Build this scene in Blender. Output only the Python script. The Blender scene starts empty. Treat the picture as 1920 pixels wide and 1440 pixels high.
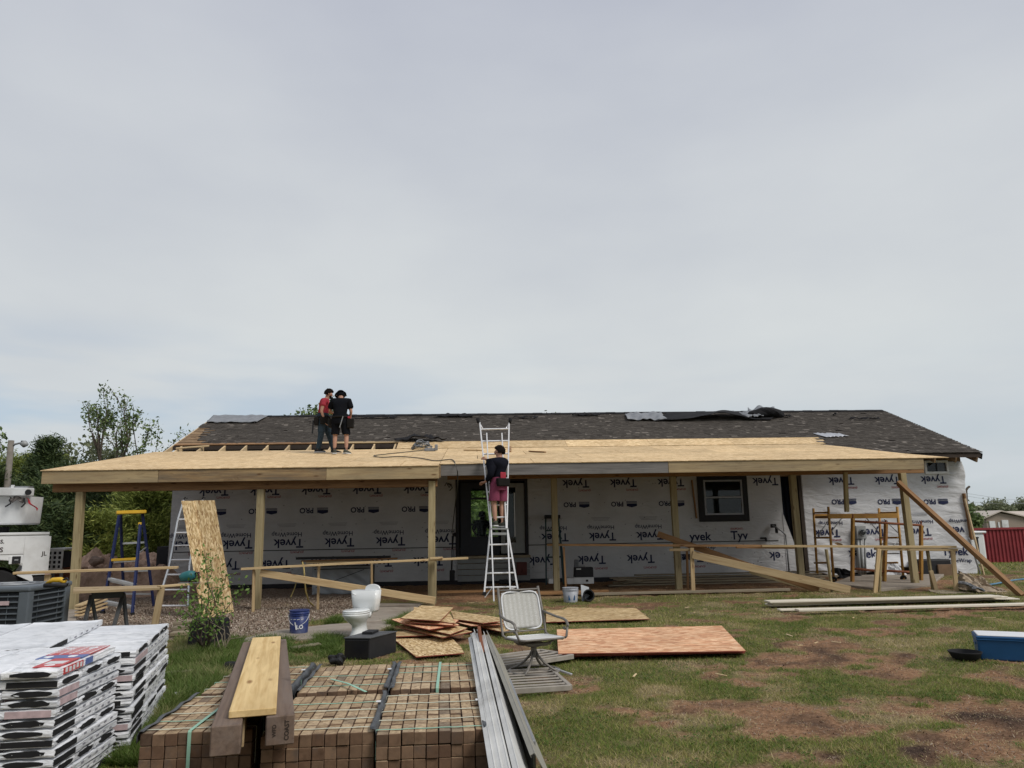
import bpy, bmesh, math, random
import numpy as np
from mathutils import Vector, Matrix, Euler
random.seed(7); RNG = np.random.default_rng(7)
scene = bpy.context.scene
COL = scene.collection
R_ = math.radians

# ------------------------------------------------------------------ camera, sky, sun, exposure
FPX = 1400.0; CAMZ = 1.6
YAW, PITCH, ROLL = R_(-3.0), R_(10.72), R_(0.98)
fw = Vector((-math.sin(YAW)*math.cos(PITCH), math.cos(YAW)*math.cos(PITCH), math.sin(PITCH)))
r0 = Vector((math.cos(YAW), math.sin(YAW), 0)); u0 = r0.cross(fw)
rt = r0*math.cos(ROLL) - u0*math.sin(ROLL); up_ = r0*math.sin(ROLL) + u0*math.cos(ROLL)
cam = bpy.data.cameras.new('camera'); camo = bpy.data.objects.new('camera', cam); COL.objects.link(camo)
cam.sensor_width = 36; cam.lens = FPX/1920*36; cam.clip_end = 3000; cam.clip_start = .05
mw = Matrix((rt, up_, -fw)).transposed().to_4x4(); mw.translation = (0, 0, CAMZ)
camo.matrix_world = mw; scene.camera = camo
CAMP = Vector((0, 0, CAMZ))

SUN_EL, SUN_AZ = R_(46), R_(130)          # azimuth clockwise from +Y (towards the house): sun high, behind and right of the camera
world = bpy.data.worlds.new('World'); scene.world = world; world.use_nodes = True
wt = world.node_tree; wt.nodes.clear()
def wn(t, **k):
    n = wt.nodes.new(t)
    for a, b in k.items(): setattr(n, a, b)
    return n
out = wn('ShaderNodeOutputWorld'); sky = wn('ShaderNodeTexSky', sky_type='NISHITA', sun_disc=False, sun_elevation=SUN_EL, sun_rotation=SUN_AZ)
b1 = wn('ShaderNodeBackground'); b1.inputs['Strength'].default_value = .07
tint = wn('ShaderNodeMix', data_type='RGBA', blend_type='MULTIPLY'); tint.inputs[0].default_value = 1; tint.inputs[7].default_value = (.62, .82, .98, 1)
wt.links.new(sky.outputs[0], tint.inputs[6]); wt.links.new(tint.outputs[2], b1.inputs[0])
tc = wn('ShaderNodeTexCoord'); sep = wn('ShaderNodeSeparateXYZ'); wt.links.new(tc.outputs['Generated'], sep.inputs[0])
mp = wn('ShaderNodeMapping'); mp.inputs['Scale'].default_value = (1.1, 1.1, 2.6); wt.links.new(tc.outputs['Generated'], mp.inputs[0])
n1 = wn('ShaderNodeTexNoise'); n1.inputs['Scale'].default_value = 1.5; n1.inputs['Detail'].default_value = 5; n1.inputs['Roughness'].default_value = .5
wt.links.new(mp.outputs[0], n1.inputs[0])
ramp = wn('ShaderNodeValToRGB'); wt.links.new(n1.outputs[0], ramp.inputs[0])
e = ramp.color_ramp.elements
e[0].position = .32; e[0].color = (.53, .562, .612, 1); e[1].position = .68; e[1].color = (.65, .68, .697, 1)
# low clouds are a little paler and warmer than the deck overhead
rz = wn('ShaderNodeValToRGB'); wt.links.new(sep.outputs[2], rz.inputs[0])
ez = rz.color_ramp.elements
ez[0].position = .0; ez[0].color = (1.06, 1.09, 1.09, 1); ez[1].position = .62; ez[1].color = (.93, .93, .99, 1)
q = ez.new(.2); q.color = (1.10, 1.10, 1.08, 1)
mul = wn('ShaderNodeMix', data_type='RGBA', blend_type='MULTIPLY'); mul.inputs[0].default_value = 1
wt.links.new(ramp.outputs[0], mul.inputs[6]); wt.links.new(rz.outputs[0], mul.inputs[7])
b2 = wn('ShaderNodeBackground'); b2.inputs['Strength'].default_value = .64; wt.links.new(mul.outputs[2], b2.inputs[0])
# thin cloud lets the blue through, low on the left and in a few gaps
n2 = wn('ShaderNodeTexNoise'); n2.inputs['Scale'].default_value = 3.2; n2.inputs['Detail'].default_value = 4
mp2 = wn('ShaderNodeMapping'); mp2.inputs['Scale'].default_value = (1, 1, 5); wt.links.new(tc.outputs['Generated'], mp2.inputs[0]); wt.links.new(mp2.outputs[0], n2.inputs[0])
lowm = wn('ShaderNodeMapRange'); lowm.inputs[1].default_value = .26; lowm.inputs[2].default_value = .03; lowm.inputs[3].default_value = 0; lowm.inputs[4].default_value = .8
wt.links.new(sep.outputs[2], lowm.inputs[0])
gap = wn('ShaderNodeMapRange'); gap.inputs[1].default_value = .42; gap.inputs[2].default_value = .62; wt.links.new(n2.outputs[0], gap.inputs[0])
lft = wn('ShaderNodeMapRange'); lft.inputs[1].default_value = .35; lft.inputs[2].default_value = -.45; lft.inputs[3].default_value = .25; wt.links.new(sep.outputs[0], lft.inputs[0])
m1 = wn('ShaderNodeMath', operation='MULTIPLY'); m2 = wn('ShaderNodeMath', operation='MULTIPLY')
wt.links.new(lowm.outputs[0], m1.inputs[0]); wt.links.new(gap.outputs[0], m1.inputs[1]); wt.links.new(m1.outputs[0], m2.inputs[0]); wt.links.new(lft.outputs[0], m2.inputs[1])
m3 = wn('ShaderNodeMath', operation='ADD'); m3.inputs[1].default_value = .02; wt.links.new(m2.outputs[0], m3.inputs[0])
ms = wn('ShaderNodeMixShader'); wt.links.new(m3.outputs[0], ms.inputs[0]); wt.links.new(b2.outputs[0], ms.inputs[1]); wt.links.new(b1.outputs[0], ms.inputs[2])
wt.links.new(ms.outputs[0], out.inputs[0])

sl = bpy.data.lights.new('sun', 'SUN'); sl.energy = 1.5; sl.angle = R_(22); sl.color = (1, .95, .88)
so = bpy.data.objects.new('sun', sl); COL.objects.link(so)
sd = Vector((math.sin(SUN_AZ)*math.cos(SUN_EL), math.cos(SUN_AZ)*math.cos(SUN_EL), math.sin(SUN_EL)))
so.rotation_euler = sd.to_track_quat('Z', 'Y').to_euler(); so.location = (0, -10, 30)
vs = scene.view_settings
vs.view_transform = 'Standard'; vs.look = 'None'; vs.exposure = .58; vs.gamma = 1; vs.use_curve_mapping = False

# ------------------------------------------------------------------ measuring helpers: pixel of the photograph -> point of the world
def ray(px, py): return fw + rt*((px-960)/FPX) - up_*((py-720)/FPX)
def P(px, py, Y): d = ray(px, py); return CAMP + d*(Y/d.y)
def G(px, py, z=0.0): d = ray(px, py); return CAMP + d*((z-CAMZ)/d.z)
def zdeck(Y): return 2.875 + .167*(Y-15.84)
RS = .402
def zroof(Y): return 3.40 + RS*(Y-20.3)
def PL(px, py, z0, s, Y0): d = ray(px, py); t = (z0 - s*Y0 - CAMZ)/(d.z - s*d.y); return CAMP + d*t
def PD(px, py): return PL(px, py, 2.875, .167, 15.84)
def PR(px, py): return PL(px, py, 3.40, RS, 20.3)
def sstep(a, b, x): t = np.clip((x-a)/(b-a), 0, 1); return t*t*(3-2*t)
def vnoise(x, y, seed=0):
    xi = np.floor(x).astype(np.int64); yi = np.floor(y).astype(np.int64); xf = x-xi; yf = y-yi
    def h(a, b):
        n = (a*374761393 + b*668265263 + seed*1442695041) & 0x7fffffff
        n = ((n ^ (n >> 13))*1274126177) & 0x7fffffff
        return ((n ^ (n >> 16)) & 0xffff)/65535.0
    u = xf*xf*(3-2*xf); v = yf*yf*(3-2*yf)
    return (h(xi, yi)*(1-u)+h(xi+1, yi)*u)*(1-v) + (h(xi, yi+1)*(1-u)+h(xi+1, yi+1)*u)*v
def fbm(x, y, seed=0, oct=4):
    s = 0; a = .5; t = 0
    for o in range(oct):
        s = s + a*vnoise(x*2**o, y*2**o, seed+o*17); t += a; a *= .5
    return s/t
def gz(x, y):
    x = np.asarray(x, float); y = np.asarray(y, float)
    z = .05*sstep(16.3, 17.8, y) - 1.5*sstep(23, 46, y)*sstep(-2, 20, x)
    z = z + .035*(fbm(x*.9+40, y*.9+40, 3, 3)-.5)*sstep(3, 5, y)
    return z
def gzf(x, y): return float(gz(np.array([x]), np.array([y]))[0])
def GG(px, py, dz=0.0):
    p = G(px, py, dz)
    for _ in range(5): p = G(px, py, gzf(p.x, p.y)+dz)
    return p

# ------------------------------------------------------------------ object helpers
def wm(o):
    m = o.matrix_parent_inverse @ o.matrix_basis if o.parent else o.matrix_basis
    return wm(o.parent) @ m if o.parent else m
def setparent(o, p):
    if p is not None:
        o.parent = p; o.matrix_parent_inverse = wm(p).inverted()
def tag(o, label=None, cat=None, group=None, kind=None):
    if label: o['label'] = label
    if cat: o['category'] = cat
    if group: o['group'] = group
    if kind: o['kind'] = kind
    return o
def thing(name, label, cat, loc=(0, 0, 0), rz=0, group=None):
    o = bpy.data.objects.new(name, None); COL.objects.link(o); o.location = loc; o.rotation_euler = (0, 0, rz); o.empty_display_size = .2
    return tag(o, label, cat, group)
class MB:
    def __init__(s): s.v = []; s.f = []
    def add(s, vs, fs):
        b = len(s.v); s.v += [tuple(v) for v in vs]; s.f += [tuple(i+b for i in f) for f in fs]; return s
    def box(s, c, d, rot=None, taper=1.0):
        x, y, z = d[0]/2, d[1]/2, d[2]/2
        vs = [Vector((sx*x*(taper if sz > 0 else 1), sy*y*(taper if sz > 0 else 1), sz*z)) for sz in (-1, 1) for sx, sy in ((-1, -1), (1, -1), (1, 1), (-1, 1))]
        if rot is not None: vs = [rot @ v for v in vs]
        c = Vector(c)
        return s.add([v+c for v in vs], [(3, 2, 1, 0), (4, 5, 6, 7), (0, 1, 5, 4), (1, 2, 6, 5), (2, 3, 7, 6), (3, 0, 4, 7)])
    def bar(s, a, b, w, h, up=(0, 0, 1)):
        a = Vector(a); b = Vector(b); d = (b-a); L = d.length; X = d/L; Y = Vector(up).cross(X)
        if Y.length < 1e-4: Y = Vector((0, 1, 0)).cross(X)
        Y.normalize(); Z = X.cross(Y); m = Matrix((X, Y, Z)).transposed()
        return s.box((a+b)/2, (L, w, h), m)
    def tube(s, pts, r, n=8, cap=True):
        pts = [Vector(p) for p in pts]; rs = r if isinstance(r, (list, tuple)) else [r]*len(pts)
        rings = []; ref = None
        for i, p in enumerate(pts):
            d = (pts[min(i+1, len(pts)-1)] - pts[max(i-1, 0)]).normalized()
            if ref is None: ref = Vector((0, 0, 1)) if abs(d.z) < .9 else Vector((1, 0, 0))
            a = d.cross(ref).normalized(); b = d.cross(a); ref = -b if False else ref
            rings.append([p + (a*math.cos(t)+b*math.sin(t))*rs[i] for t in [2*math.pi*k/n for k in range(n)]])
        vs = [v for rg in rings for v in rg]; fs = []
        for i in range(len(pts)-1):
            for k in range(n):
                fs.append((i*n+k, i*n+(k+1) % n, (i+1)*n+(k+1) % n, (i+1)*n+k))
        if cap: fs += [tuple(range(n-1, -1, -1)), tuple((len(pts)-1)*n+k for k in range(n))]
        return s.add(vs, fs)
    def prism(s, poly, vec):
        poly = [Vector(p) for p in poly]; n = len(poly); vec = Vector(vec)
        return s.add(poly+[p+vec for p in poly], [tuple(range(n)), tuple(range(2*n-1, n-1, -1))]+[(k, n+k, n+(k+1) % n, (k+1) % n) for k in range(n)])
    def lathe(s, prof, c=(0, 0, 0), n=20, sx=1.0, sy=1.0):
        c = Vector(c); vs = []; fs = []
        for (r, z) in prof:
            for k in range(n):
                t = 2*math.pi*k/n; vs.append(c+Vector((r*sx*math.cos(t), r*sy*math.sin(t), z)))
        m = len(prof)
        for i in range(m-1):
            for k in range(n): fs.append((i*n+k, i*n+(k+1) % n, (i+1)*n+(k+1) % n, (i+1)*n+k))
        fs += [tuple(range(n-1, -1, -1)), tuple((m-1)*n+k for k in range(n))]
        return s.add(vs, fs)
    def grid(s, fn, nu, nv):
        vs = [fn(i/nu, j/nv) for j in range(nv+1) for i in range(nu+1)]
        return s.add(vs, [(j*(nu+1)+i, j*(nu+1)+i+1, (j+1)*(nu+1)+i+1, (j+1)*(nu+1)+i) for j in range(nv) for i in range(nu)])
    def build(s, name, m, parent=None, label=None, cat=None, group=None, kind=None, smooth=False, bevel=0, solid=0, fix=True):
        me = bpy.data.meshes.new(name); me.from_pydata(s.v, [], s.f)
        if fix:
            bm = bmesh.new(); bm.from_mesh(me); bmesh.ops.recalc_face_normals(bm, faces=bm.faces); bm.to_mesh(me); bm.free()
        me.materials.append(m)
        if smooth: me.polygons.foreach_set('use_smooth', [True]*len(me.polygons))
        o = bpy.data.objects.new(name, me); COL.objects.link(o)
        if solid: mo = o.modifiers.new('thick', 'SOLIDIFY'); mo.thickness = solid; mo.offset = 0
        if bevel: mo = o.modifiers.new('bevel', 'BEVEL'); mo.width = bevel; mo.segments = 2 if bevel > .012 else 1; mo.limit_method = 'ANGLE'
        setparent(o, parent)
        return tag(o, label, cat, group, kind)
_bm = {}
def board(name, a, b, w, h, m, parent=None, up=(0, 0, 1), bevel=.004, roll=0, **k):
    """a board whose own X axis runs along its grain; a, b = ends of the centre line; w across, h along up"""
    a = Vector(a); b = Vector(b); d = b-a; L = d.length; X = d/L; Y = Vector(up).cross(X).normalized(); Z = X.cross(Y)
    M = Matrix((X, Y, Z)).transposed().to_4x4(); M.translation = (a+b)/2
    key = (round(L, 3), round(w, 3), round(h, 3), m.name, name)
    if key in _bm:
        o = bpy.data.objects.new(name, _bm[key]); COL.objects.link(o)
        if bevel: mo = o.modifiers.new('bevel', 'BEVEL'); mo.width = bevel; mo.segments = 1
    else:
        o = MB().box((0, 0, 0), (L, w, h)).build(name, m, None, bevel=bevel, fix=False); _bm[key] = o.data
    o.matrix_basis = M
    setparent(o, parent)
    return tag(o, k.get('label'), k.get('cat'), k.get('group'), k.get('kind'))
def slab(name, pts, t, m, parent=None, **k):
    """flat sheet with the given upper outline, thickness t downwards; own X along its first edge"""
    pts = [Vector(p) for p in pts]; c = sum(pts, Vector())/len(pts); X = (pts[1]-pts[0]).normalized()
    nrm = Vector()
    for i in range(1, len(pts)-1): nrm += (pts[i]-pts[0]).cross(pts[i+1]-pts[0])
    nrm.normalize()
    if nrm.z < 0: nrm = -nrm
    Y = nrm.cross(X).normalized(); X = Y.cross(nrm)
    M = Matrix((X, Y, nrm)).transposed().to_4x4(); M.translation = c; Mi = M.inverted()
    loc = [Mi @ p for p in pts]
    o = MB().prism(loc, (0, 0, -t)).build(name, m, None, bevel=k.get('bevel', 0)); o.matrix_basis = M; setparent(o, parent)
    return tag(o, k.get('label'), k.get('cat'), k.get('group'), k.get('kind'))
def quads(name, C, U, V, m, parent=None, tint=None, tri=False, **k):
    """many small leaf quads: centres C, half-vectors U, V (numpy n x 3)"""
    n = len(C)
    if tri: vv = np.stack([C-U, C+U, C+V], 1); kk = 3
    else: vv = np.stack([C-V, C+U*.9-V*.1, C+V, C-U*.9-V*.1], 1); kk = 4
    me = bpy.data.meshes.new(name); me.vertices.add(n*kk); me.vertices.foreach_set('co', vv.reshape(-1).astype(np.float32))
    me.loops.add(n*kk); me.loops.foreach_set('vertex_index', np.arange(n*kk, dtype=np.int32))
    me.polygons.add(n); me.polygons.foreach_set('loop_start', np.arange(0, n*kk, kk, dtype=np.int32)); me.polygons.foreach_set('loop_total', np.full(n, kk, np.int32))
    if tint is not None:
        a = me.attributes.new('tint', 'FLOAT', 'FACE'); a.data.foreach_set('value', np.asarray(tint, np.float32))
    me.materials.append(m); me.update(calc_edges=True); me.validate()
    o = bpy.data.objects.new(name, me); COL.objects.link(o); setparent(o, parent)
    return tag(o, k.get('label'), k.get('cat'), k.get('group'), k.get('kind'))
_tx = {}
def text_mesh(body, bold=.0):
    key = (body, bold)
    if key not in _tx:
        cu = bpy.data.curves.new('t', 'FONT'); cu.body = body; cu.offset = bold; cu.resolution_u = 3
        o = bpy.data.objects.new('t', cu); COL.objects.link(o); dg = bpy.context.evaluated_depsgraph_get(); dg.update()
        me = o.evaluated_get(dg).to_mesh(); v = np.array([tuple(p.co) for p in me.vertices]); f = [tuple(p.vertices) for p in me.polygons]
        o.evaluated_get(dg).to_mesh_clear(); bpy.data.objects.remove(o); bpy.data.curves.remove(cu)
        mn = v.min(0); mx = v.max(0); v = (v-(mn+mx)/2); _tx[key] = (v, f, mx[0]-mn[0], mx[1]-mn[1])
    return _tx[key]
def put_text(mb, body, c, width, xdir=(1, 0, 0), ydir=(0, 0, 1), bold=0.0, flip=False, fn=None, stretch=1.0):
    v, f, w, h = text_mesh(body, bold); s = width/w; X = Vector(xdir); Y = Vector(ydir); c = Vector(c)
    if flip: X, Y = -X, -Y
    pts = [c + X*(p[0]*s) + Y*(p[1]*s*stretch) for p in v]
    if fn: pts = [fn(p) for p in pts]
    mb.add(pts, f)

# ------------------------------------------------------------------ materials
class NT:
    def __init__(s, name, rough=.8, spec=.3, metal=0):
        s.m = bpy.data.materials.new(name); s.m.use_nodes = True; s.t = s.m.node_tree; s.b = s.t.nodes['Principled BSDF']
        s.b.inputs['Roughness'].default_value = rough; s.b.inputs['Specular IOR Level'].default_value = spec; s.b.inputs['Metallic'].default_value = metal
        s.tc = s.t.nodes.new('ShaderNodeTexCoord')
    def n(s, t, **k):
        n = s.t.nodes.new(t)
        for a, b in k.items():
            if a.startswith('i_'): n.inputs[a[2:].replace('_', ' ')].default_value = b
            else: setattr(n, a, b)
        return n
    def l(s, a, b): s.t.links.new(a, b)
    def coord(s, scale=(1, 1, 1), which='Object', rot=(0, 0, 0), rand=False):
        mp = s.n('ShaderNodeMapping'); mp.inputs['Scale'].default_value = scale; mp.inputs['Rotation'].default_value = rot
        src = s.tc.outputs[which] if which != 'World' else s.n('ShaderNodeNewGeometry').outputs['Position']
        if rand:
            oi = s.n('ShaderNodeObjectInfo'); mu = s.n('ShaderNodeMath', operation='MULTIPLY'); mu.inputs[1].default_value = 37.0; s.l(oi.outputs['Random'], mu.inputs[0])
            ad = s.n('ShaderNodeVectorMath', operation='ADD'); s.l(src, ad.inputs[0]); s.l(mu.outputs[0], ad.inputs[1]); src = ad.outputs[0]
        s.l(src, mp.inputs[0]); return mp.outputs[0]
    def noise(s, co, scale, detail=4, rough=.55, dist=0):
        n = s.n('ShaderNodeTexNoise'); n.inputs['Scale'].default_value = scale; n.inputs['Detail'].default_value = detail; n.inputs['Roughness'].default_value = rough; n.inputs['Distortion'].default_value = dist
        s.l(co, n.inputs['Vector']); return n.outputs[0]
    def vor(s, co, scale, feat='F1', out='Color'):
        n = s.n('ShaderNodeTexVoronoi', feature=feat); n.inputs['Scale'].default_value = scale; s.l(co, n.inputs['Vector']); return n.outputs[out]
    def ramp(s, fac, stops):
        r = s.n('ShaderNodeValToRGB'); el = r.color_ramp.elements
        while len(el) < len(stops): el.new(.5)
        for e, (p, c) in zip(el, stops): e.position = p; e.color = (*c, 1) if len(c) == 3 else c
        s.l(fac, r.inputs[0]); return r.outputs[0]
    def mix(s, fac, a, b, mode='MIX'):
        m = s.n('ShaderNodeMix', data_type='RGBA', blend_type=mode)
        for i, x in ((0, fac), (6, a), (7, b)):
            if isinstance(x, (int, float)): m.inputs[i].default_value = x
            elif isinstance(x, tuple): m.inputs[i].default_value = (*x, 1)
            else: s.l(x, m.inputs[i])
        return m.outputs[2]
    def rand(s): return s.n('ShaderNodeObjectInfo').outputs['Random']
    def attr(s, name): return s.n('ShaderNodeAttribute', attribute_name=name).outputs['Fac']
    def base(s, c):
        if isinstance(c, tuple): s.b.inputs['Base Color'].default_value = (*c, 1)
        else: s.l(c, s.b.inputs['Base Color'])
    def bump(s, h, strength=.3, dist=.01):
        b = s.n('ShaderNodeBump'); b.inputs['Strength'].default_value = strength; b.inputs['Distance'].default_value = dist; s.l(h, b.inputs['Height']); s.l(b.outputs[0], s.b.inputs['Normal'])
def mul(c, k): return tuple(x*k for x in c)
def plain(name, c, rough=.7, spec=.3, metal=0, var=.25, scale=6, bump=.0, dirt=None, rnd=.0):
    t = NT(name, rough, spec, metal); co = t.coord(rand=rnd > 0)
    n = t.noise(co, scale, 6, .6); col = t.ramp(n, [(.25, mul(c, 1-var)), (.75, mul(c, 1+var*.5))])
    if dirt: n2 = t.noise(co, scale*.35, 5, .65); col = t.mix(t.ramp(n2, [(.5, (0, 0, 0)), (.72, (.8, .8, .8))]), col, dirt)
    if rnd: col = t.mix(1.0, col, t.ramp(t.rand(), [(0, (1-rnd,)*3), (1, (1+rnd*.3,)*3)]), 'MULTIPLY')
    t.base(col)
    if bump: t.bump(t.noise(co, scale*4, 4), bump, .01)
    return t.m
def lumber(name, c, dark, grey=0.0, rnd=.3, knots=True, gcol=(.24, .22, .2)):
    t = NT(name, .75, .25); co = t.coord((1, 1, 1), rand=True)
    g = t.coord((.7, 14, 14), rand=True); n = t.noise(g, 2.2, 6, .6, .6); col = t.ramp(n, [(.3, dark), (.52, c), (.75, mul(c, 1.15))])
    big = t.noise(t.coord((.5, 2.5, 2.5), rand=True), 2.0, 4, .6)
    col = t.mix(t.ramp(big, [(.45, (0, 0, 0)), (.75, (.55, .55, .55))]), col, mul(dark, .75))
    if grey: col = t.mix(t.ramp(t.noise(t.coord((.35, 3, 3), rand=True), 2.5, 5, .65), [(.4, (0, 0, 0)), (.65, (grey,)*3)]), col, gcol)
    if grey:
        sm = t.noise(t.coord((.9, 2.2, 2.2), rand=True), 3.0, 6, .7, .8); col = t.mix(t.ramp(sm, [(.56, (0, 0, 0)), (.70, (.6,)*3)]), col, mul(dark, .55))
    if knots:
        v = t.n('ShaderNodeTexVoronoi'); v.inputs['Scale'].default_value = 1.0; t.l(t.coord((2.0, 7, 7), rand=True), v.inputs['Vector'])
        col = t.mix(t.ramp(v.outputs['Distance'], [(.06, (.85,)*3), (.16, (0, 0, 0))]), col, (dark[0]*.42, dark[1]*.30, dark[2]*.22))
    col = t.mix(1.0, col, t.ramp(t.rand(), [(0, (1-rnd, 1-rnd, 1-rnd)), (1, (1.08, 1.06, 1.0))]), 'MULTIPLY')
    t.base(col); t.bump(n, .25, .004); return t.m
def osb(name, a, b, c, sc=1.0, rnd=.2):
    t = NT(name, .75, .2); cols = None
    for i, (rot, s) in enumerate((((0, 0, .3), (9, 34, 20)), ((0, 0, 1.25), (11, 40, 20)), ((0, 0, -.6), (10, 36, 20)))):
        v = t.vor(t.coord(tuple(x*sc for x in s), rot=rot, rand=True), 1.0, out='Color'); sx = t.n('ShaderNodeSeparateColor'); t.l(v, sx.inputs[0])
        r = t.ramp(sx.outputs[0], [(0, a), (.45, b), (.8, c), (1, mul(c, 1.15))])
        if cols is None: cols = r; hgt = sx.outputs[1]
        else: cols = t.mix(t.ramp(sx.outputs[2], [(.42, (0, 0, 0)), (.5, (1, 1, 1))]), cols, r)
    big = t.noise(t.coord((.8, .8, .8), rand=True), 2.0, 5, .6); cols = t.mix(1.0, cols, t.ramp(big, [(.3, (.82, .8, .76)), (.7, (1.08, 1.06, 1.02))]), 'MULTIPLY')
    cols = t.mix(1.0, cols, t.ramp(t.rand(), [(0, (1-rnd,)*3), (1, (1.05,)*3)]), 'MULTIPLY')
    t.base(cols); t.bump(hgt, .25, .004); return t.m
M = {}
M['pine'] = lumber('new pine', (.54, .41, .24), (.40, .27, .14))
M['pine_red'] = lumber('reddish pine', (.40, .235, .12), (.26, .135, .065))
M['treated'] = lumber('treated pine', (.37, .31, .185), (.26, .205, .11), rnd=.2)
M['fascia'] = lumber('weathered fascia', (.42, .29, .15), (.25, .15, .08), grey=.85, gcol=(.17, .14, .105))
M['fascia_new'] = lumber('yellow fascia', (.46, .355, .205), (.32, .225, .125), grey=.55, gcol=(.24, .20, .14))
M['fascia_grey'] = lumber('grey fascia', (.21, .20, .19), (.13, .125, .12), rnd=.1)
M['beam'] = lumber('brown beam', (.30, .17, .08), (.18, .095, .045), rnd=.2)
M['timber'] = lumber('dark timber', (.17, .12, .092), (.12, .082, .065), grey=.4, gcol=(.2, .17, .155), rnd=.15, knots=False)
M['yellow_board'] = lumber('fresh yellow board', (.66, .49, .25), (.52, .35, .15), rnd=.05)
M['oldwood'] = lumber('old tan boards', (.33, .28, .205), (.22, .18, .13), rnd=.25, knots=False)
M['rafter'] = lumber('pale rafter', (.62, .48, .30), (.46, .32, .17), rnd=.15)
M['osb_deck'] = osb('osb deck', (.50, .345, .18), (.66, .48, .27), (.78, .60, .37), 1.0, .18)
M['osb'] = osb('osb sheet', (.30, .18, .085), (.56, .40, .20), (.74, .58, .35), 1.25, .15)
M['osb_red'] = osb('reddish osb sheet', (.46, .20, .105), (.76, .41, .235), (.86, .59, .38), 1.0, .08)
M['osb_old'] = osb('brown old sheathing', (.17, .11, .065), (.25, .165, .095), (.32, .22, .13), .8, .2)
M['rededge'] = plain('red sealed edge', (.26, .055, .04), .7)
M['white_paint'] = plain('white paint', (.68, .69, .69), .45, .4, var=.12, scale=3, dirt=(.42, .41, .39))
M['porcelain'] = plain('porcelain', (.74, .76, .76), .15, .5, var=.04, scale=2)
M['black'] = plain('matt black', (.018, .018, .02), .6, .3, var=.3)
M['blackgloss'] = plain('dark glossy panel', (.012, .012, .014), .25, .4, var=.2)
M['rubber'] = plain('black rubber', (.02, .02, .021), .85, .2, var=.3)
M['white_dull'] = plain('dull white channel', (.62, .62, .60), .5, .4, var=.25, scale=3, dirt=(.27, .26, .24))
M['olive_metal'] = plain('olive grey panel', (.30, .29, .25), .55, .3, var=.2, scale=3)
M['alu'] = plain('aluminium', (.62, .63, .64), .38, .5, .75, var=.15, scale=9)
M['alu_white'] = plain('pale aluminium', (.74, .74, .75), .42, .5, .35, var=.12, scale=9)
M['dark_steel'] = plain('dark grey steel', (.075, .078, .08), .55, .4, .2, var=.3)
M['steel'] = plain('grey steel', (.30, .31, .32), .5, .5, .5, var=.2)
M['grey_metal'] = plain('grey painted metal', (.30, .31, .31), .5, .4, .1, var=.12)
M['ac'] = plain('slate painted steel', (.115, .135, .155), .5, .4, .1, var=.12, scale=3)
M['acdark'] = plain('dark coil', (.035, .04, .047), .7, .3, var=.3, scale=20)
M['blue_paint'] = plain('blue fibreglass', (.018, .028, .10), .5, .4, var=.2)
M['yellow_paint'] = plain('yellow plastic', (.66, .40, .03), .45, .4, var=.15)
M['orange_paint'] = plain('orange scaffold paint', (.40, .215, .045), .55, .4, .1, var=.3, scale=5, dirt=(.26, .10, .05))
M['rust'] = plain('rusty steel', (.22, .085, .045), .8, .2, .1, var=.4)
M['teal'] = plain('teal plastic', (.02, .13, .14), .45, .4, var=.15)
M['teal_dark'] = plain('dark green fibreglass', (.015, .05, .055), .55, .4, var=.2)
M['blue_plastic'] = plain('blue plastic', (.012, .075, .19), .4, .4, var=.12)
M['navy_plastic'] = plain('navy plastic', (.02, .035, .14), .4, .4, var=.15, dirt=(.2, .22, .3))
M['white_plastic'] = plain('white plastic', (.70, .71, .72), .4, .4, var=.08)
M['grey_plastic'] = plain('grey plastic', (.36, .38, .42), .5, .4, var=.12)
M['concrete'] = plain('concrete', (.31, .27, .225), .9, .2, var=.22, scale=4, bump=.3, dirt=(.19, .15, .115))
M['dirt'] = plain('red dirt', (.50, .345, .26), .95, .1, var=.35, scale=5, bump=.6, dirt=(.16, .10, .07))
M['bark'] = plain('bark', (.12, .095, .075), .9, .2, var=.4, scale=12, bump=.4)
M['ink_navy'] = plain('navy print', (.02, .026, .07), .7, .2, var=.05)
M['ink_red'] = plain('red print', (.33, .10, .11), .7, .2, var=.05)
M['ink_grey'] = plain('grey print', (.25, .25, .28), .7, .2, var=.05)
M['ink_black'] = plain('black print', (.04, .03, .025), .8, .2, var=.05)
M['tape'] = plain('black tape', (.03, .03, .033), .6, .3)
M['felt'] = plain('black felt', (.020, .020, .022), .85, .15, var=.4, scale=8)
M['felt_grey'] = plain('grey underlayment', (.21, .22, .235), .5, .4, var=.35, scale=5)
M['flash'] = plain('pale metal flashing', (.46, .47, .50), .45, .5, .4, var=.15)
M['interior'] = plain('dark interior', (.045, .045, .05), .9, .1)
M['navy_door'] = plain('dark navy door', (.012, .016, .028), .45, .4)
M['strap_green'] = plain('green strap', (.30, .52, .40), .5, .3, var=.15)
M['strap_white'] = plain('pale strap', (.60, .62, .50), .5, .3, var=.12)
M['corner_black'] = plain('plastic corner guard', (.055, .06, .066), .4, .45, var=.5, scale=18)
M['container'] = plain('red container', (.25, .034, .04), .55, .3, var=.3, scale=1.2, dirt=(.16, .025, .035))
M['tan_wall'] = plain('tan cladding', (.30, .245, .20), .8, .2, var=.08)
M['pale_roof'] = plain('pale metal roof', (.50, .44, .38), .6, .3, var=.1)
M['tarp_grey'] = plain('grey tarp', (.33, .35, .37), .5, .4, var=.2, scale=3)
M['sling'] = plain('white sling mesh', (.62, .62, .60), .7, .2, var=.1, scale=30)
M['chair_frame'] = plain('taupe painted tube', (.19, .175, .155), .5, .4, .2, var=.2)
M['slat'] = plain('weathered grey slat', (.33, .30, .26), .7, .2, var=.25, scale=10)
M['skin'] = plain('skin', (.42, .235, .165), .6, .3, var=.1)
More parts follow.
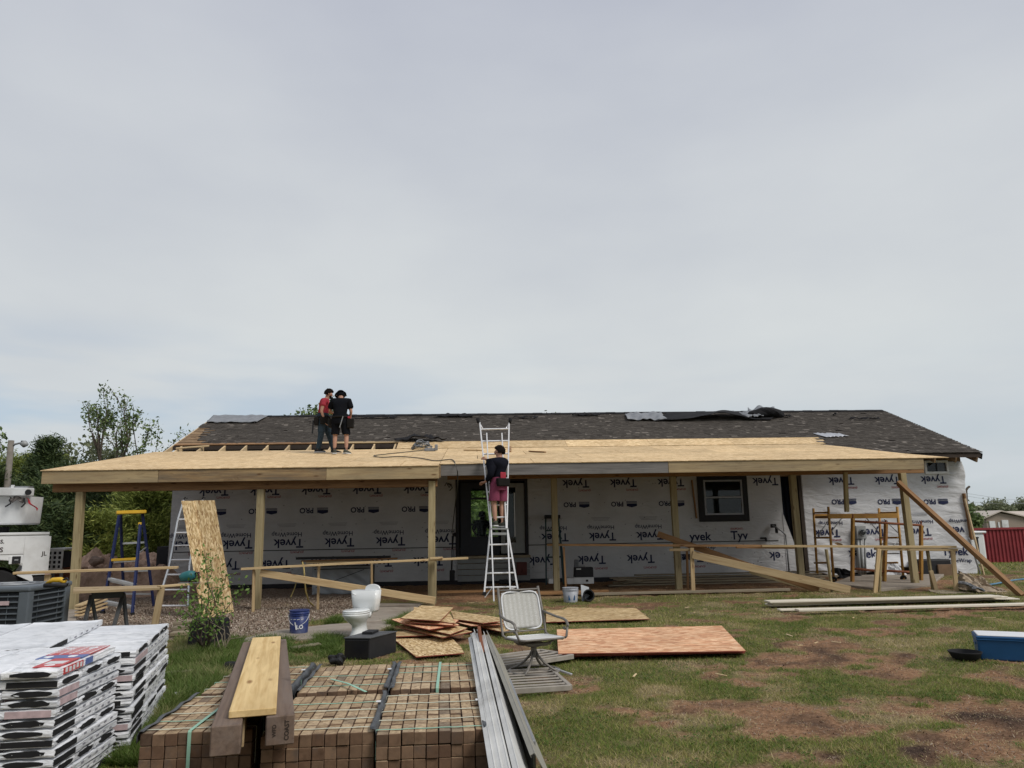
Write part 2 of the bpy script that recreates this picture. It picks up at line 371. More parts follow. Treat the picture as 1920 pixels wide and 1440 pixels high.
M['skin_dark'] = plain('tanned skin', (.30, .165, .115), .6, .3, var=.1)
M['hair'] = plain('dark hair', (.012, .009, .008), .8, .05, var=.4, scale=30)
M['shirt_red'] = plain('red shirt', (.36, .045, .065), .95, .05, var=.3, scale=9, bump=.5)
M['cloth_black'] = plain('black cloth', (.010, .011, .014), .95, .03, var=.3)
M['cloth_navy'] = plain('dark hoodie', (.012, .013, .019), .95, .03, var=.3)
M['jeans'] = plain('dark jeans', (.035, .055, .075), .9, .1, var=.3)
M['shorts_pink'] = plain('pink shorts', (.22, .055, .10), .9, .05, var=.3, scale=9, bump=.5)
M['leather'] = plain('black leather', (.014, .013, .012), .8, .1, var=.3)
M['shoe'] = plain('grey shoe', (.07, .075, .06), .8, .2, var=.4)
M['hose'] = plain('yellow hose', (.42, .33, .12), .6, .3)
M['hose_dark'] = plain('dark hose', (.05, .05, .04), .6, .3)
M['hose_blue'] = plain('blue hose', (.10, .22, .33), .6, .3)
M['paper'] = plain('torn paper', (.38, .31, .23), .9, .1, var=.35, scale=7)
M['redprint'] = plain('red wrapper print', (.52, .055, .06), .4, .4, var=.1)
M['blueprint'] = plain('blue wrapper print', (.10, .15, .36), .4, .4, var=.1)
M['pinkprint'] = plain('faded pink print', (.55, .42, .43), .5, .4, var=.35, scale=18)
# house wrap
t = NT('house wrap', .55, .3); co = t.coord(which='World'); c1 = t.noise(co, 1.3, 5, .6)
col = t.ramp(c1, [(.3, (.50, .505, .52)), (.7, (.60, .605, .62))]); t.base(col)
w = t.noise(t.coord((1.2, 1, 3.2), which='World', rot=(0, .55, 0)), 2.0, 4, .5, 1.2); t.bump(w, .6, .05); M['wrap'] = t.m
# glossy shingle wrapper
t = NT('plastic wrapper', .3, .45); co = t.coord(rand=True); n = t.noise(co, 9, 5, .6)
col = t.ramp(n, [(.3, (.76, .78, .81)), (.6, (.92, .93, .95))]); st = t.noise(t.coord((3, 3, 22), rot=(.5, .5, 0), rand=True), 2.5, 4, .6)
col = t.mix(t.ramp(st, [(.54, (0, 0, 0)), (.70, (.5, .5, .5))]), col, (.28, .30, .31)); col = t.mix(1.0, col, t.ramp(t.rand(), [(0, (.80, .81, .83)), (1, (1.0, 1.0, 1.0))]), 'MULTIPLY'); t.base(col)
t.bump(t.noise(t.coord((4, 4, 16), rot=(.4, .4, 0), rand=True), 3.0, 3, .5, 1.0), .5, .02); M['wrapper'] = t.m
# shingles
t = NT('asphalt shingles', .95, .1); c = t.attr('tint'); col = t.ramp(c, [(0, (.058, .051, .045)), (.5, (.088, .078, .068)), (.85, (.118, .104, .091)), (1, (.2, .178, .155))])
n = t.noise(t.coord(which='World'), 90, 3); col = t.mix(1.0, col, t.ramp(n, [(.3, (.7,)*3), (.7, (1.3,)*3)]), 'MULTIPLY'); t.base(col); M['shingle'] = t.m
# bricks
t = NT('brown brick', .9, .15); co = t.coord(rand=True); n = t.noise(co, 14, 6, .65)
col = t.ramp(t.rand(), [(0, (.12, .072, .047)), (.35, (.165, .103, .066)), (.7, (.205, .135, .088)), (.9, (.15, .096, .062)), (1, (.09, .062, .047))])
col = t.mix(1.0, col, t.ramp(n, [(.25, (.62, .6, .58)), (.5, (1, 1, 1)), (.8, (1.28, 1.25, 1.2))]), 'MULTIPLY')
blot = t.noise(co, 5, 5, .7); col = t.mix(t.ramp(blot, [(.55, (0, 0, 0)), (.68, (.75,)*3)]), col, (.11, .085, .07))
top = t.n('ShaderNodeNewGeometry'); sp = t.n('ShaderNodeSeparateXYZ'); t.l(top.outputs['Normal'], sp.inputs[0])
tex = t.noise(t.coord((1, 1, 1), rand=True), 30, 4, .7)
top_light = t.n('ShaderNodeMath', operation='MULTIPLY'); t.l(t.ramp(sp.outputs[2], [(.9, (0, 0, 0)), (.97, (.85,)*3)]), top_light.inputs[0]); t.l(t.ramp(tex, [(.34, (.25,)*3), (.58, (1, 1, 1))]), top_light.inputs[1])  # upward brick faces painted paler, imitating light from above
col = t.mix(top_light.outputs[0], col, t.ramp(t.rand(), [(0, (.36, .26, .155)), (.4, (.52, .395, .245)), (.75, (.58, .45, .29)), (.92, (.38, .29, .19)), (1, (.22, .175, .13))])); t.base(col); t.bump(n, .5, .006); M['brick'] = t.m
# glass
def glass(name, tint, trans=.75):
    t = NT(name, .04, .5); t.base(tint); tr = t.n('ShaderNodeBsdfTransparent'); mx = t.n('ShaderNodeMixShader')
    fr = t.n('ShaderNodeFresnel'); fr.inputs[0].default_value = 1.5
    mr = t.n('ShaderNodeMapRange'); mr.inputs[1].default_value = 0; mr.inputs[2].default_value = 1; mr.inputs[3].default_value = 1-trans; mr.inputs[4].default_value = 1.0
    t.l(fr.outputs[0], mr.inputs[0]); t.l(mr.outputs[0], mx.inputs[0]); t.l(tr.outputs[0], mx.inputs[1]); t.l(t.b.outputs[0], mx.inputs[2])
    t.l(mx.outputs[0], t.t.nodes['Material Output'].inputs[0]); return t.m
M['glass'] = glass('window glass', (.03, .05, .05), .92)
M['glass_dark'] = glass('dark window glass', (.008, .014, .016), .35)
M['roof_edge'] = plain('dark roof edge', (.06, .048, .04), .9, .1)
# foliage
def leaf(name, stops, rough=.6, transl=.25):
    t = NT(name, rough, .25); col = t.ramp(t.attr('tint'), stops); t.base(col)
    tr = t.n('ShaderNodeBsdfTranslucent'); t.l(col, tr.inputs[0]); mx = t.n('ShaderNodeMixShader'); mx.inputs[0].default_value = transl
    t.l(t.b.outputs[0], mx.inputs[1]); t.l(tr.outputs[0], mx.inputs[2]); t.l(mx.outputs[0], t.t.nodes['Material Output'].inputs[0]); return t.m
M['leaf'] = leaf('tree leaves', [(0, (.065, .10, .035)), (.5, (.13, .185, .065)), (1, (.24, .30, .12))])
M['leaf_pale'] = leaf('pale leaves', [(0, (.12, .14, .07)), (.5, (.20, .225, .125)), (1, (.30, .31, .2))])
M['leaf_bright'] = leaf('sapling leaves', [(0, (.08, .15, .03)), (.5, (.15, .25, .055)), (1, (.26, .36, .11))], transl=.35)
M['cedar'] = leaf('cedar foliage', [(0, (.016, .030, .012)), (.5, (.045, .072, .027)), (1, (.11, .14, .045))], transl=.1)
M['cedar_yellow'] = leaf('yellow green cedar foliage', [(0, (.065, .09, .018)), (.5, (.17, .21, .045)), (1, (.33, .35, .09))], transl=.15)
M['grass'] = leaf('grass blades', [(0, (.06, .125, .018)), (.3, (.13, .195, .034)), (.55, (.27, .275, .072)), (.75, (.40, .33, .145)), (1, (.55, .44, .26))], .7, .3)
M['weed'] = leaf('tall weeds', [(0, (.05, .09, .014)), (.45, (.095, .155, .026)), (.8, (.20, .22, .08)), (1, (.34, .29, .15))], .6, .3)
M['chip'] = leaf('gravel and bark chips', [(0, (.12, .075, .05)), (.4, (.24, .18, .135)), (.75, (.36, .30, .24)), (1, (.48, .42, .35))], .9, .0)
# ground
t = NT('lawn and red dirt', .95, .1); co = t.coord(which='World')
nb = t.noise(co, 1.2, 6, .6); nf = t.noise(co, 22, 5, .7); ng = t.noise(co, 70, 3, .6)
dirt = t.ramp(nf, [(.25, (.12, .062, .034)), (.5, (.255, .145, .082)), (.75, (.44, .27, .165))]); dirt = t.mix(t.attr('dark'), dirt, t.ramp(nf, [(.3, (.030, .020, .016)), (.7, (.085, .055, .040))]))
gr = t.ramp(ng, [(.28, (.06, .056, .022)), (.5, (.135, .125, .050)), (.72, (.25, .21, .105))]); gr = t.mix(t.attr('dry'), gr, t.ramp(nf, [(.3, (.16, .125, .07)), (.7, (.30, .245, .15))]))
col = t.mix(t.attr('dirt'), gr, dirt)
grav = t.ramp(t.vor(co, 34), [(0, (.12, .08, .055)), (.5, (.25, .19, .145)), (1, (.40, .34, .28))]); col = t.mix(t.attr('gravel'), col, grav)
far = t.mix(t.ramp(nb, [(.35, (0, 0, 0)), (.65, (1, 1, 1))]), (.075, .09, .035), (.14, .135, .065)); col = t.mix(t.attr('far'), col, far)
t.base(col); t.bump(nf, .8, .03); M['ground'] = t.m
# ================================================================== GROUND
def axis(lo, hi, a, b, step, fa, fb):
    inner = np.arange(a, b+1e-6, step); L = a - np.cumsum(step*1.28**np.arange(1, 40)); L = L[L > lo][::-1]; Rr = b + np.cumsum(step*1.28**np.arange(1, 40)); Rr = Rr[Rr < hi]
    return np.concatenate([[lo], L, inner, Rr, [hi]])
xs = axis(-700, 700, -14, 18, .1, 0, 0); ys = axis(-60, 1100, 2.4, 24, .1, 0, 0)
GX, GY = np.meshgrid(xs, ys); gxf, gyf = GX.ravel(), GY.ravel()
def inpoly(x, y, poly):
    ins = np.zeros(x.shape, bool); n = len(poly)
    for i in range(n):
        x1, y1 = poly[i]; x2, y2 = poly[(i+1) % n]
        c = ((y1 > y) != (y2 > y)) & (x < (x2-x1)*(y-y1)/((y2-y1) if y2 != y1 else 1e-9)+x1); ins ^= c
    return ins
def gpoly(*px): return [tuple(G(a, b).xy) for a, b in px]
GRAVEL = gpoly((60, 1200), (100, 1102), (330, 1096), (480, 1108), (700, 1108), (690, 1135), (600, 1160), (530, 1180), (420, 1200))
DIRTS = [(1600, 1232, 130, 30, 1), (1460, 1250, 100, 18, .9), (1690, 1262, 100, 20, .9), (1760, 1325, 170, 34, 1.1), (1820, 1395, 170, 45, 1.2), (1570, 1372, 130, 26, 1), (1500, 1335, 70, 18, .7), (1090, 1292, 60, 10, .7),
         (1170, 1335, 60, 14, .9), (1400, 1285, 110, 12, .6), (1870, 1270, 90, 24, .9), (1330, 1322, 80, 12, .8), (1640, 1172, 80, 10, .5), (850, 1124, 70, 10, 1), (960, 1330, 40, 16, .4), (1500, 1215, 80, 14, .6), (560, 1205, 60, 10, .5), (1700, 1420, 180, 20, .7),
         (1050, 1345, 50, 12, .6), (1880, 1230, 60, 14, .5), (1250, 1300, 70, 9, .5), (640, 1215, 60, 10, .5), (1380, 1215, 40, 14, .6), (1830, 1100, 60, 16, .8), (1680, 1092, 120, 14, .5)]
DARKS = [(1560, 1382, 110, 26), (1650, 1405, 130, 30), (1880, 1290, 80, 22), (1480, 1235, 60, 10), (1420, 1210, 40, 12), (1860, 1340, 90, 20), (1620, 1225, 100, 14)]
DRYS = [(1370, 1400, 150, 45, .7), (1150, 1330, 80, 15, .5), (1080, 1150, 200, 14, .3), (1600, 1150, 260, 14, .35), (1300, 1180, 200, 20, .3)]
def ell(x, y, px, py, rx, ry):
    c = G(px, py); a = G(px+rx, py); b = G(px, py-ry); wx = abs(a.x-c.x); wy = abs(b.y-c.y)
    return np.exp(-(((x-c.x)/wx)**2 + ((y-c.y)/wy)**2)*1.1)
def cover(x, y):
    n = fbm(x*1.1, y*1.1, 11, 5); n2 = fbm(x*3.3, y*3.3, 29, 4); n3 = fbm(x*.45+9, y*.45, 5, 3)
    d = np.zeros_like(x)
    for px, py, rx, ry, s in DIRTS: d = np.maximum(d, s*ell(x, y, px, py, rx, ry))
    d = d*.78 + (n-.5)*2.6 + (n2-.5)*2.2 - .03
    d = d + .12*sstep(1.6, 4, x)*sstep(11, 7, y)
    dirt = sstep(.2, .55, d)
    gp = inpoly(x+(n-.5)*.8, y+(n2-.5)*.8, GRAVEL).astype(float)
    left = sstep(-5.5, -7.0, x)*sstep(12.5, 14.5, y)
    under = sstep(16.6, 17.6, y)*sstep(11.5, 10.2, x)*(y < 24)
    dirt = np.maximum.reduce([dirt, left, under*.85]); dark = np.zeros_like(x)
    for px, py, rx, ry in DARKS: dark = np.maximum(dark, ell(x, y, px, py, rx, ry))
    dark = np.clip(dark*.75*sstep(.38, .58, n2) + sstep(.56, .70, n2)*.5, 0, 1)
    dry = sstep(.50, .68, fbm(x*1.7+3, y*1.7, 51, 4))*.7
    for px, py, rx, ry, s in DRYS: dry = np.maximum(dry, s*ell(x, y, px, py, rx, ry)*sstep(.3, .55, n2))
    return dirt, dark, np.clip(dry, 0, 1), np.maximum(gp, 0)
dirt_a, dark_a, dry_a, grav_a = cover(gxf, gyf)
far_a = np.maximum(sstep(24, 34, gyf), sstep(14, 20, np.abs(gxf)))
gzv = gz(gxf, gyf) + (fbm(gxf*5, gyf*5, 77, 3)-.5)*.05*(1-far_a)*(.4+dirt_a)
ny, nx = GX.shape
me = bpy.data.meshes.new('ground'); me.vertices.add(nx*ny); me.vertices.foreach_set('co', np.stack([gxf, gyf, gzv], 1).reshape(-1).astype(np.float32))
ii = np.arange(nx*ny).reshape(ny, nx); qd = np.stack([ii[:-1, :-1], ii[:-1, 1:], ii[1:, 1:], ii[1:, :-1]], -1).reshape(-1, 4)
me.loops.add(qd.size); me.loops.foreach_set('vertex_index', qd.reshape(-1).astype(np.int32)); me.polygons.add(len(qd))
me.polygons.foreach_set('loop_start', np.arange(0, qd.size, 4, dtype=np.int32)); me.polygons.foreach_set('loop_total', np.full(len(qd), 4, np.int32))
for nm, a in (('dirt', dirt_a), ('dark', dark_a), ('dry', dry_a), ('gravel', grav_a), ('far', far_a)):
    at = me.attributes.new(nm, 'FLOAT', 'POINT'); at.data.foreach_set('value', a.astype(np.float32))
me.materials.append(M['ground']); me.update(calc_edges=True); me.polygons.foreach_set('use_smooth', np.ones(len(qd), bool))
ground = bpy.data.objects.new('ground', me); COL.objects.link(ground); tag(ground, 'patchy lawn with bare red dirt around the house', None, None, 'structure')

# concrete path slabs and the small slab under the scaffold
def pave(name, label, px, z, t=.09):
    slab(name, [GG(a, b, z) for a, b in px], t, M['concrete'], label=label, kind='structure', bevel=.012)
pave('path_slab', 'upper slab of the cracked concrete path behind the toilet', [(622, 1160), (688, 1131), (792, 1131), (764, 1151), (742, 1158), (690, 1166)], .022)
pave('path_slab', 'lower slab of the cracked concrete path in front of the toilet', [(430, 1203), (520, 1181), (620, 1170), (735, 1163), (742, 1166), (708, 1183), (650, 1192), (560, 1197)], .03)
pave('slab', 'concrete slab under the scaffold', [(1560, 1093), (1600, 1078), (1770, 1076), (1745, 1096), (1650, 1103)], .06)
pave('equipment_pad', 'concrete pad under the air conditioner', [(-260, 1215), (-120, 1150), (148, 1142), (142, 1166), (30, 1200)], .10)

# ================================================================== HOUSE
W = 21.0
XL, XR = P(318, 1000, W).x, P(1812, 950, W).x
EV, RG, BK = 20.3, 25.0, 29.7
RXL, RXR = P(400, 783, RG).x, P(1650, 771, RG).x
RXR = max(RXR, XR+.15)
house = thing('house', 'long single storey house wrapped in white house wrap with a dark shingle roof, being re-roofed', 'house', (0, W, 0))
ZW0, ZW1, ZF = .12, 3.42, P(900, 1041, W).z
def rect(px0, py0, px1, py1, Y=W):
    a = P(px0, py0, Y); b = P(px1, py1, Y); return (min(a.x, b.x), max(a.x, b.x), min(a.z, b.z), max(a.z, b.z))
H_door = rect(861, 903, 986, 1041); H_win = rect(1309, 897, 1401, 973); H_open = rect(1462, 893, 1516, 1074); H_small = rect(1732, 866, 1775, 886)
def cells(x0, x1, z0, z1, holes):
    bx = sorted({x0, x1, *[min(max(h[i], x0), x1) for h in holes for i in (0, 1)]}); bz = sorted({z0, z1, *[min(max(h[i], z0), z1) for h in holes for i in (2, 3)]})
    for i in range(len(bx)-1):
        run = None
        for j in range(len(bz)-1):
            cx, cz = (bx[i]+bx[i+1])/2, (bz[j]+bz[j+1])/2
            hole = any(h[0] < cx < h[1] and h[2] < cz < h[3] for h in holes)
            if hole:
                if run: yield run; run = None
            else: run = (bx[i], bx[i+1], run[2] if run else bz[j], bz[j+1])
        if run: yield run
def wallmesh(Y, t, x0, x1, z0, z1, holes):
    mb = MB()
    for a, b, c, d in cells(x0, x1, z0, z1, holes): mb.box(((a+b)/2, Y+t/2, (c+d)/2), (b-a, t, d-c))
    return mb
wallmesh(W, .14, XL, XR, ZW0, ZW1, [H_door, H_win, H_open, H_small]).build('wall', M['osb_old'], house)
BWX = (P(862, 905, 29.2).x, P(938, 905, 29.2).x, 1.0, 3.0)
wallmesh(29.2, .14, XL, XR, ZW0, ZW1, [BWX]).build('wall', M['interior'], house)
for x, s in ((XL, 1), (XR, -1)):
    gb = MB(); yy = [(W+.14, ZW0), (29.2, ZW0), (29.2, zroof(W)-.22), (RG, zroof(RG)-.2), (W+.14, zroof(W)-.22)]
    gb.prism([(x, y, z) for y, z in yy], (s*.14, 0, 0)); gb.build('gable_wall', M['wrap'], house)
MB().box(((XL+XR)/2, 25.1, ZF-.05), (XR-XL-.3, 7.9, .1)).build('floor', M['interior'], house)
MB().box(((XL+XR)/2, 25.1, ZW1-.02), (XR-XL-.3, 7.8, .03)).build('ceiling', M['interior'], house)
# skirt: lapped boards below the door
for i, (a, b) in enumerate(((1046, 1056), (1057, 1067), (1068, 1078), (1079, 1090))):
    za, zb = P(900, b, 20.9).z, P(900, a, 20.9).z
    board('skirt_board', (H_door[0]-.05, 20.93-.004*i, (za+zb)/2), (H_door[1]+.1, 20.93-.004*i, (za+zb)/2), .03, abs(zb-za), M['grey_metal'], house, bevel=.006)
board('threshold', (H_door[0]-.08, 20.9, ZF-.045), (H_door[1]+.12, 20.9, ZF-.045), .16, .07, M['oldwood'], house)
MB().box(((XL+XR)/2, W+.02, .06), (XR-XL-.1, .1, .2)).build('foundation', M['interior'], house)

# house wrap with its print
LIT = XR
def wrapfold(x, z):
    """shallow folds of the loose wrap on the right-hand wing"""
    x0 = H_open[1]; u = (x-x0); 
    a = .011*math.sin(9*(z+.55*u)+2.2*math.sin(1.7*u+z*1.3)) + .006*math.sin(23*(z+.35*u)+3*math.sin(2.1*u)+1.5*z)
    b = .012*math.sin(6*u+2*z+math.sin(3*z))*math.exp(-((z-.7)/.6)**2)
    return (a*(.55+.45*math.sin(1.1*u+z))+b)*min(1, max(0, u*3))
zb_l, zb_m = P(640, 1094, W).z, P(1200, 1082, W).z
wl = MB(); wl.box(((XL+H_door[0])/2-.02, W-.012, (zb_l+ZW1)/2), (H_door[0]-XL-.06, .012, ZW1-zb_l)); wrap_l = wl.build('house_wrap', M['wrap'], house, label='left wrap sheet, left of the door')
wm_ = MB()
for a, b, c, d in cells(H_door[1]+.02, H_open[0]+.0, zb_m, ZW1, [H_win]): wm_.box(((a+b)/2, W-.012, (c+d)/2), (b-a, .012, d-c))
wrap_m = wm_.build('house_wrap', M['wrap'], house, label='middle wrap sheet with the window in it')
zb_w = P(1790, 1078, W).z
def botz(x):
    u = (x-H_open[1])/(XR-H_open[1])
    return zb_w + .30*math.exp(-((u-.52)/.22)**2) + .10*math.exp(-((u-.05)/.1)**2) + .04*math.sin(u*31)
def wfn(u, v):
    x = H_open[1]+.01 + (XR+.02-H_open[1])*u; z0 = botz(x); z = z0 + (3.2-z0)*v
    lift = .16*math.exp(-((v)/.07)**2)*math.exp(-((u-.55)/.35)**2)
    return (x+(.022*math.sin(9*v)+.018*math.sin(23*v))*(u > .99), W-.02-abs(0)+wrapfold(x, z)-lift, z)
g = MB().grid(wfn, 150, 110)
hs = H_small
keep = []
for f in g.f:
    cx = sum(g.v[i][0] for i in f)/4; cz = sum(g.v[i][2] for i in f)/4
    if not (hs[0] < cx < hs[1] and hs[2] < cz < hs[3]): keep.append(f)
g.f = keep
wrap_w = g.build('house_wrap', M['wrap'], house, smooth=True, solid=.006, label='loose wrinkled wrap sheet on the bright right end')
YP = W-.0215
def prints(parent, flat, items):
    """items: (text, px, py, width_px, ink, flip, bold)"""
    for (tx, px, py, wpx, ink, flip, bold) in items:
        c = P(px, py, W); wid = wpx*W/FPX*1.0
        def fn(p, flat=flat):
            return Vector((p.x, YP if flat else W-.033+wrapfold(p.x, p.z), p.z))
        if flat and any(h[0]-.3 < c.x < h[1]+.3 and h[2]-.05 < c.z < h[3]+.05 for h in (H_win,)) and not tx.startswith('T') : pass
        mb = MB()
        if tx == '=':                                   # trade-pack emblem beside PRO: two bars and a shield
            for dz, hh, ww in ((.055, .018, .30), (.025, .018, .30)):
                s = -1 if flip else 1
                q_ = [(c.x-ww/2, c.z+s*-1*0+dz), (c.x+ww/2, c.z+dz), (c.x+ww/2, c.z+dz+hh), (c.x-ww/2, c.z+dz+hh)]
                mb.add([fn(Vector((a, 0, b))) for a, b in q_], [(0, 1, 2, 3)])
            q_ = [(-.14, .012), (.15, .012), (.15, -.06), (.0, -.095), (-.14, -.06)]
            mb.add([fn(Vector((c.x+a, 0, c.z+b))) for a, b in q_], [(0, 1, 2, 3, 4)])
        elif tx == '-':                                 # small lines of print
            for k in range(3):
                q_ = [(-.26+.03*k, .03-.035*k), (.26-.02*k, .03-.035*k), (.26-.02*k, .04-.035*k), (-.26+.03*k, .04-.035*k)]
                mb.add([fn(Vector((c.x+a, 0, c.z+b))) for a, b in q_], [(0, 1, 2, 3)])
        else: put_text(mb, tx, (c.x, 0, c.z), wid, flip=flip, bold=bold, fn=fn)
        mb.build('wrap_print', M[ink], parent, fix=False)
L = []
for k in range(-2, 4):
    d = 95.5*k
    if 330 < 540+d < 850:
        L += [('Tyvek', 541+d, 1016.5-k*1.9, 54, 'ink_navy', True, .022), ('HomeWrap', 538+d, 1001-k*1.9, 54, 'ink_navy', True, .012), ('-', 538+d, 985-k*1.8, 40, 'ink_grey', True, 0)]
    if 340 < 557+d < 850: L += [('(DUPONT)', 557+d, 1034.5-k*1.9, 24, 'ink_red', True, .03)]
    if 340 < 515+d < 850: L += [('Tyvek', 516+d, 1056-k*1.9, 54, 'ink_navy', True, .022), ('(DUPONT)', 534+d, 1074-k*1.9, 24, 'ink_red', True, .03)]
    if 330 < 590+d < 850 and 590+d < 800: L += [('PRO', 575+d, 957.5-k*1.4, 25, 'ink_navy', True, .03), ('=', 605+d, 957-k*1.4, 25, 'ink_navy', True, 0)]
    if 345 < 592+d < 840: L += [('Tyvek', 592+d, 917-k*1.2, 54, 'ink_navy', True, .022), ('(DUPONT)', 610+d, 930-k*1.2, 24, 'ink_red', True, .03)]
prints(wrap_l, True, L)
Rr = []
for k in range(-1, 4):
    d = 89*k
    if 1000 < 1079+d < 1440 and not 1295 < 1079+d < 1410: Rr += [('Tyvek', 1079+d, 905-k*1.1, 51, 'ink_navy', True, .022), ('(DUPONT)', 1096+d, 919-k*1.1, 23, 'ink_red', True, .03)]
    if 1000 < 1080+d < 1440 and not 1285 < 1082+d < 1400: Rr += [('PRO', 1068+d, 946.5-k*1.2, 23, 'ink_navy', True, .03), ('=', 1095+d, 946-k*1.2, 23, 'ink_navy', True, 0)]
    if 1000 < 1127+d < 1285: Rr += [('Tyvek', 1129+d, 1004-k*1.6, 51, 'ink_navy', True, .022), ('HomeWrap', 1126+d, 988-k*1.6, 50, 'ink_navy', True, .012), ('-', 1126+d, 973-k*1.5, 38, 'ink_grey', True, 0)]
    if 1000 < 1109+d*1.03 < 1300: Rr += [('Tyvek', 1109+d*1.03, 1047.5-k*1.8, 52, 'ink_navy', True, .022), ('(DUPONT)', 1127+d*1.03, 1065-k*1.8, 24, 'ink_red', True, .03)]
Rr += [('yvek', 1313, 1008, 42, 'ink_navy', False, .022), ('Tyv', 1386, 1006, 33, 'ink_navy', False, .022), ('(DUPONT)', 1381, 992, 24, 'ink_red', False, .03), ('Wrap', 1328, 1026, 26, 'ink_navy', False, .012), ('ek', 1452, 1043, 22, 'ink_navy', True, .022), ('ek', 1288, 1047, 22, 'ink_navy', True, .022)]
Rr += [('Tyvek', 1434, 901, 50, 'ink_navy', True, .022)] if not any(abs(i[1]-1434) < 20 and abs(i[2]-901) < 8 for i in Rr) else []
prints(wrap_m, True, Rr)
Wg = []
for px in (1576, 1662, 1748): Wg += [('Tyvek', px, 900-(px-1576)*.012, 50, 'ink_navy', True, .022)]
for px in (1596, 1681, 1766): Wg += [('(DUPONT)', px, 914-(px-1596)*.012, 22, 'ink_red', True, .03)]
for px in (1580, 1666, 1752): Wg += [('PRO', px-10, 941, 24, 'ink_navy', True, .03), ('=', px+15, 940, 22, 'ink_navy', True, 0)]
for px in (1552, 1637, 1722): Wg += [('HomeWrap', px+4, 980-(px-1552)*.015, 46, 'ink_navy', True, .012), ('Tyvek', px-2, 998-(px-1552)*.015, 50, 'ink_navy', True, .022), ('(DUPONT)', px+14, 1012-(px-1552)*.015, 23, 'ink_red', True, .03), ('-', px, 964, 38, 'ink_grey', True, 0)]
Wg += [('omeWrap', 1796, 976, 38, 'ink_navy', True, .012), ('vek', 1793, 995, 30, 'ink_navy', True, .022), ('Tyvek', 1790, 1036, 50, 'ink_navy', False, .022), ('HomeWrap', 1796, 1052, 50, 'ink_navy', False, .012), ('ek', 1633, 1038, 22, 'ink_navy', False, .022), ('ek', 1600, 1040, 22, 'ink_navy', True, .022), ('-', 1790, 1064, 40, 'ink_grey', False, 0)]
prints(wrap_w, False, Wg)
for wr_, x0, x1 in ((wrap_l, XL, H_door[0]), (wrap_m, H_door[1], H_open[0])):
    fm = MB(); rn = random.Random(9)
    for k in range(90):
        x, z = rn.uniform(x0+.1, x1-.1), rn.uniform(.3, 2.9)
        if H_win[0]-.1 < x < H_win[1]+.1 and z > H_win[2]-.1: continue
        fm.box((x, W-.021, z), (.028, .008, .022))
    fm.build('staple', M['ink_grey'], wr_, kind='stuff')
# black seam tape
for a, b in (((322, 1038.5), (857, 1023)), ((987, 1021), (1459, 1014.5))):
    p, q = P(*a, W), P(*b, W); zz = (p.z+q.z)/2
    MB().box(((p.x+q.x)/2, W-.024, zz), (q.x-p.x, .008, .022)).build('seam_tape', M['tape'], house)
# torn batten and brown strip at the right corner
board('corner_batten', P(1807, 925, 20.93), P(1822, 1012, 20.93), .05, .10, M['beam'], house, up=(0, -1, 0))

# front door: dark navy leaf with panes (see-through to the far window) and a pale storm door swung beside it
ZD0 = H_door[2]; ZDT = H_door[3]
door = MB(); r_leaf = rect(863, 905, 937, 1040); r_p1 = rect(883, 917, 934, 932); r_p2 = rect(883, 937, 934, 1006)
for a, b, c, d in cells(*r_leaf[:2], *r_leaf[2:], [r_p1, r_p2]): door.box(((a+b)/2, W+.03, (c+d)/2), (b-a, .05, d-c))
dr = door.build('front_door', M['navy_door'], house, bevel=.006)
for r in (r_p1, r_p2): MB().box(((r[0]+r[1])/2, W+.03, (r[2]+r[3])/2), (r[1]-r[0]-.006, .008, r[3]-r[2]-.006)).build('pane', M['glass'], dr)
MB().tube([(r_leaf[1]-.12, W-.03, ZD0+.95), (r_leaf[1]-.02, W-.03, ZD0+.95)], .014).build('handle', M['steel'], dr)
sd_ = MB(); r_s = rect(938, 906, 985, 1037); r_sp = rect(946, 914, 968, 1017)
for a, b, c, d in cells(*r_s[:2], *r_s[2:], [r_sp]): sd_.box(((a+b)/2, W+.035, (c+d)/2), (b-a, .04, d-c))
sdo = sd_.build('storm_door', M['grey_metal'], house, bevel=.006)
MB().box(((r_sp[0]+r_sp[1])/2, W+.035, (r_sp[2]+r_sp[3])/2), (r_sp[1]-r_sp[0]-.006, .008, r_sp[3]-r_sp[2]-.006)).build('pane', M['glass_dark'], sdo)
MB().box((r_sp[1]-.03, W-.005, (r_sp[2]+r_sp[3])/2), (.03, .02, (r_sp[3]-r_sp[2])*.8)).build('reflection_strip', M['alu_white'], sdo)  # pale strip in place of a white reflection on the storm door glass
fr = MB()
for a, b, c, d in cells(H_door[0]-.10, H_door[1]+.08, ZD0-.02, ZDT+.09, [H_door]): fr.box(((a+b)/2, W-.02, (c+d)/2), (b-a, .07, d-c))
fr.build('door_frame', M['interior'], house, bevel=.004)
# window in the back wall, its panes, and the person indoors
bw = MB()
for a, b, c, d in cells(BWX[0], BWX[1], BWX[2], BWX[3], [(BWX[0]+.06, BWX[1]-.06, BWX[2]+.06, 1.62), (BWX[0]+.06, BWX[1]-.06, 1.68, BWX[3]-.06)]): bw.box(((a+b)/2, 29.27, (c+d)/2), (b-a, .1, d-c))
bwo = bw.build('rear_window', M['interior'], house)
MB().box(((BWX[0]+BWX[1])/2, 29.28, 2.0), (BWX[1]-BWX[0]-.13, .008, 1.9)).build('pane', M['glass'], bwo)

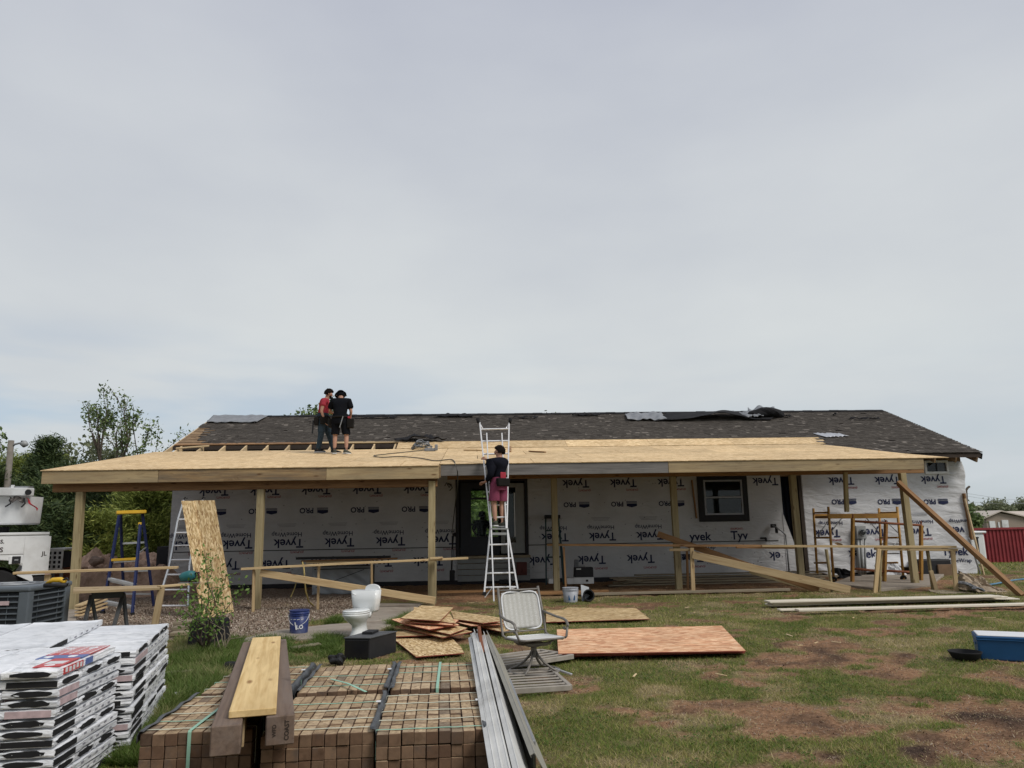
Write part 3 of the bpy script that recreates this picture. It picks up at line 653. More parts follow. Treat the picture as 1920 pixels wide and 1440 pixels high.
# big window right of the middle
wf = MB(); hw = H_win
for a, b, c, d in cells(hw[0]-.05, hw[1]+.05, hw[2]-.06, hw[3]+.05, [(hw[0]+.12, hw[1]-.09, hw[2]+.12, hw[3]-.05)]): wf.box(((a+b)/2, W-.03, (c+d)/2), (b-a, .08, d-c))
wfo = wf.build('window', M['black'], house, bevel=.006, label='black framed sash window')
i0, i1, j0, j1 = hw[0]+.122, hw[1]-.092, hw[2]+.122, hw[3]-.052; jm = (j0+j1)/2+.0
sa = MB()
for a, b, c, d in cells(i0, i1, j0, j1, [(i0+.05, i1-.05, j0+.05, jm-.025), (i0+.05, i1-.05, jm+.025, j1-.05)]): sa.box(((a+b)/2, W-.028, (c+d)/2), (b-a, .05, d-c))
sa.build('sash', M['grey_plastic'], wfo, bevel=.004)
MB().box(((i0+i1)/2, W-.015, (jm+j1)/2), (i1-i0-.1, .008, j1-jm-.07)).build('pane', M['glass_dark'], wfo)
MB().box(((i0+i1)/2, W-.02, (jm+j0)/2), (i1-i0-.1, .008, jm-j0-.07)).build('pane', M['glass_dark'], wfo)
cu_ = MB().grid(lambda u, v: (i0+.06+(i1-i0-.12)*u, W+.08+.02*math.sin(u*30+2*math.sin(5*v))+.01*math.sin(11*v+9*u), j0+.05+(jm-j0-.10)*v), 40, 12)
MB().box(((i0+i1)/2, W+.13, (j0+j1)/2), (i1-i0, .01, j1-j0)).build('backing', M['black'], wfo)
cu_.build('pane_reflection', plain('teal grey curtain', (.025, .055, .06), .9, .1, var=.6), wfo, smooth=True, solid=.004)  # teal sheet in place of the reflection in the lower pane
board('side_trim', P(1297, 900, W-.04), P(1306, 972, W-.04), .04, .07, M['beam'], house, up=(0, -1, 0))
# small high slider on the right end
ws = MB(); hs = H_small
for a, b, c, d in cells(hs[0]-.03, hs[1]+.03, hs[2]-.04, hs[3]+.03, [(hs[0]+.03, hs[1]-.03, hs[2]+.03, hs[3]-.03)]): ws.box(((a+b)/2, W-.035, (c+d)/2), (b-a, .09, d-c))
wso = ws.build('window', M['white_plastic'], house, bevel=.004, label='small high sliding window with a white frame')
MB().box(((hs[0]+hs[1])/2, W-.02, (hs[2]+hs[3])/2), (hs[1]-hs[0]-.06, .01, hs[3]-hs[2]-.06)).build('pane', M['glass_dark'], wso)
MB().box(((hs[0]+hs[1])/2+.02, W-.03, (hs[2]+hs[3])/2), (.03, .02, hs[3]-hs[2]-.06)).build('mullion', M['black'], wso)
MB().box(((hs[0]+hs[1])/2+.16, W-.012, (hs[2]+hs[3])/2-.02), (.26, .01, hs[3]-hs[2]-.12)).build('blind', M['white_plastic'], wso)
# doorway filled by a near-black sheet as painted shade, studs at its sides
ho = H_open
MB().grid(lambda u, v: (ho[0]+(ho[1]-ho[0])*u, W+.22+.03*math.sin(u*22+v*3), ho[2]+(ho[3]-ho[2])*v), 26, 14).build('doorway_shade', plain('blue-black doorway shade', (.006, .008, .018), .8, .2, var=.4), house, smooth=True, solid=.004)
board('door_jamb', (ho[1]-.05, W+.03, ho[2]), (ho[1]-.05, W+.03, ho[3]), .16, .09, M['roof_edge'], house, up=(1, 0, 0))
tw = MB().prism([(ho[0]-.02, 0, P(1462, 960, W).z), (P(1492, 1000, W).x, 0, P(1492, 1035, W).z), (P(1492, 1000, W).x, 0, P(1492, 1074, W).z), (ho[0]-.02, 0, ho[2])], (0, .008, 0))
tw.v = [(a, W-.03+b, c) for a, b, c in tw.v]; tw.build('torn_wrap', M['wrap'], house)

# roof: sheathing, shingles in lapped courses, ridge, rafter tails
roof = MB()
def rp(x, Y, dz=0): return (x, Y, zroof(Y)+dz)
YJ, YK = 21.25, 21.83                          # the porch deck meets the old roof here; between the two the old rafters lie open on the left
GAPX = PR(742, 844).x; OSBX = PR(1552, 832).x
MB().add([rp(RXL+.02, EV+.1, -.34), rp(XL+.3, EV+.1, -.34), rp(XL+.3, RG, -.34), rp(RXL+.02, RG, -.34)], [(0, 1, 2, 3)]).build('soffit', M['roof_edge'], house, solid=.02)
def rslab(x0, x1, ya, yb): roof.add([rp(x0, ya, -.03), rp(x1, ya, -.03), rp(x1, yb, -.03), rp(x0, yb, -.03), rp(x0, ya, -.14), rp(x1, ya, -.14), rp(x1, yb, -.14), rp(x0, yb, -.14)],
         [(0, 1, 2, 3), (7, 6, 5, 4), (0, 4, 5, 1), (1, 5, 6, 2), (2, 6, 7, 3), (3, 7, 4, 0)])
rslab(RXL, RXR, EV, YJ-.12); rslab(RXL, RXR, YK, RG); rslab(GAPX, RXR, YJ-.12, YK)
zr = zroof(RG)
roof.add([(RXL, RG+.001, zr-.03), (RXR, RG+.001, zr-.03), (RXR, BK, zr-RS*(BK-RG)-.03), (RXL, BK, zr-RS*(BK-RG)-.03), (RXL, RG+.001, zr-.14), (RXR, RG+.001, zr-.14), (RXR, BK, zr-RS*(BK-RG)-.14), (RXL, BK, zr-RS*(BK-RG)-.14)],
         [(0, 3, 2, 1), (4, 5, 6, 7), (2, 3, 7, 6), (1, 2, 6, 5), (3, 0, 4, 7)])
roofo = roof.build('roof', M['roof_edge'], house, fix=True)
sv = []; sf = []; tint = []
sl_ = math.atan(RS); ex = .135
LLP = [PR(*q_) for q_ in ((396, 837), (390, 833), (372, 824), (398, 808), (380, 801))]
def leftlimit(Y):      # where the old shingles have been stripped
    base = np.interp(Y, [q_.y for q_ in LLP]+[24.5, 25.1], [q_.x for q_ in LLP]+[RXL+.2, RXL-.1])
    return base + .12*math.sin(Y*23)
rows = int((RG-EV)/(ex*math.cos(sl_)))
nrm = Vector((0, -math.sin(sl_), math.cos(sl_)))
for r in range(rows+1):
    Y0 = EV-.03 + r*ex*math.cos(sl_); Y1 = min(Y0+ex*1.5*math.cos(sl_), RG+.01); x = RXL-.02 - random.random()*.3
    while x < RXR+.03:
        wd = random.choice((.07, .1, .14, .2)); xa, xb = max(x, RXL-.02), min(x+wd-.004, RXR+.03); x += wd
        if xb-xa < .03 or xb < leftlimit(Y0): continue
        if Y0 < YK-.02 and xb < OSBX+.12*math.sin(Y0*31): continue
        if random.random() < .004: continue
        th = random.choice((.008, .012, .016)); b = len(sv)
        p = [Vector(rp(xa, Y0)), Vector(rp(xb, Y0)), Vector(rp(xb, Y1)), Vector(rp(xa, Y1))]
        o1 = nrm*(.014+th*.8); o2 = nrm*.004
        sv += [p[0]+o1, p[1]+o1, p[2]+o2, p[3]+o2, p[0]+nrm*.0, p[1]+nrm*.0]
        sf += [(b, b+1, b+2, b+3), (b+4, b+5, b+1, b)]
        tv = min(1, max(0, random.gauss(.48, .17))); tv = 1.0 if random.random() < .035 else tv; tint += [tv, tv*.5]
def rawmesh(name, v, f, m, parent, tint=None, **k):
    me = bpy.data.meshes.new(name); me.from_pydata([tuple(p) for p in v], [], f); me.materials.append(m)
    if tint is not None: a = me.attributes.new('tint', 'FLOAT', 'FACE'); a.data.foreach_set('value', np.array(tint, np.float32))
    o = bpy.data.objects.new(name, me); COL.objects.link(o); setparent(o, parent); return tag(o, **k)
und = MB().add([rp(RXL+.02, EV, -.02), rp(OSBX-.2, EV, -.02), rp(OSBX-.2, YJ-.14, -.02), rp(RXL+.02, YJ-.14, -.02)], [(0, 1, 2, 3)]).build('shade_sheet_under_porch', M['felt'], roofo, solid=.004)  # black sheet added so the roof under the porch deck reads as shade
rawmesh('shingles', sv, sf, M['shingle'], roofo, tint, kind='stuff')
# back slope gets one plain shingle sheet (never in view)
bs = MB(); bs.add([(RXL, RG, zr), (RXR, RG, zr), (RXR, BK, zr-RS*(BK-RG)), (RXL, BK, zr-RS*(BK-RG))], [(0, 3, 2, 1)]); bs.build('rear_shingle_sheet', M['felt'], roofo)
n_cap = 72
capm = MB().add([(-.155, -.16, -.055), (.155, -.16, -.055), (.155, 0, .012), (-.155, 0, .012), (.155, .16, -.055), (-.155, .16, -.055), (-.155, -.16, -.07), (.155, -.16, -.07), (-.155, .16, -.07), (.155, .16, -.07)], [(0, 1, 2, 3), (3, 2, 4, 5), (6, 7, 1, 0), (5, 4, 9, 8)])
cap0 = None
for k in range(n_cap):
    x = RXL+.5 + (RXR-RXL-.4)*k/n_cap
    if cap0 is None: cap0 = capm.build('ridge_cap', M['felt'], roofo); c_ = cap0
    else: c_ = cap0.copy(); COL.objects.link(c_)
    c_.location = (x, RG, zr+.03+random.uniform(0, .012)); c_.scale = ((RXR-RXL)/n_cap/.31*1.02, 1, 1); c_.parent = None; setparent(c_, roofo)
# fascia-less eave on the right: rafter tails and drip edge
for k in range(9):
    x = RXR-.12 - k*.61
    board('rafter_tail', rp(x, EV+.02, -.22), rp(x, W-.02, -.22), .045, .14, M['osb_old'], roofo)
board('rake_board', rp(RXR+.02, EV, -.12), rp(RXR+.02, RG, -.12), .03, .16, M['felt'], roofo)
board('rake_board', rp(RXL-.02, EV, -.09), rp(RXL-.02, RG, -.09), .03, .14, M['rafter'], roofo)
# bare boards on the stripped left corner of the roof
for k in range(10):
    Y0 = YK+k*.29
    board('roof_plank', rp(RXL+.02, Y0+.14, -.012), rp(RXL+random.uniform(1.2, 1.9), Y0+.14, -.012), .27, .022, M['osb_old'], roofo, up=tuple(nrm), bevel=0)
board('roof_plank', rp(RXL+.05, YK+.05, .01), rp(GAPX-2.4, YK+.05, .01), .13, .025, M['pine_red'], roofo, up=tuple(nrm), bevel=0)
board('roof_plank', rp(GAPX-2.38, YK+.06, .01), rp(GAPX+.2, YK+.06, .01), .13, .025, M['pine'], roofo, up=tuple(nrm), bevel=0)
board('roof_plank', PR(330, 842)+Vector((0, 0, .02)), PR(392, 838)+Vector((0, 0, .03)), .10, .025, M['pine'], roofo, up=tuple(nrm), bevel=0)
x_ = RXL+.25
while x_ < GAPX+.1:
    board('roof_rafter', rp(x_, YJ-.3, -.10), rp(x_, YK+.15, -.10), .045, .14, M['rafter'], roofo, bevel=0); x_ += .61
# underlayment and flashing pieces lying on the roof
def roofsheet(name, pxs, m, label, cat, hump=0, nu=24, nv=8, dz=.05, wav=.02, seed=0):
    a, b, c, d = [PR(*p) for p in pxs]       # near-left, near-right, far-right, far-left
    rn = random.Random(seed); ph = [rn.uniform(0, 6) for _ in range(6)]
    def fn(u, v):
        p = (a*(1-u)+b*u)*(1-v)+(d*(1-u)+c*u)*v
        h = dz + wav*(1+math.sin(u*13+ph[0]+3*v))*.5 + wav*.6*(1+math.sin(u*29+ph[1]-5*v))*.5 + hump*math.exp(-((u-.55)/.2)**2)*(1-.75*v)
        e = .05*math.sin(u*37+ph[2])*(v-.5)
        return p + nrm*h + Vector((0, 1, RS))*e
    return MB().grid(fn, nu, nv).build(name, m, None, label, cat, None, None, smooth=True, solid=.012)
roofsheet('roofing_felt', [(1228, 792), (1445, 790), (1460, 778), (1255, 777)], M['felt'], 'black roofing felt humped up along the ridge beside the crumpled bundle', 'roofing felt', hump=.24, wav=.03, nu=60)
roofsheet('underlayment_sheet', [(1176, 791), (1250, 791), (1240, 777), (1172, 779)], M['felt_grey'], 'torn pale grey underlayment flap near the ridge', 'roofing felt', wav=.045, nu=50, seed=3)
roofsheet('underlayment_sheet', [(1400, 790), (1432, 788), (1420, 780), (1370, 781)], M['felt_grey'], 'small grey underlayment flap at the right end of the black felt', 'roofing felt', dz=.12, wav=.05, seed=5)
roofsheet('underlayment_sheet', [(388, 795), (482, 795), (503, 782), (400, 782)], M['felt_grey'], 'grey underlayment strip left of the workers at the roof corner', 'roofing felt', wav=.02, seed=8)
roofsheet('flashing_sheet', [(1548, 822), (1592, 820), (1572, 815), (1525, 815)], M['flash'], 'pale metal flashing sheet on the right part of the roof', 'flashing', wav=.015, seed=9, dz=.035)
roofsheet('roofing_felt', [(738, 830.5), (838, 830), (822, 826.5), (772, 822)], M['felt'], 'black roofing felt scrap lying above the coil of cord', 'roofing felt', wav=.07, hump=.1, seed=11, nu=40)
for i, (x0, x1, y, s) in enumerate(((660, 745, 786.5, 2), (815, 890, 784.5, 4), (1072, 1126, 782, 3), (960, 1010, 787, 1.5), (1440, 1485, 784, 1.5), (1560, 1570, 781, 2), (1590, 1650, 789, 1.2))):
    roofsheet('lifted_shingle', [(x0, y), (x1, y), (x1-4, y-s), (x0+6, y-s)], M['felt'], 'black lifted strip of shingle below the ridge, ' + ('left of the long ladder', 'just left of the long ladder tip', 'left of the grey flap', 'right of the long ladder', 'right of the crumpled bundle', 'far right, tiny', 'far right under the ridge end')[i], 'shingle strip', wav=.04, nu=14, nv=3, seed=20+i)
# crumpled bundle at the ridge
cb = bmesh.new(); bmesh.ops.create_icosphere(cb, subdivisions=3, radius=.5)
for v in cb.verts:
    n_ = .35*math.sin(v.co.x*9+v.co.z*4)+.3*math.sin(v.co.y*11+v.co.x*5); v.co = v.co*(1+.35*n_); v.co.x *= 1.2; v.co.z *= .38; v.co.y *= .6
me = bpy.data.meshes.new('felt_bundle'); cb.to_mesh(me); cb.free(); me.materials.append(M['felt']); fb = bpy.data.objects.new('felt_bundle', me); COL.objects.link(fb)
fb.location = PR(1437, 783)+Vector((0, -.05, .14)); tag(fb, 'crumpled black bundle of roofing felt at the ridge', 'felt bundle')
fl = MB().grid(lambda u, v: tuple(PR(1403+50*u, 781-9*v+2*math.sin(9*u))+Vector((0, 0, .15+.06*math.sin(12*u+3*v)))), 14, 5).build('loose_flap', M['felt_grey'], fb, smooth=True, solid=.01)

# ================================================================== PORCH
porch = thing('porch', 'unfinished timber porch roof on posts along the front of the house', 'porch', (0, 16, 0))
FYL, FYR = 15.84, 16.22                      # planes of the two fascias
XSTEP = P(823, 880, FYL).x
def zd(Y): return zdeck(Y)
XDL = P(77, 882, FYL).x; XDR = P(1774, 858, FYR).x
XRP = [(FYR-.1, XDR)]+[(PD(*q_).y, PD(*q_).x) for q_ in ((1680, 848.5), (1600, 839.5), (1562, 836))]
def xr(Y): return float(np.interp(Y, [a for a, b in XRP], [b for a, b in XRP]))
def deckpanel(x0, x1, ya, yb, clip=None):
    g_ = .006
    p = [(x0+g_, ya+g_), (x1-g_, ya+g_), (x1-g_, yb-g_), (x0+g_, yb-g_)]
    if clip: p = [(x0+g_, ya+g_), (min(x1-g_, clip(ya)), ya+g_), (min(x1-g_, clip(yb)), yb-g_), (x0+g_, yb-g_)]
    if p[1][0]-p[0][0] < .1: return
    slab('deck_panel', [(x, y, zd(y)) for x, y in p], .014, M['osb_deck'], porch)
def decksec(x0, x1, y0, y1, clip=None, off=0.):
    y = y0; r = 0
    while y < y1-.02:
        yb = min(y+1.2, y1); x = x0 - (1.22 if r % 2 else 0) - off
        while x < x1-.02:
            xa, xb = max(x, x0), min(x+2.44, x1)
            if xb-xa > .05: deckpanel(xa, xb, y, yb, clip)
            x += 2.44
        y = yb; r += 1
decksec(XDL, XSTEP, FYL-.05, YJ)
decksec(XSTEP, XDR+3, FYR-.05, YJ, clip=lambda Y: xr(Y)+.05*math.sin(Y*9), off=.4)
x_ = GAPX
while x_ < OSBX-.1:
    x2 = min(x_+2.44, OSBX+.05); slab('deck_panel', [(x_+.004, YJ+.005, zroof(YJ)+.012), (x2-.004, YJ+.005, zroof(YJ)+.012), (x2-.004, YK+.08, zroof(YK+.08)+.012), (x_+.004, YK+.08, zroof(YK+.08)+.012)], .014, M['osb_deck'], porch); x_ = x2
def fasc(px0, px1, Y, m, hgt=.265, dz=0):
    a = P(px0, 880, Y).x; b = P(px1, 880, Y).x; z = zd(Y)-.018-hgt/2+dz
    board('fascia_board', (a+.003, Y, z), (b-.003, Y, z), .04, hgt, m, porch, bevel=.005)
fasc(80, 298, FYL, M['fascia_new']); fasc(298, 612, FYL, M['fascia']); fasc(612, 823, FYL, M['fascia_new'])
fasc(826, 1253, FYR, M['fascia_grey'], .25); fasc(1253, 1733, FYR, M['fascia_new'], .25)
board('fascia_board', (XSTEP+.0, FYL+.03, zd(16)-.16), (XSTEP+.0, FYR+.03, zd(16.2)-.16), .04, .265, M['fascia'], porch)
# rafters
ra = P(80, 880, FYL).x+.05; k = 0; xr_end = P(1731, 860, FYR).x
while ra < xr_end:
    y0 = (FYL if ra < XSTEP else FYR)+.025; y1 = YJ-.3
    while y1 > y0+.3 and ra > xr(y1)-.1: y1 -= .2
    d_ = .014+.004+.09
    board('rafter', (ra, y0, zd(y0)-d_), (ra, y1, zd(y1)-d_), .04, .18, M['rafter'], porch, bevel=0); ra += .605
# beams
bl0, bl1 = P(103, 905, 16.1), P(820, 905, 16.1); zbl = P(487, 917.5, 16.1).z
board('beam', (bl0.x, 16.10, zbl+.15), (bl1.x, 16.10, zbl+.15), .14, .30, M['beam'], porch)
bm1 = P(1729, 880, 18.0); zbr = P(1160, 895, 18.0).z
board('beam', (XSTEP+.1, 18.0, zbr+.17), (bm1.x, 18.0, zbr+.17), .14, .34, M['beam'], porch)
# posts
def post(pxt, pyt, pxb, pyb, Y, ztop, m='treated', w=.142):
    b = GG(pxb, pyb); b = Vector((P(pxb, pyb, Y).x, Y, gzf(P(pxb, pyb, Y).x, Y)-.05)); t_ = Vector((P(pxt, pyt, Y).x, Y, ztop-.002))
    board('post', b, t_, w, w, M[m], porch, up=(0, -1, 0), bevel=.005)
post(152, 920, 140, 1110, 16.1, zbl); post(490, 915, 481, 1138, 16.1, zbl); post(810, 905, 809, 1128, 16.05, zbl+.12)
post(1038, 897, 1044, 1105, 18.0, zbr); post(1261, 895, 1273, 1098, 18.0, zbr); post(1485, 892, 1503, 1088, 18.0, zbr); post(1691, 888, 1716, 1093, 17.9, zbr)
board('short_post', P(1581, 886, 18.0)+Vector((0, -.1, 0)), P(1584, 960, 18.0)+Vector((0, -.1, 0)), .09, .09, M['treated'], porch, up=(0, -1, 0))
board('post_side_board', P(495, 925, 16.19), P(487, 1125, 16.19), .04, .09, M['pine'], porch, up=(0, -1, 0))
tag(board('brace', P(1684, 905, 17.75), GG(1917, 1118), .09, .14, M['pine_red'], None, up=(0, -1, 0)), 'long diagonal board bracing the right end post down to the grass', 'brace board')
# ================================================================== FOREGROUND: shingle bundles
def rot2(th): return Matrix.Rotation(th, 4, 'Z')
ORD = ['top', 'second', 'third', 'fourth', 'fifth', 'sixth', 'seventh', 'eighth', 'ninth', 'tenth', 'eleventh', 'twelfth', 'thirteenth', 'fourteenth']
def bundle_proto(L_, W_, T_, seed):
    rn = random.Random(seed); bm = bmesh.new(); bmesh.ops.create_cube(bm, size=1)
    bmesh.ops.subdivide_edges(bm, edges=bm.edges[:], cuts=7, use_grid_fill=True)
    for v in bm.verts:
        x, y, z = v.co; ed = max(abs(x), abs(y))*2
        p = Vector((x*L_, y*W_, z*T_))
        p.z += (.004*math.sin(x*17+seed)+.004*math.sin(y*13+seed*2)) * (1 if z > .2 else .3) - (.010*sstep(.86, 1, ed) if z > .4 else -.004*sstep(.86, 1, ed) if z < -.4 else 0)
        k = 1-.012*abs(z*2)**3; p.x *= k; p.y *= k; p.x += rn.uniform(-.003, .003); p.y += rn.uniform(-.003, .003); v.co = p
    me = bpy.data.meshes.new('shingle_bundle'); bm.to_mesh(me); bm.free(); me.materials.append(M['wrapper'])
    for p in me.polygons: p.use_smooth = True
    root = bpy.data.objects.new('shingle_bundle', me)
    mo = root.modifiers.new('sm', 'EDGE_SPLIT') ; mo.split_angle = R_(40)
    kids = []
    for s in (-1, 1):                                    # dark openings where the shingles show through the wrapper's ends
        n = 22; pts = []
        for k in range(n):
            a = 2*math.pi*k/n; rx = W_*.37*(1+rn.uniform(-.05, .05)); rz = T_*.30*(1+rn.uniform(-.18, .18))
            pts.append((s*(L_/2-.006), abs(math.cos(a))**.6*math.copysign(1, math.cos(a))*rx+W_*(.04*math.sin(seed*2.1)), math.sin(a)*rz+.004*math.sin(seed+k)*abs(math.cos(a))))
        mb = MB().prism(pts, (s*.0085, 0, 0)); o = mb.build('opening', M['rubber']); COL.objects.unlink(o); kids.append(o)
        mb = MB(); y0 = s*(W_/2-.003)                     # print along the long side: dark block, faded pink block, lines of small print
        for (xa, xb, m) in ((-.48, -.40, 'rubber'), (-.395, -.2, 'pinkprint'), (-.16, -.145, 'ink_grey'), (.08, .09, 'ink_grey'), (.3, .32, 'ink_grey')):
            pass
        o = MB().box((.34*L_, s*(W_/2-.001), -.03*T_), ((.24+.03*(seed % 3))*L_, .008, T_*(.62+.1*(seed % 2)))).build('printed_label', M['pinkprint' if seed % 2 else 'rubber']); COL.objects.unlink(o); kids.append(o)
        mb = MB()
        for i in range(5): mb.box((L_*(-.38+.11*i), s*(W_/2-.001), rn.uniform(-.1, .15)*T_), (.035*L_, .007, T_*.22))
        o = mb.build('small_print', M['ink_grey']); COL.objects.unlink(o); o['kind'] = 'stuff'; kids.append(o)
    return root, kids
def put_bundle(proto, mat4, label, group):
    r, ks = proto; o = r.copy(); COL.objects.link(o); o.matrix_basis = mat4; tag(o, label, 'shingle bundle', group)
    for c in ks: d = c.copy(); COL.objects.link(d); d.parent = o
    return o
def stack(corner, th, Lb, layers, T, where, extra_cols, protos):
    ex_ = Vector((math.cos(th), math.sin(th), 0)); ey_ = Vector((-math.sin(th), math.cos(th), 0)); Wb = Lb/3; gp = 'white shingle bundles, '+where
    ztop = corner.z
    for i in range(layers+1):
        zc = ztop - T/2 - T*(i-1)
        for c in range(3):
            if i == 0 and c not in extra_cols: continue
            lay = i
            across = (lay % 3 == 1) and i > 0
            j = Vector((random.uniform(-.010, .010), random.uniform(-.010, .010), 0)); jr = random.uniform(-.012, .012)
            if across:   # long axis left-right, ends face right
                ctr = corner - ex_*(Lb/2) + ey_*(Wb*(c+.5)); ang = th; col = ('near', 'middle', 'far')[c]
            else:        # long axis away from the camera, ends face the camera
                ctr = corner - ex_*(Wb*(c+.5)) + ey_*(Lb/2); ang = th+math.pi/2; col = ('right-hand', 'middle', 'left-hand')[c]
                if random.random() < .0: ang += math.pi
            m4 = Matrix.Translation(Vector((ctr.x, ctr.y, zc))+j) @ Matrix.Rotation(ang+jr+(math.pi if not across else 0), 4, 'Z')
            nm = 'loose top layer' if i == 0 else ORD[i-1]+' layer'
            put_bundle(protos[random.randrange(len(protos))], m4, f'white shingle bundle, {nm}, {col} column of the {where}', gp)
TB = .0565
cA = G(112, 1272, .735); cB = G(257, 1218, .735)
pA = [bundle_proto(.96, .315, TB-.002, s) for s in (1, 2, 3, 7, 8, 9)]; pB = [bundle_proto(1.74, .57, TB-.002, s) for s in (4, 5, 6, 10, 11, 12)]
stack(cA, R_(4.5), .96, 13, TB, 'near stack', (1, 2), pA)
stack(cB, R_(14), 1.74, 13, TB, 'rear stack', (1, 2), pB)
# the red printed bundle on the near stack
th = R_(6); ex_ = Vector((math.cos(th), math.sin(th), 0)); ey_ = Vector((-math.sin(th), math.cos(th), 0))
rb = pA[1][0].copy(); COL.objects.link(rb); ctr = cA - ex_*.16 + ey_*.45 + Vector((0, 0, .032)); rb.matrix_basis = Matrix.Translation(ctr) @ Matrix.Rotation(th+math.pi/2, 4, 'Z')
tag(rb, 'shingle bundle with bright red printed wrapper on top of the near stack', 'shingle bundle'); rb.name = 'printed_shingle_bundle'
for c in pA[1][1]:
    if c.name.startswith('opening'): d = c.copy(); COL.objects.link(d); d.parent = rb
def onb(name, x0, x1, y0, y1, m, z=.034, h=.004): return MB().box(((x0+x1)/2, (y0+y1)/2, z), (x1-x0, y1-y0, h)).build(name, M[m], None)
def kid(o, p): o.parent = p; return o
kid(onb('red_panel', -.40, -.09, -.135, .02, 'redprint', .0300), rb); kid(onb('red_panel', .06, .43, -.138, .138, 'redprint', .0300), rb); kid(onb('blue_band', -.08, .05, -.142, .142, 'blueprint', .0300), rb)
gl = MB()
for k in range(8): gl.bar((.07+.045*k, -.135, .0328), (min(.43, .07+.045*k+.10), .135, .0328), .006, .003)
for k in range(5): gl.bar((.07, -.13+.062*k, .0331), (.42, -.13+.062*k, .0331), .006, .003)
kid(gl.build('lattice_print', M['white_plastic']), rb)
tx = MB(); put_text(tx, 'SHINGLES', (-.25, -.06, .0335), .22, xdir=(0, 1, 0), ydir=(-1, 0, 0), bold=.02); kid(MB().box((-.26, -.06, .0325), (.10, .11, .003)).build('print_block', M['white_plastic']), rb)
kid(MB().box((-.25, -.157, 0), (.30, .006, .040)).build('red_panel', M['redprint']), rb); kid(MB().box((.0, -.157, 0), (.12, .006, .040)).build('blue_band', M['blueprint']), rb)
lt = MB()
for k in range(5): lt.box((-.36+.055*k, -.161, random.uniform(-.004, .004)), (.03, .003, .028))
kid(lt.build('white_lettering', M['white_plastic']), rb)
# ------------------------------------------------------------------ bricks in strapped cubes
bmk = bmesh.new(); bmesh.ops.create_cube(bmk, size=1); bmesh.ops.scale(bmk, vec=(.0675, .198, .0675), verts=bmk.verts); bmesh.ops.bevel(bmk, geom=bmk.edges[:], offset=.003, segments=1, affect='EDGES')
brickme = bpy.data.meshes.new('brick'); bmk.to_mesh(brickme); bmk.free(); brickme.materials.append(M['brick'])
THB = R_(2.5)
def brickcube(corner, where, nx_=9, ny_=5, nz_=6, guards=('L', 'R'), greens=(), ztop=.45, straps=(.06, .24, .42, .60, .80)):
    root = thing('brick_cube', f'strapped cube of brown bricks, {where}', 'brick pallet', (corner.x, corner.y, 0), THB, 'strapped cubes of brown bricks')
    Mw = Matrix.Translation((corner.x, corner.y, 0)) @ rot2(THB); bw_, bl, bh = .0705, .203, .0705
    for k in range(nz_):
        z = ztop - bh*(k+.5)
        for i in range(nx_):
            for j in range(ny_):
                if not (k == 0 or j == 0 or i == nx_-1 or i == 0 or j == ny_-1 and k < 2): continue
                if k > 0 and j > 0 and i == 0 and 'left cube' not in where: continue
                o = bpy.data.objects.new('brick', brickme); COL.objects.link(o); o.parent = root
                o.location = (bw_*(i+.5)+random.uniform(-.002, .002), bl*(j+.5)+random.uniform(-.006, .006), z+random.uniform(-.004, .004)*(k == 0))
                o.rotation_euler = (random.uniform(-.012, .012), random.uniform(-.015, .015)*(k == 0), random.uniform(-.014, .014))
    wd, dp = bw_*nx_, bl*ny_
    MB().box((wd/2, dp/2, (ztop-.075)/2), (wd-.16, dp-.42, ztop-.15)).build('core', M['interior'], None).parent = root
    for s in straps:
        mb = MB(); y = dp*s/.85; n = 14; sag = random.uniform(-.012, .012)
        pts = [(-.006, y-.01, ztop-.16), (-.006, y, ztop+.004)] + [(wd*t/n, y+sag*math.sin(math.pi*t/n), ztop+.0055+.0012*math.sin(t*1.7)) for t in range(n+1)] + [(wd+.006, y, ztop+.002), (wd+.006, y-.01, ztop-.2)]
        for a, b in zip(pts[:-1], pts[1:]): mb.bar(a, b, .011, .0022, up=(0, 0, 1) if abs(a[2]-b[2]) < .05 else (1, 0, 0))
        mb.build('strap', M['strap_white' if random.random() < .65 else 'strap_green'], None).parent = root
    for gx in greens:
        mb = MB(); pts = [(gx, -.006, .05), (gx, -.006, ztop), (gx, .0, ztop+.009)] + [(gx+.02*t/6, dp*t/6*.97, ztop+.010) for t in range(1, 7)]
        for a, b in zip(pts[:-1], pts[1:]): mb.bar(a, b, .02, .0025, up=(0, 0, 1) if abs(a[2]-b[2]) < .05 else (0, 1, 0))
        mb.build('green_strap', M['strap_green'], None).parent = root
    for g_ in guards:
        x0 = 0 if g_ == 'L' else wd; sg = 1 if g_ == 'L' else -1
        def fn(u, v, x0=x0, sg=sg):
            y = dp*(-.01+1.0*u); wob = .012*math.sin(u*14+x0*9)+.008*math.sin(u*33)
            if v < .5: return (x0-sg*(.012+wob*.5), y, ztop+.012-(.5-v)*.12)
            return (x0+sg*((v-.5)*.05+wob*.3), y, ztop+.013+.006*math.sin(u*21)+.004)
        gd = MB().grid(fn, 22, 6).build('corner_guard', M['corner_black'], None, smooth=True, solid=.003); gd.parent = root
        if g_ == 'R':
            st = MB().box((wd-.028, dp*.62, ztop+.030), (.03, .045, .002)).build('sticker', M['white_plastic'], None); st.parent = root
    return root
front_r = G(705, 1377, .45); front_m = G(489, 1381, .45); front_l = G(262, 1377, .45)
brickcube(front_r, 'near right cube beside the long metal channels', guards=('R',))
brickcube(front_m, 'near middle cube, right of the dark timbers', guards=('R',), straps=(.08, .26, .44, .62))
brickcube(front_l, 'near left cube under the dark timbers', greens=(.28,), guards=('L',), straps=(.06, .22, .38, .56, .78))
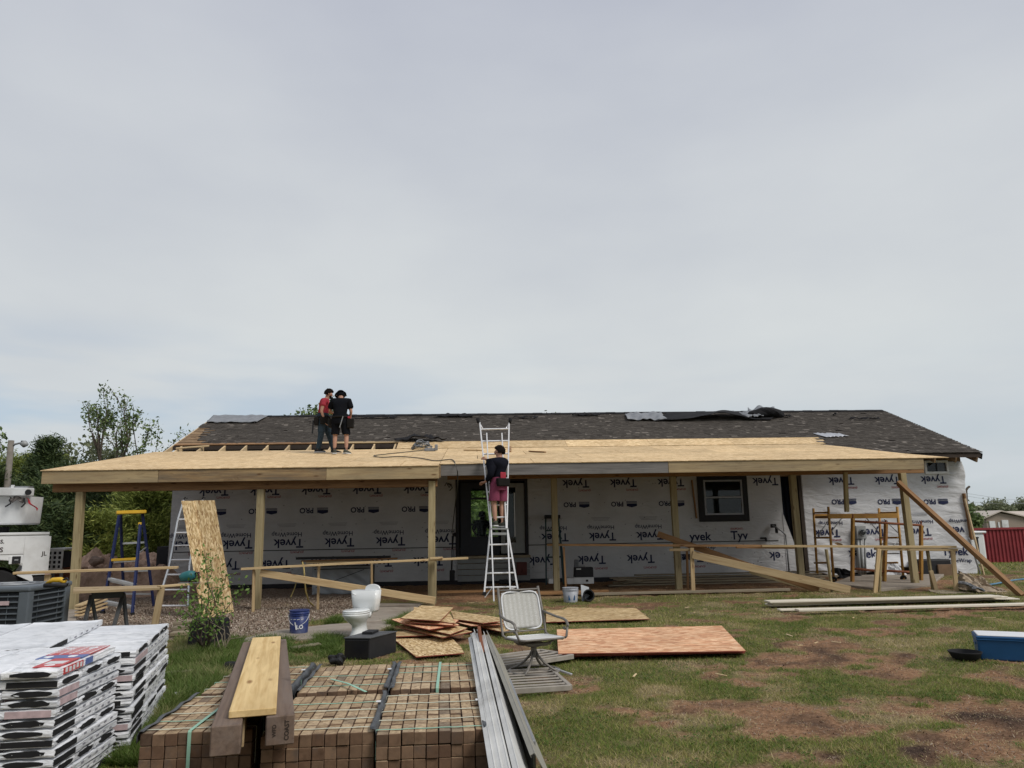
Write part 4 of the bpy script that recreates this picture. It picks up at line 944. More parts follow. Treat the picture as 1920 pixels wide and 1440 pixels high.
eyb = Vector((-math.sin(THB), math.cos(THB), 0)); exb = Vector((math.cos(THB), math.sin(THB), 0))
brickcube(front_r+eyb*1.05+exb*.01, 'rear right cube in front of the pile of boards', ztop=.475, greens=(.33,), guards=('L',), straps=(.18, .5, .7))
brickcube(front_m+eyb*1.06+exb*.0, 'rear middle cube in front of the black box', ztop=.465, guards=('L', 'R'), straps=(.15, .45))
brickcube(front_l+eyb*1.05+exb*.02, 'rear left cube mostly under the dark timbers', ztop=.455, guards=('R',), straps=(.1, .3, .5, .75))
lb = MB()
a = G(620, 1273, .485); b = G(686, 1297, .49); lb.bar(a, (a+b)/2+Vector((0, 0, .012)), .02, .003); lb.bar((a+b)/2+Vector((0, 0, .012)), b, .02, .003)
lb.build('loose_strap', M['strap_green'], None, 'loose end of green strap lying across the middle brick cubes', 'strap')
# timbers and the yellow board
def zc(p, dz): return p+Vector((0, 0, dz))
tl = board('timber', zc(G(424, 1360, .602), -.075), zc(G(472, 1203, .602), -.075), .15, .15, M['timber'], None, bevel=.006); tag(tl, 'dark brown square timber, the left one under the yellow board', 'timber', 'square timbers on the bricks')
ta, tb_ = zc(G(526, 1342, .602), -.075), zc(G(521, 1199, .602), -.075)
tr = board('timber', ta, tb_, .15, .152, M['timber'], None, bevel=.006); tag(tr, 'dark brown square timber with lettering stamped on its end, right under the yellow board', 'timber', 'square timbers on the bricks')
d = (tb_-ta).normalized(); Yd = Vector((0, 0, 1)).cross(d).normalized()
lt = MB(); put_text(lt, 'COAST', ta-d*.0025-Yd*.035, .105, xdir=(0, 0, 1), ydir=tuple(Yd), bold=.03); put_text(lt, 'WFD', ta-d*.0025+Yd*.03, .065, xdir=(0, 0, 1), ydir=tuple(Yd), bold=.02)
lt.build('stamped_letters', M['ink_black'], tr, fix=False)
tag(board('plank', zc(G(474, 1330, .643), -.019), zc(G(500, 1194, .643), -.019), .245, .038, M['yellow_board'], None), 'fresh yellow plank lying on the two dark timbers', 'plank')
tag(board('thin_board', zc(G(455, 1372, .52), -.01), zc(G(474, 1265, .52), -.01), .018, .14, M['pine'], None), 'thin pale board on edge against the left timber', 'thin board')

# long white metal channels leaning on the bricks
def channel(tip, near, h, m, label, lean=-.22):
    a = P(*near); b = P(*tip); d = b-a; L_ = d.length; X = d/L_; S = Vector((0, 0, 1)).cross(X).normalized(); Z = X.cross(S)
    Mx = Matrix((X, S, Z)).transposed().to_4x4() @ Matrix.Rotation(lean, 4, 'X'); Mx.translation = a
    o = MB().prism([(0, 0, 0), (L_, 0, 0), (L_-.14, 0, -h), (0, 0, -h)], (0, .006, 0)).build('metal_channel', M[m], None, bevel=.0015); o.matrix_basis = Mx
    f1 = MB().box((L_/2-.06, .019, -.004), (L_-.16, .026, .004)); f1.box((L_/2-.09, .019, -h+.004), (L_-.24, .026, .004)); f1.box((L_/2-.06, .032, -.012), (L_-.17, .003, .016))
    fo = f1.build('flange', M[m], None); fo.parent = o
    return tag(o, label, 'metal channel', 'long metal channels beside the bricks')
channel((913, 1182, 7.3), (1004, 1412, 4.35), .27, 'olive_metal', 'rightmost long metal channel with the olive face, leaning beside the bricks', -.50)
channel((907, 1183, 7.35), (976, 1452, 3.85), .27, 'white_dull', 'second long white metal channel from the right, beside the bricks', -.45)
channel((895, 1180, 7.4), (960, 1458, 3.8), .27, 'white_dull', 'middle long white metal channel beside the bricks', -.42)
channel((889, 1179, 7.45), (946, 1462, 3.75), .27, 'white_dull', 'fourth long white metal channel from the right, beside the bricks', -.40)
channel((883, 1188, 7.5), (934, 1468, 3.7), .30, 'white_dull', 'leftmost long metal channel touching the bricks', -.38)
rs = board('rusty_strip', P(898, 1190, 7.3), P(905, 1240, 6.6), .03, .16, M['rust'], None); tag(rs, 'rusty strip wedged between the ends of the metal channels', 'rusty strip')
tag(board('metal_sheet', P(1001, 1395, 4.75)+Vector((0, 0, -.12)), P(946, 1275, 6.3)+Vector((.04, 0, -.13)), .02, .28, M['steel'], None), 'low grey panel on the grass right of the metal channels', 'grey panel')

# ------------------------------------------------------------------ sheets of board
def sheet(pxz, m, label, group, t=.012, red=True, z=None):
    pts = [GG(a, b, z if zz is None else zz) for a, b, zz in [(p+(None,))[:3] for p in pxz]]
    c = sum(pts, Vector())/len(pts)
    # flatten to one plane
    o = slab('board_sheet', pts, t, M[m], None, label=label, cat='osb sheet', group=group)
    if red:
        n = len(pts); mb = MB()
        for k in range(n):
            a, b = pts[k], pts[(k+1) % n]; out_ = ((a+b)/2-c); out_.z = 0; out_.normalize()
            mb.bar(a+out_*.001+Vector((0, 0, -t*.55)), b+out_*.001+Vector((0, 0, -t*.55)), .004, t*.8)
        mb.build('sealed_edge', M['rededge'], o)
    return o
PG = 'offcut sheets in the middle pile'
sheet([(730, 1191), (780, 1231), (870, 1224), (864, 1213), (848, 1197), (757, 1179)], 'osb', 'lowest sheet of the middle pile, sticking out towards the bricks', PG, z=.05)
sheet([(736, 1184), (770, 1182), (820, 1190), (742, 1193)], 'osb', 'broken strip of board between the two lowest sheets of the middle pile', PG, z=.09)
sheet([(741, 1174), (830, 1195), (885, 1184), (800, 1162)], 'osb', 'dark edged sheet low in the middle pile, its corner pointing at the bricks', PG, z=.12)
sheet([(760, 1171), (844, 1189), (876, 1177), (800, 1160)], 'osb', 'sheet in the middle of the left pile, in shadow under the top ones', PG, z=.16)
sheet([(734, 1161), (752, 1168), (804, 1180), (861, 1171), (800, 1152)], 'osb_red', 'reddish sheet near the top of the middle pile with a sharp left corner', PG, z=.20)
sheet([(769, 1167), (848, 1172), (860, 1162), (790, 1152)], 'osb_red', 'pale edged sheet second from the top of the middle pile', PG, z=.235)
sheet([(775, 1158), (855, 1169), (842, 1149), (776, 1138)], 'osb', 'sheet just under the topmost one of the middle pile', PG, z=.25)
sheet([(751, 1159), (825, 1164), (850, 1139), (790, 1135)], 'osb', 'topmost square sheet of the middle pile', PG, z=.285)
sheet([(895, 1174), (945, 1185), (954, 1181), (954, 1169), (910, 1160)], 'osb', 'lowest sheet at the right end of the middle pile next to the chair', PG, z=.09)
sheet([(855, 1166), (882, 1173), (945, 1170), (850, 1146)], 'osb_red', 'dark sheet under the long right-hand one of the middle pile', PG, z=.15)
sheet([(851, 1160), (905, 1168), (952, 1163), (940, 1158), (845, 1145)], 'osb', 'long sheet on the right side of the middle pile, next to the chair', PG, z=.19)
RG_ = 'reddish sheets stacked on the lawn'
sheet([(1068, 1230), (1396, 1223), (1350, 1176), (1060, 1183)], 'osb_red', 'lowest sheet of the reddish stack on the lawn', RG_, z=.04)
sheet([(1052, 1229), (1396, 1222), (1352, 1174), (1047, 1182)], 'osb_red', 'middle sheet of the reddish stack on the lawn', RG_, z=.07)
sheet([(1047, 1225), (1398, 1220), (1353, 1173), (1044, 1180)], 'osb_red', 'topmost sheet of the reddish stack on the lawn', RG_, z=.10)
sheet([(1024, 1166), (1218, 1160), (1192, 1140), (1064, 1139), (1056, 1143), (1024, 1144)], 'osb', 'single tan sheet lying flat on the grass behind the chair', 'loose sheets on the grass', z=.05)
# two ripped sheets leaning on the ladder at the left
def leaning(pxs, Ys, m, label):
    pts = [P(a, b, Y) for (a, b), Y in zip(pxs, Ys)]; nrm_ = (pts[1]-pts[0]).cross(pts[3]-pts[0]).normalized()
    X = (pts[3]-pts[0]).normalized(); c = sum(pts, Vector())/4; Yv = nrm_.cross(X); Mx = Matrix((X, Yv, nrm_)).transposed().to_4x4(); Mx.translation = c
    o = MB().prism([Mx.inverted() @ p for p in pts], (Mx.inverted().to_3x3() @ Vector((0, .02, 0)))).build('board_sheet', M[m], None); o.matrix_basis = Mx
    return tag(o, label, 'osb sheet', 'ripped sheets leaning on the left ladder')
leaning([(340, 939), (364, 939), (398, 1157), (378, 1158)], (15.2, 15.2, 14.5, 14.5), 'osb', 'left one of the two narrow boards leaning on the ladder')
leaning([(364, 938.5), (402, 938), (438, 1147), (398.5, 1157)], (15.22, 15.22, 14.52, 14.52), 'osb', 'right, wider one of the two boards leaning on the ladder')

# ------------------------------------------------------------------ patio chair
cc = GG(1002, 1269)
chair = thing('patio_chair', 'white sling swivel patio chair with a taupe tube frame on the lawn', 'chair', (cc.x, cc.y, cc.z+.05), R_(20)); chair.scale = (.97, .97, .84)
def ck(mb, name, m, **k): o = mb.build(name, M[m], None, **k); o.parent = chair; return o
def arc(c, r, a0, a1, n, ax='xy'):
    pts = []
    for k in range(n+1):
        t = a0+(a1-a0)*k/n
        pts.append(Vector(c)+(Vector((r*math.cos(t), r*math.sin(t), 0)) if ax == 'xy' else Vector((0, r*math.cos(t), r*math.sin(t)))))
    return pts
ck(MB().tube(arc((0, 0, .02), .28, 0, 2*math.pi, 36), .014, 8, False), 'base_ring', 'chair_frame', smooth=True)
for k in range(4):
    t = math.pi/4+k*math.pi/2; dx, dy = math.cos(t), math.sin(t)
    ck(MB().tube([(.02*dx, .02*dy, .26), (.05*dx, .05*dy, .2), (.12*dx, .12*dy, .12), (.2*dx, .2*dy, .06), (.28*dx, .28*dy, .022)], .015, 8), 'base_leg', 'chair_frame', smooth=True)
ck(MB().lathe([(.03, .18), (.035, .2), (.032, .3), (.06, .31), (.06, .33)], n=16), 'swivel_post', 'chair_frame', smooth=False)
ck(MB().box((0, 0, .345), (.24, .26, .03)).box((0, -.12, .36), (.3, .05, .03)), 'swivel_plate', 'chair_frame', bevel=.008)
for s in (-1, 1):
    ck(MB().tube([(s*.13, -.02, .345), (s*.2, -.03, .36), (s*.255, -.06, .40), (s*.262, -.2, .415)], .013, 8), 'support_rod', 'chair_frame', smooth=True)
def rrect(hx, y0, y1, z0, z1, n=5, r=.06):
    pts = []
    for (cx, cy, a0) in ((hx-r, y0+r, -math.pi/2), (hx-r, y1-r, 0), (-hx+r, y1-r, math.pi/2), (-hx+r, y0+r, math.pi)):
        for k in range(n+1):
            t = a0+math.pi/2*k/n; y = cy+r*math.sin(t); pts.append(Vector((cx+r*math.cos(t), y, z0+(z1-z0)*(y-y0)/(y1-y0))))
    return pts+[pts[0]]
ck(MB().tube(rrect(.265, -.27, .24, .435, .40), .015, 8, False), 'seat_frame', 'chair_frame', smooth=True)
def seatfn(u, v): x = -.245+.49*u; y = -.262+.49*v; return (x, y, .447-.035*v-.018*math.sin(math.pi*u)*math.sin(math.pi*v))
ck(MB().grid(seatfn, 16, 16), 'seat', 'sling', smooth=True, solid=.008)
ck(MB().tube([(x, y, z+.008) for x, y, z in rrect(.245, -.265, .225, .437, .405)], .009, 6, False), 'seat_piping', 'white_plastic', smooth=True)
def bk(s, z): return Vector((s, .24+.17*(z-.40)/.6, z))
for s in (-1, 1):
    ck(MB().tube([Vector((s*.265, .16, .41)), bk(s*.268, .43), bk(s*.27, .55), bk(s*.262, .8), bk(s*.255, 1.02)], .015, 8), 'back_post', 'chair_frame', smooth=True)
    ck(MB().tube([bk(s*.27, .70), (s*.30, .2, .675), (s*.315, .05, .655), (s*.315, -.12, .65), (s*.315, -.20, .63), (s*.315, -.235, .58), (s*.31, -.215, .535), (s*.305, -.17, .53), (s*.303, -.16, .555)], .016, 8), 'armrest', 'chair_frame', smooth=True)
    ck(MB().tube([(s*.312, -.225, .56), (s*.30, -.235, .5), (s*.285, -.25, .45), (s*.268, -.24, .43)], .014, 8), 'arm_support', 'chair_frame', smooth=True)
ck(MB().tube([bk(-.255, .985), bk(.255, .985)], .012, 8), 'back_rail', 'chair_frame', smooth=True)
ck(MB().tube([bk(-.262, .47), bk(.262, .47)], .011, 8), 'back_rail', 'chair_frame', smooth=True)
def backfn(u, v): p = bk(-.225+.45*u, .50+.455*v); return tuple(p+Vector((0, .02*math.sin(math.pi*u), 0)))
t = NT('woven sling', .75, .2); wv = t.n('ShaderNodeTexBrick'); wv.inputs['Scale'].default_value = 26; wv.inputs['Color1'].default_value = (.62, .62, .6, 1); wv.inputs['Color2'].default_value = (.52, .52, .50, 1); wv.inputs['Mortar'].default_value = (.27, .26, .22, 1)
wv.inputs['Mortar Size'].default_value = .03; mpn = t.n('ShaderNodeMapping'); mpn.inputs['Rotation'].default_value = (R_(90), 0, 0); t.l(t.tc.outputs['Object'], mpn.inputs[0]); t.l(mpn.outputs[0], wv.inputs[0])
wave = t.n('ShaderNodeTexWave'); wave.inputs['Scale'].default_value = 5.2; t.l(t.tc.outputs['Object'], wave.inputs[0]); t.base(t.mix(t.ramp(wave.outputs[0], [(.3, (0, 0, 0)), (.7, (.45, .45, .45))]), wv.outputs[0], (.36, .35, .31))); M['woven'] = t.m
ck(MB().grid(backfn, 14, 14), 'backrest', 'woven', smooth=True, solid=.008)
pts = []
for k in range(33):
    t_ = 2*math.pi*k/32; c_, s_ = math.cos(t_), math.sin(t_); e_ = .35
    pts.append(bk(.235*math.copysign(abs(c_)**e_, c_), .7275+.235*math.copysign(abs(s_)**e_, s_))+Vector((0, -.006, 0)))
ck(MB().tube(pts, .011, 6, False), 'back_piping', 'white_plastic', smooth=True)
# slatted panels under and behind the chair
def slatpanel(px, n, label, z=.05, name='slatted_panel', solidpan=None):
    a, b, c, d = [GG(x, y, z) for x, y in px]; root = thing(name, label, 'slatted panel', tuple(a), 0, 'old slatted panels under the chair')
    for p, q in ((a, b), (b, c), (c, d), (d, a)): board('frame_rail', p, q, .045, .05, M['slat'], root)
    for k in range(1, n):
        t_ = k/n; board('slat', a*(1-t_)+d*t_+Vector((0, 0, .014)), b*(1-t_)+c*t_+Vector((0, 0, .014)), .05, .012, M['slat'], root)
    if solidpan: slab('pan', [p+Vector((0, 0, -.01)) for p in (a, b, c, d)], .006, M[solidpan], root)
    return root
slatpanel([(946, 1297), (1069, 1289), (1032, 1256), (932, 1262)], 7, 'grey slatted panel flat on the grass under the chair base', .05)
slatpanel([(938, 1252), (1074, 1231), (1013, 1221), (930, 1232)], 4, 'brown framed panel lying behind the chair base', .07, solidpan='oldwood')
board_ = board('metal_strut', GG(1040, 1254, .08), GG(1072, 1265, .05), .03, .02, M['alu'], None); tag(board_, 'short metal strut sticking out right of the chair base', 'strut')

# ------------------------------------------------------------------ toilet
tp = GG(670, 1197)
toi = thing('toilet', 'white toilet standing on the concrete path, tank lid tipped up', 'toilet', tuple(tp), R_(-18)); toi.scale = (1, 1, .95)
def tk(mb, name, m='porcelain', **k): o = mb.build(name, M[m], None, **k); o.parent = toi; return o
def oval(z, rx, ry, cy=0, n=24): return [(rx*math.cos(2*math.pi*k/n), cy+ry*math.sin(2*math.pi*k/n), z) for k in range(n)]
def loft(rings):
    mb = MB(); n = len(rings[0]); vs = [v for r in rings for v in r]; fs = []
    for i in range(len(rings)-1):
        for k in range(n): fs.append((i*n+k, i*n+(k+1) % n, (i+1)*n+(k+1) % n, (i+1)*n+k))
    fs += [tuple(range(n-1, -1, -1)), tuple((len(rings)-1)*n+k for k in range(n))]
    return mb.add(vs, fs)
tk(loft([oval(0, .135, .22, .06), oval(.03, .13, .215, .06), oval(.12, .095, .17, .07), oval(.2, .09, .16, .05), oval(.25, .115, .19, 0), oval(.31, .16, .23, -.03), oval(.36, .18, .25, -.05), oval(.385, .182, .252, -.05)]), 'bowl', smooth=True)
tk(loft([oval(.385, .186, .25, -.05), oval(.40, .19, .255, -.05), oval(.407, .186, .25, -.05)]), 'seat', smooth=True)
tk(loft([oval(.412, .182, .245, -.05), oval(.425, .188, .25, -.05), oval(.434, .17, .23, -.05)]), 'seat_lid', smooth=True)
def rr(z, hx, hy, cy, e=.28, n=28):
    r = []
    for k in range(n):
        t_ = 2*math.pi*k/n; c_, s_ = math.cos(t_), math.sin(t_); r.append((hx*math.copysign(abs(c_)**e, c_), cy+hy*math.copysign(abs(s_)**e, s_), z))
    return r
tk(loft([rr(.37, .17, .075, .27), rr(.40, .185, .09, .27), rr(.55, .205, .10, .27), rr(.70, .215, .105, .27)]), 'tank', smooth=True)
tk(loft([oval(.28, .10, .10, .2), oval(.37, .13, .12, .22)]), 'tank_support', smooth=True)
pl = []
for k in range(13): t_ = math.pi*k/12; pl.append((.085-.125*math.cos(t_), .30, .70+.09*math.sin(t_)**.8))
tk(MB().prism(pl, (0, .03, 0)), 'tank_lid', bevel=.006)
tk(MB().box((0, .27, .702), (.39, .18, .006)), 'tank_opening')
tk(MB().tube([(-.17, .155, .655), (-.16, .14, .655), (-.11, .135, .635)], [.012, .014, .010], 8), 'flush_handle', smooth=True)

# ------------------------------------------------------------------ black cabinet, plastic bag, buckets
a = GG(648, 1237); f0, f1 = GG(645, 1237), GG(693, 1237); dv = (f1-f0); dv.z = 0; wcab = dv.length; thc = R_(-30)
cab = thing('black_cabinet', 'low black cabinet with a glossy front beside the toilet', 'cabinet', (f0.x, f0.y, f0.z), R_(-12))
hc = .25; dc = .80
bx_ = MB().prism([(0, 0, 0), (wcab, 0, 0), (wcab+.16, dc*.72, 0), (.12, dc*.72, 0)], (0, 0, hc)); o = bx_.build('body', M['black'], None, bevel=.006); o.parent = cab
o = MB().box((wcab/2, -.008, hc/2), (wcab-.02, .012, hc-.03)).build('glossy_front', M['blackgloss'], None, bevel=.003); o.parent = cab
o = MB().prism([(-.01, -.012, hc), (wcab+.01, -.012, hc), (wcab+.17, dc*.72+.01, hc), (.11, dc*.72+.01, hc)], (0, 0, .014)).build('top_board', plain('dark grey top', (.075, .078, .082), .5, .4), None, bevel=.003); o.parent = cab
o = MB().box((.2, .38, hc+.03), (.14, .24, .03)).build('loose_lid', M['black'], None, bevel=.004); o.parent = cab
bgm = bmesh.new(); bmesh.ops.create_icosphere(bgm, subdivisions=3, radius=.13)
for v in bgm.verts: v.co *= 1+.22*math.sin(v.co.x*40)+.18*math.sin(v.co.y*35+v.co.z*30); v.co.z *= .8
def blob(name, bm_, m, loc, label, cat, scale=(1, 1, 1), parent=None):
    me = bpy.data.meshes.new(name); bm_.to_mesh(me); me.materials.append(m); o = bpy.data.objects.new(name, me); COL.objects.link(o); o.location = loc; o.scale = scale; return tag(o, label, cat)
blob('plastic_bag', bgm, M['black'], GG(634, 1236, .07), 'crumpled black plastic bag beside the black cabinet', 'bag', (.75, .6, .6))
def bucket(name, px, r, h, m, label, rim='white_plastic'):
    p = GG(*px); root = thing(name, label, 'bucket', tuple(p))
    o = MB().lathe([(r*.86, 0), (r*.88, .01), (r, h), (r*.965, h), (r*.85, .02), (.001, .02)], n=28).build('body', M[m], None, smooth=True, fix=False); o.parent = root
    for z in (h*.80, h*.87, h*.985): o = MB().lathe([(r*(.86+.14*z/h)+.001, z-.006), (r*(.86+.14*z/h)+.008, z-.004), (r*(.86+.14*z/h)+.008, z+.004), (r*(.86+.14*z/h)+.001, z+.006)], n=28).build('rim', M[m], None); o.parent = root
    pts = [(r*1.04*math.cos(t_), -r*.75*math.sin(t_)-.02, h*.83-.16*math.sin(t_)) for t_ in [math.pi*k/14 for k in range(15)]]
    o = MB().tube(pts, .004, 6).build('handle', M[rim], None, smooth=True); o.parent = root
    return root
bk1 = bucket('blue_bucket', (560, 1190), .152, .37, 'navy_plastic', 'blue plastic bucket with white print standing beside the path')
lw = MB()
def cyl(p, r=.150): return Vector((r*math.sin(p.x/r), -r*math.cos(p.x/r), p.z))
put_text(lw, 'LO', (.045, 0, .13), .10, bold=.03, fn=lambda p: cyl(p, .1455)); lw.add([cyl(Vector(v), .1462) for v in ((-.04, 0, .2), (-.02, 0, .2), (.005, 0, .09), (-.015, 0, .09))], [(0, 1, 2, 3)])
for k in range(4): lw.add([cyl(Vector(v), .149) for v in ((-.12+.06*k, 0, .235), (-.08+.06*k, 0, .24), (-.08+.06*k, 0, .247), (-.12+.06*k, 0, .242))], [(0, 1, 2, 3)])
lw.build('bucket_print', M['white_plastic'], None, fix=False).parent = bk1
bk2 = bucket('grey_bucket', (1070, 1129), .165, .30, 'grey_plastic', 'grey white bucket with a blue label standing on the grass by the porch', 'steel')
MB().add([cyl(Vector(v), .160) for v in ((-.06, 0, .05), (.08, 0, .05), (.08, 0, .15), (-.06, 0, .15))], [(0, 1, 2, 3)]).build('blue_label', M['blue_plastic'], None, fix=False).parent = bk2
# leaning clear sheet and black drain part right of it
slb = leaning([(1089, 1096), (1104, 1101), (1106, 1116), (1091, 1130)], (16.6, 16.6, 16.45, 16.3), 'tarp_grey', 'pale curled plastic sheet leaning right of the grey bucket'); slb.name = 'plastic_sheet'; slb['category'] = 'plastic sheet'; del slb['group']
pot = thing('black_pot', 'black plastic pot tipped over on the grass beside the grey bucket', 'pot', tuple(GG(1102, 1127)+Vector((0, 0, .1))))
o = MB().lathe([(.07, -.12), (.11, .10), (.125, .10), (.125, .13), (.10, .13), (.07, -.1)], n=22).build('body', M['rubber'], None, smooth=False); o.parent = pot; o.rotation_euler = (R_(75), R_(20), 0)

# ------------------------------------------------------------------ cooler and rubber bowl
c0, c1 = GG(1838, 1238), GG(1945, 1237); wcl = (c1-c0).length
cool = thing('cooler', 'blue cooler with a white lid standing on the lawn', 'cooler', tuple(c0), R_(-28)); cool.scale = (1, 1, .85)
o = MB().box((wcl/2, .21, .135), (wcl, .40, .27), None, 1.03).build('body', M['blue_plastic'], None, bevel=.022); o.parent = cool
o = MB().box((wcl/2, .21, .292), (wcl+.03, .43, .04)).build('lid', M['blue_plastic'], None, bevel=.012); o.parent = cool
o = MB().box((wcl/2, .21, .318), (wcl-.01, .40, .014)).build('lid_top', M['white_plastic'], None, bevel=.005); o.parent = cool
o = MB().box((wcl/2, .21, .266), (wcl+.035, .435, .02)).build('rim', M['blue_plastic'], None, bevel=.008); o.parent = cool
for x in (-.004, wcl+.004): o = MB().box((x, .21, .20), (.03, .17, .04)).build('handle', M['blue_plastic'], None, bevel=.008); o.parent = cool
bp = GG(1811, 1238)
bowl = MB().lathe([(.10, 0), (.16, .03), (.195, .10), (.205, .115), (.195, .118), (.185, .105), (.15, .04), (.001, .03)], n=32).build('rubber_bowl', M['rubber'], None, 'black rubber feed bowl on the grass beside the blue cooler', 'bowl', smooth=True, fix=False); bowl.location = bp; bowl.scale = (.86, .86, .86)

# ------------------------------------------------------------------ long pale boards on the lawn and old boards along the wall
def longboard(name, px0, px1, w, h, m, label, group, z=.0):
    a = GG(*px0, z); b = GG(*px1, z); return tag(board(name, a, b, w, h, M[m], None), label, 'board', group)
M['primed'] = plain('primed pale board', (.68, .62, .51), .6, .3, var=.06, scale=2, bump=.05)
LG = 'primed pale boards stacked on the lawn'
longboard('pale_board', (1440, 1134), (1893, 1121), .30, .03, 'primed', 'lowest rear pale board of the stack on the lawn', LG, .05)
longboard('pale_board', (1444, 1131), (1880, 1118.5), .28, .03, 'primed', 'middle rear pale board of the stack on the lawn', LG, .085)
longboard('pale_board', (1438, 1128), (1868, 1117.5), .30, .03, 'primed', 'topmost wide pale board of the stack on the lawn', LG, .12)
longboard('pale_board', (1460, 1143.5), (1960, 1132), .17, .03, 'primed', 'low front pale board of the stack, its left end further left', LG, .035)
longboard('pale_board', (1494, 1144), (1990, 1131), .17, .035, 'primed', 'upper front pale board of the stack, its left end set back', LG, .075)
longboard('pale_board', (1500, 1124), (1910, 1123), .10, .02, 'primed', 'narrow pale board between the front and rear ones', LG, .06)
WG = 'old boards along the foot of the wall'
for i, (a, b, w, z, lab) in enumerate((((1140, 1095), (1560, 1096), .20, .06, 'lowest front old board lying along the foot of the wall'), ((1150, 1091), (1545, 1092), .20, .10, 'second old board lying along the foot of the wall'), ((1175, 1088), (1570, 1089), .20, .14, 'third old board lying along the foot of the wall'), ((1160, 1084.5), (1540, 1085), .18, .20, 'upper old board lying along the foot of the wall'), ((1190, 1081.5), (1550, 1083), .16, .25, 'topmost rear old board lying along the foot of the wall'))):
    p, q_ = P(*a, 19.3+.22*i), P(*b, 19.3+.22*i); p.z = q_.z = .05+.045*i+.02
    tag(board('old_board', p, q_, w, .035, M['oldwood'], None), lab, 'board', WG)
for i, (a, b, Y, lab) in enumerate((((975, 1102), (1140, 1099), 17.5, 'brown board on the ground just left of the middle post'), ((1090, 1113), (1480, 1108), 17.0, 'long grey brown edging board along the grass'), ((985, 1108), (1095, 1106), 17.2, 'short brown board behind the grey bucket'), ((820, 1103), (945, 1097), 17.8, 'yellowish board on the ground behind the long ladder'))):
    p, q_ = P(*a, Y), P(*b, Y); p.z = gzf(p.x, Y)+.05+.01*i; q_.z = gzf(q_.x, Y)+.05+.01*i
    tag(board('ground_board', p, q_, .14, .05, M['beam' if i != 1 else 'oldwood'], None), lab, 'board', 'boards on the ground at the porch edge')
for i in range(5):
    a = P(1144+6*i, 1084+2.5*i, 19.2); b = a+Vector((random.uniform(.3, .6), random.uniform(-.3, .3), random.uniform(-.02, .08))); a.z = max(a.z, .12)
    tag(board('broken_board', a, b, .12, .02, M['oldwood'], None), ('lowest', 'second', 'third', 'fourth', 'topmost')[i]+' broken splintered board end left of the old boards by the wall', 'broken board', 'broken board ends')
# ================================================================== WORK TABLES / RAILS OF LOOSE BOARDS
def tb(name, a, b, w, h, m, parent=None, up=(0, 0, 1), **k): return board(name, a, b, w, h, M[m], parent, up=up, **k)
lt_ = thing('plank_bench', 'long thin plank bench on legs under the left half of the porch', 'bench', (-6, 15.6, 0))
tb('top_plank', P(452, 1067, 15.5), P(640, 1057, 15.75), .09, .045, 'pine', lt_); tb('top_plank', P(640, 1057, 15.75), P(878, 1046.5, 15.9), .09, .045, 'pine', lt_)
for pxt, pyt, pxb, pyb, Y in ((476, 1068, 475, 1140, 15.6), (598, 1062, 596, 1136, 15.8), (697, 1056, 698, 1106, 17.0)): tb('leg', P(pxt, pyt, Y), Vector((P(pxb, pyb, Y).x, Y, gzf(P(pxb, pyb, Y).x, Y)-.03)), .04, .085, 'pine', lt_, up=(0, -1, 0))
tb('leg', P(817, 1052, 15.85), P(816, 1132, 15.85), .04, .085, 'treated', lt_, up=(0, -1, 0)); tb('cleat', P(806, 1047, 15.82), P(830, 1046, 15.82), .09, .045, 'pine', lt_)
tag(tb('board', P(488, 1074, 15.6), P(816, 1126, 15.75), .04, .14, 'pine'), 'diagonal board running down from the left bench to the foot of the middle post', 'board')
tag(tb('dark_plank', P(557, 1047, 18.2), P(732, 1044, 18.2), .25, .05, 'black'), 'long black plank lying over the grey covered crate', 'plank')
for i, (a, b, m) in enumerate((((566, 1052), (745, 1047), 'beam'), ((575, 1055), (700, 1052), 'pine'))): tag(tb('stacked_board', P(*a, 18.1), P(*b, 18.1), .2, .035, m), ('brown board under the long black plank', 'lower pale board under the long black plank')[i], 'board')
cr = thing('covered_crate', 'grey tarp covered crate standing against the wrapped wall', 'crate', tuple(P(640, 1112, 18.8)))
a, b = P(586, 1063, 18.7), P(694, 1115, 18.7); z0 = gzf(a.x, 18.7); zt = a.z
g_ = MB().grid(lambda u, v: (a.x+(b.x-a.x)*u, 18.7+.03*math.sin(u*9+v*5)+.02*math.sin(v*17+u*23), z0+(zt-z0)*v), 26, 16); g_.build('tarp', M['tarp_grey'], cr, smooth=True, solid=.01)
MB().box(((a.x+b.x)/2, 19.1, (z0+zt)/2), (b.x-a.x, .7, zt-z0-.02)).build('body', M['interior'], cr)
MB().bar((a.x+.1, 18.655, z0+.16), (b.x-.15, 18.655, zt-.08), .012, .012).bar((a.x+.05, 18.66, zt-.06), (b.x, 18.66, zt-.05), .012, .02).build('cord', M['black'], cr)
tag(MB().tube([P(567, 1054, 16.0), P(570, 1066, 15.9), P(571, 1085, 15.85), P(573, 1108, 15.9), P(579, 1128, 16.0), P(588, 1136, 16.1)], .016, 7).build('hose', M['hose'], None, smooth=True), 'yellow hose looped down from the left bench', 'hose')
tag(MB().tube([P(556, 1090, 18), P(552, 1104, 18), P(545, 1120, 17.6)], .012, 6).build('hose', M['hose'], None, smooth=True), 'short hanging end of yellow hose behind the left bench', 'hose')
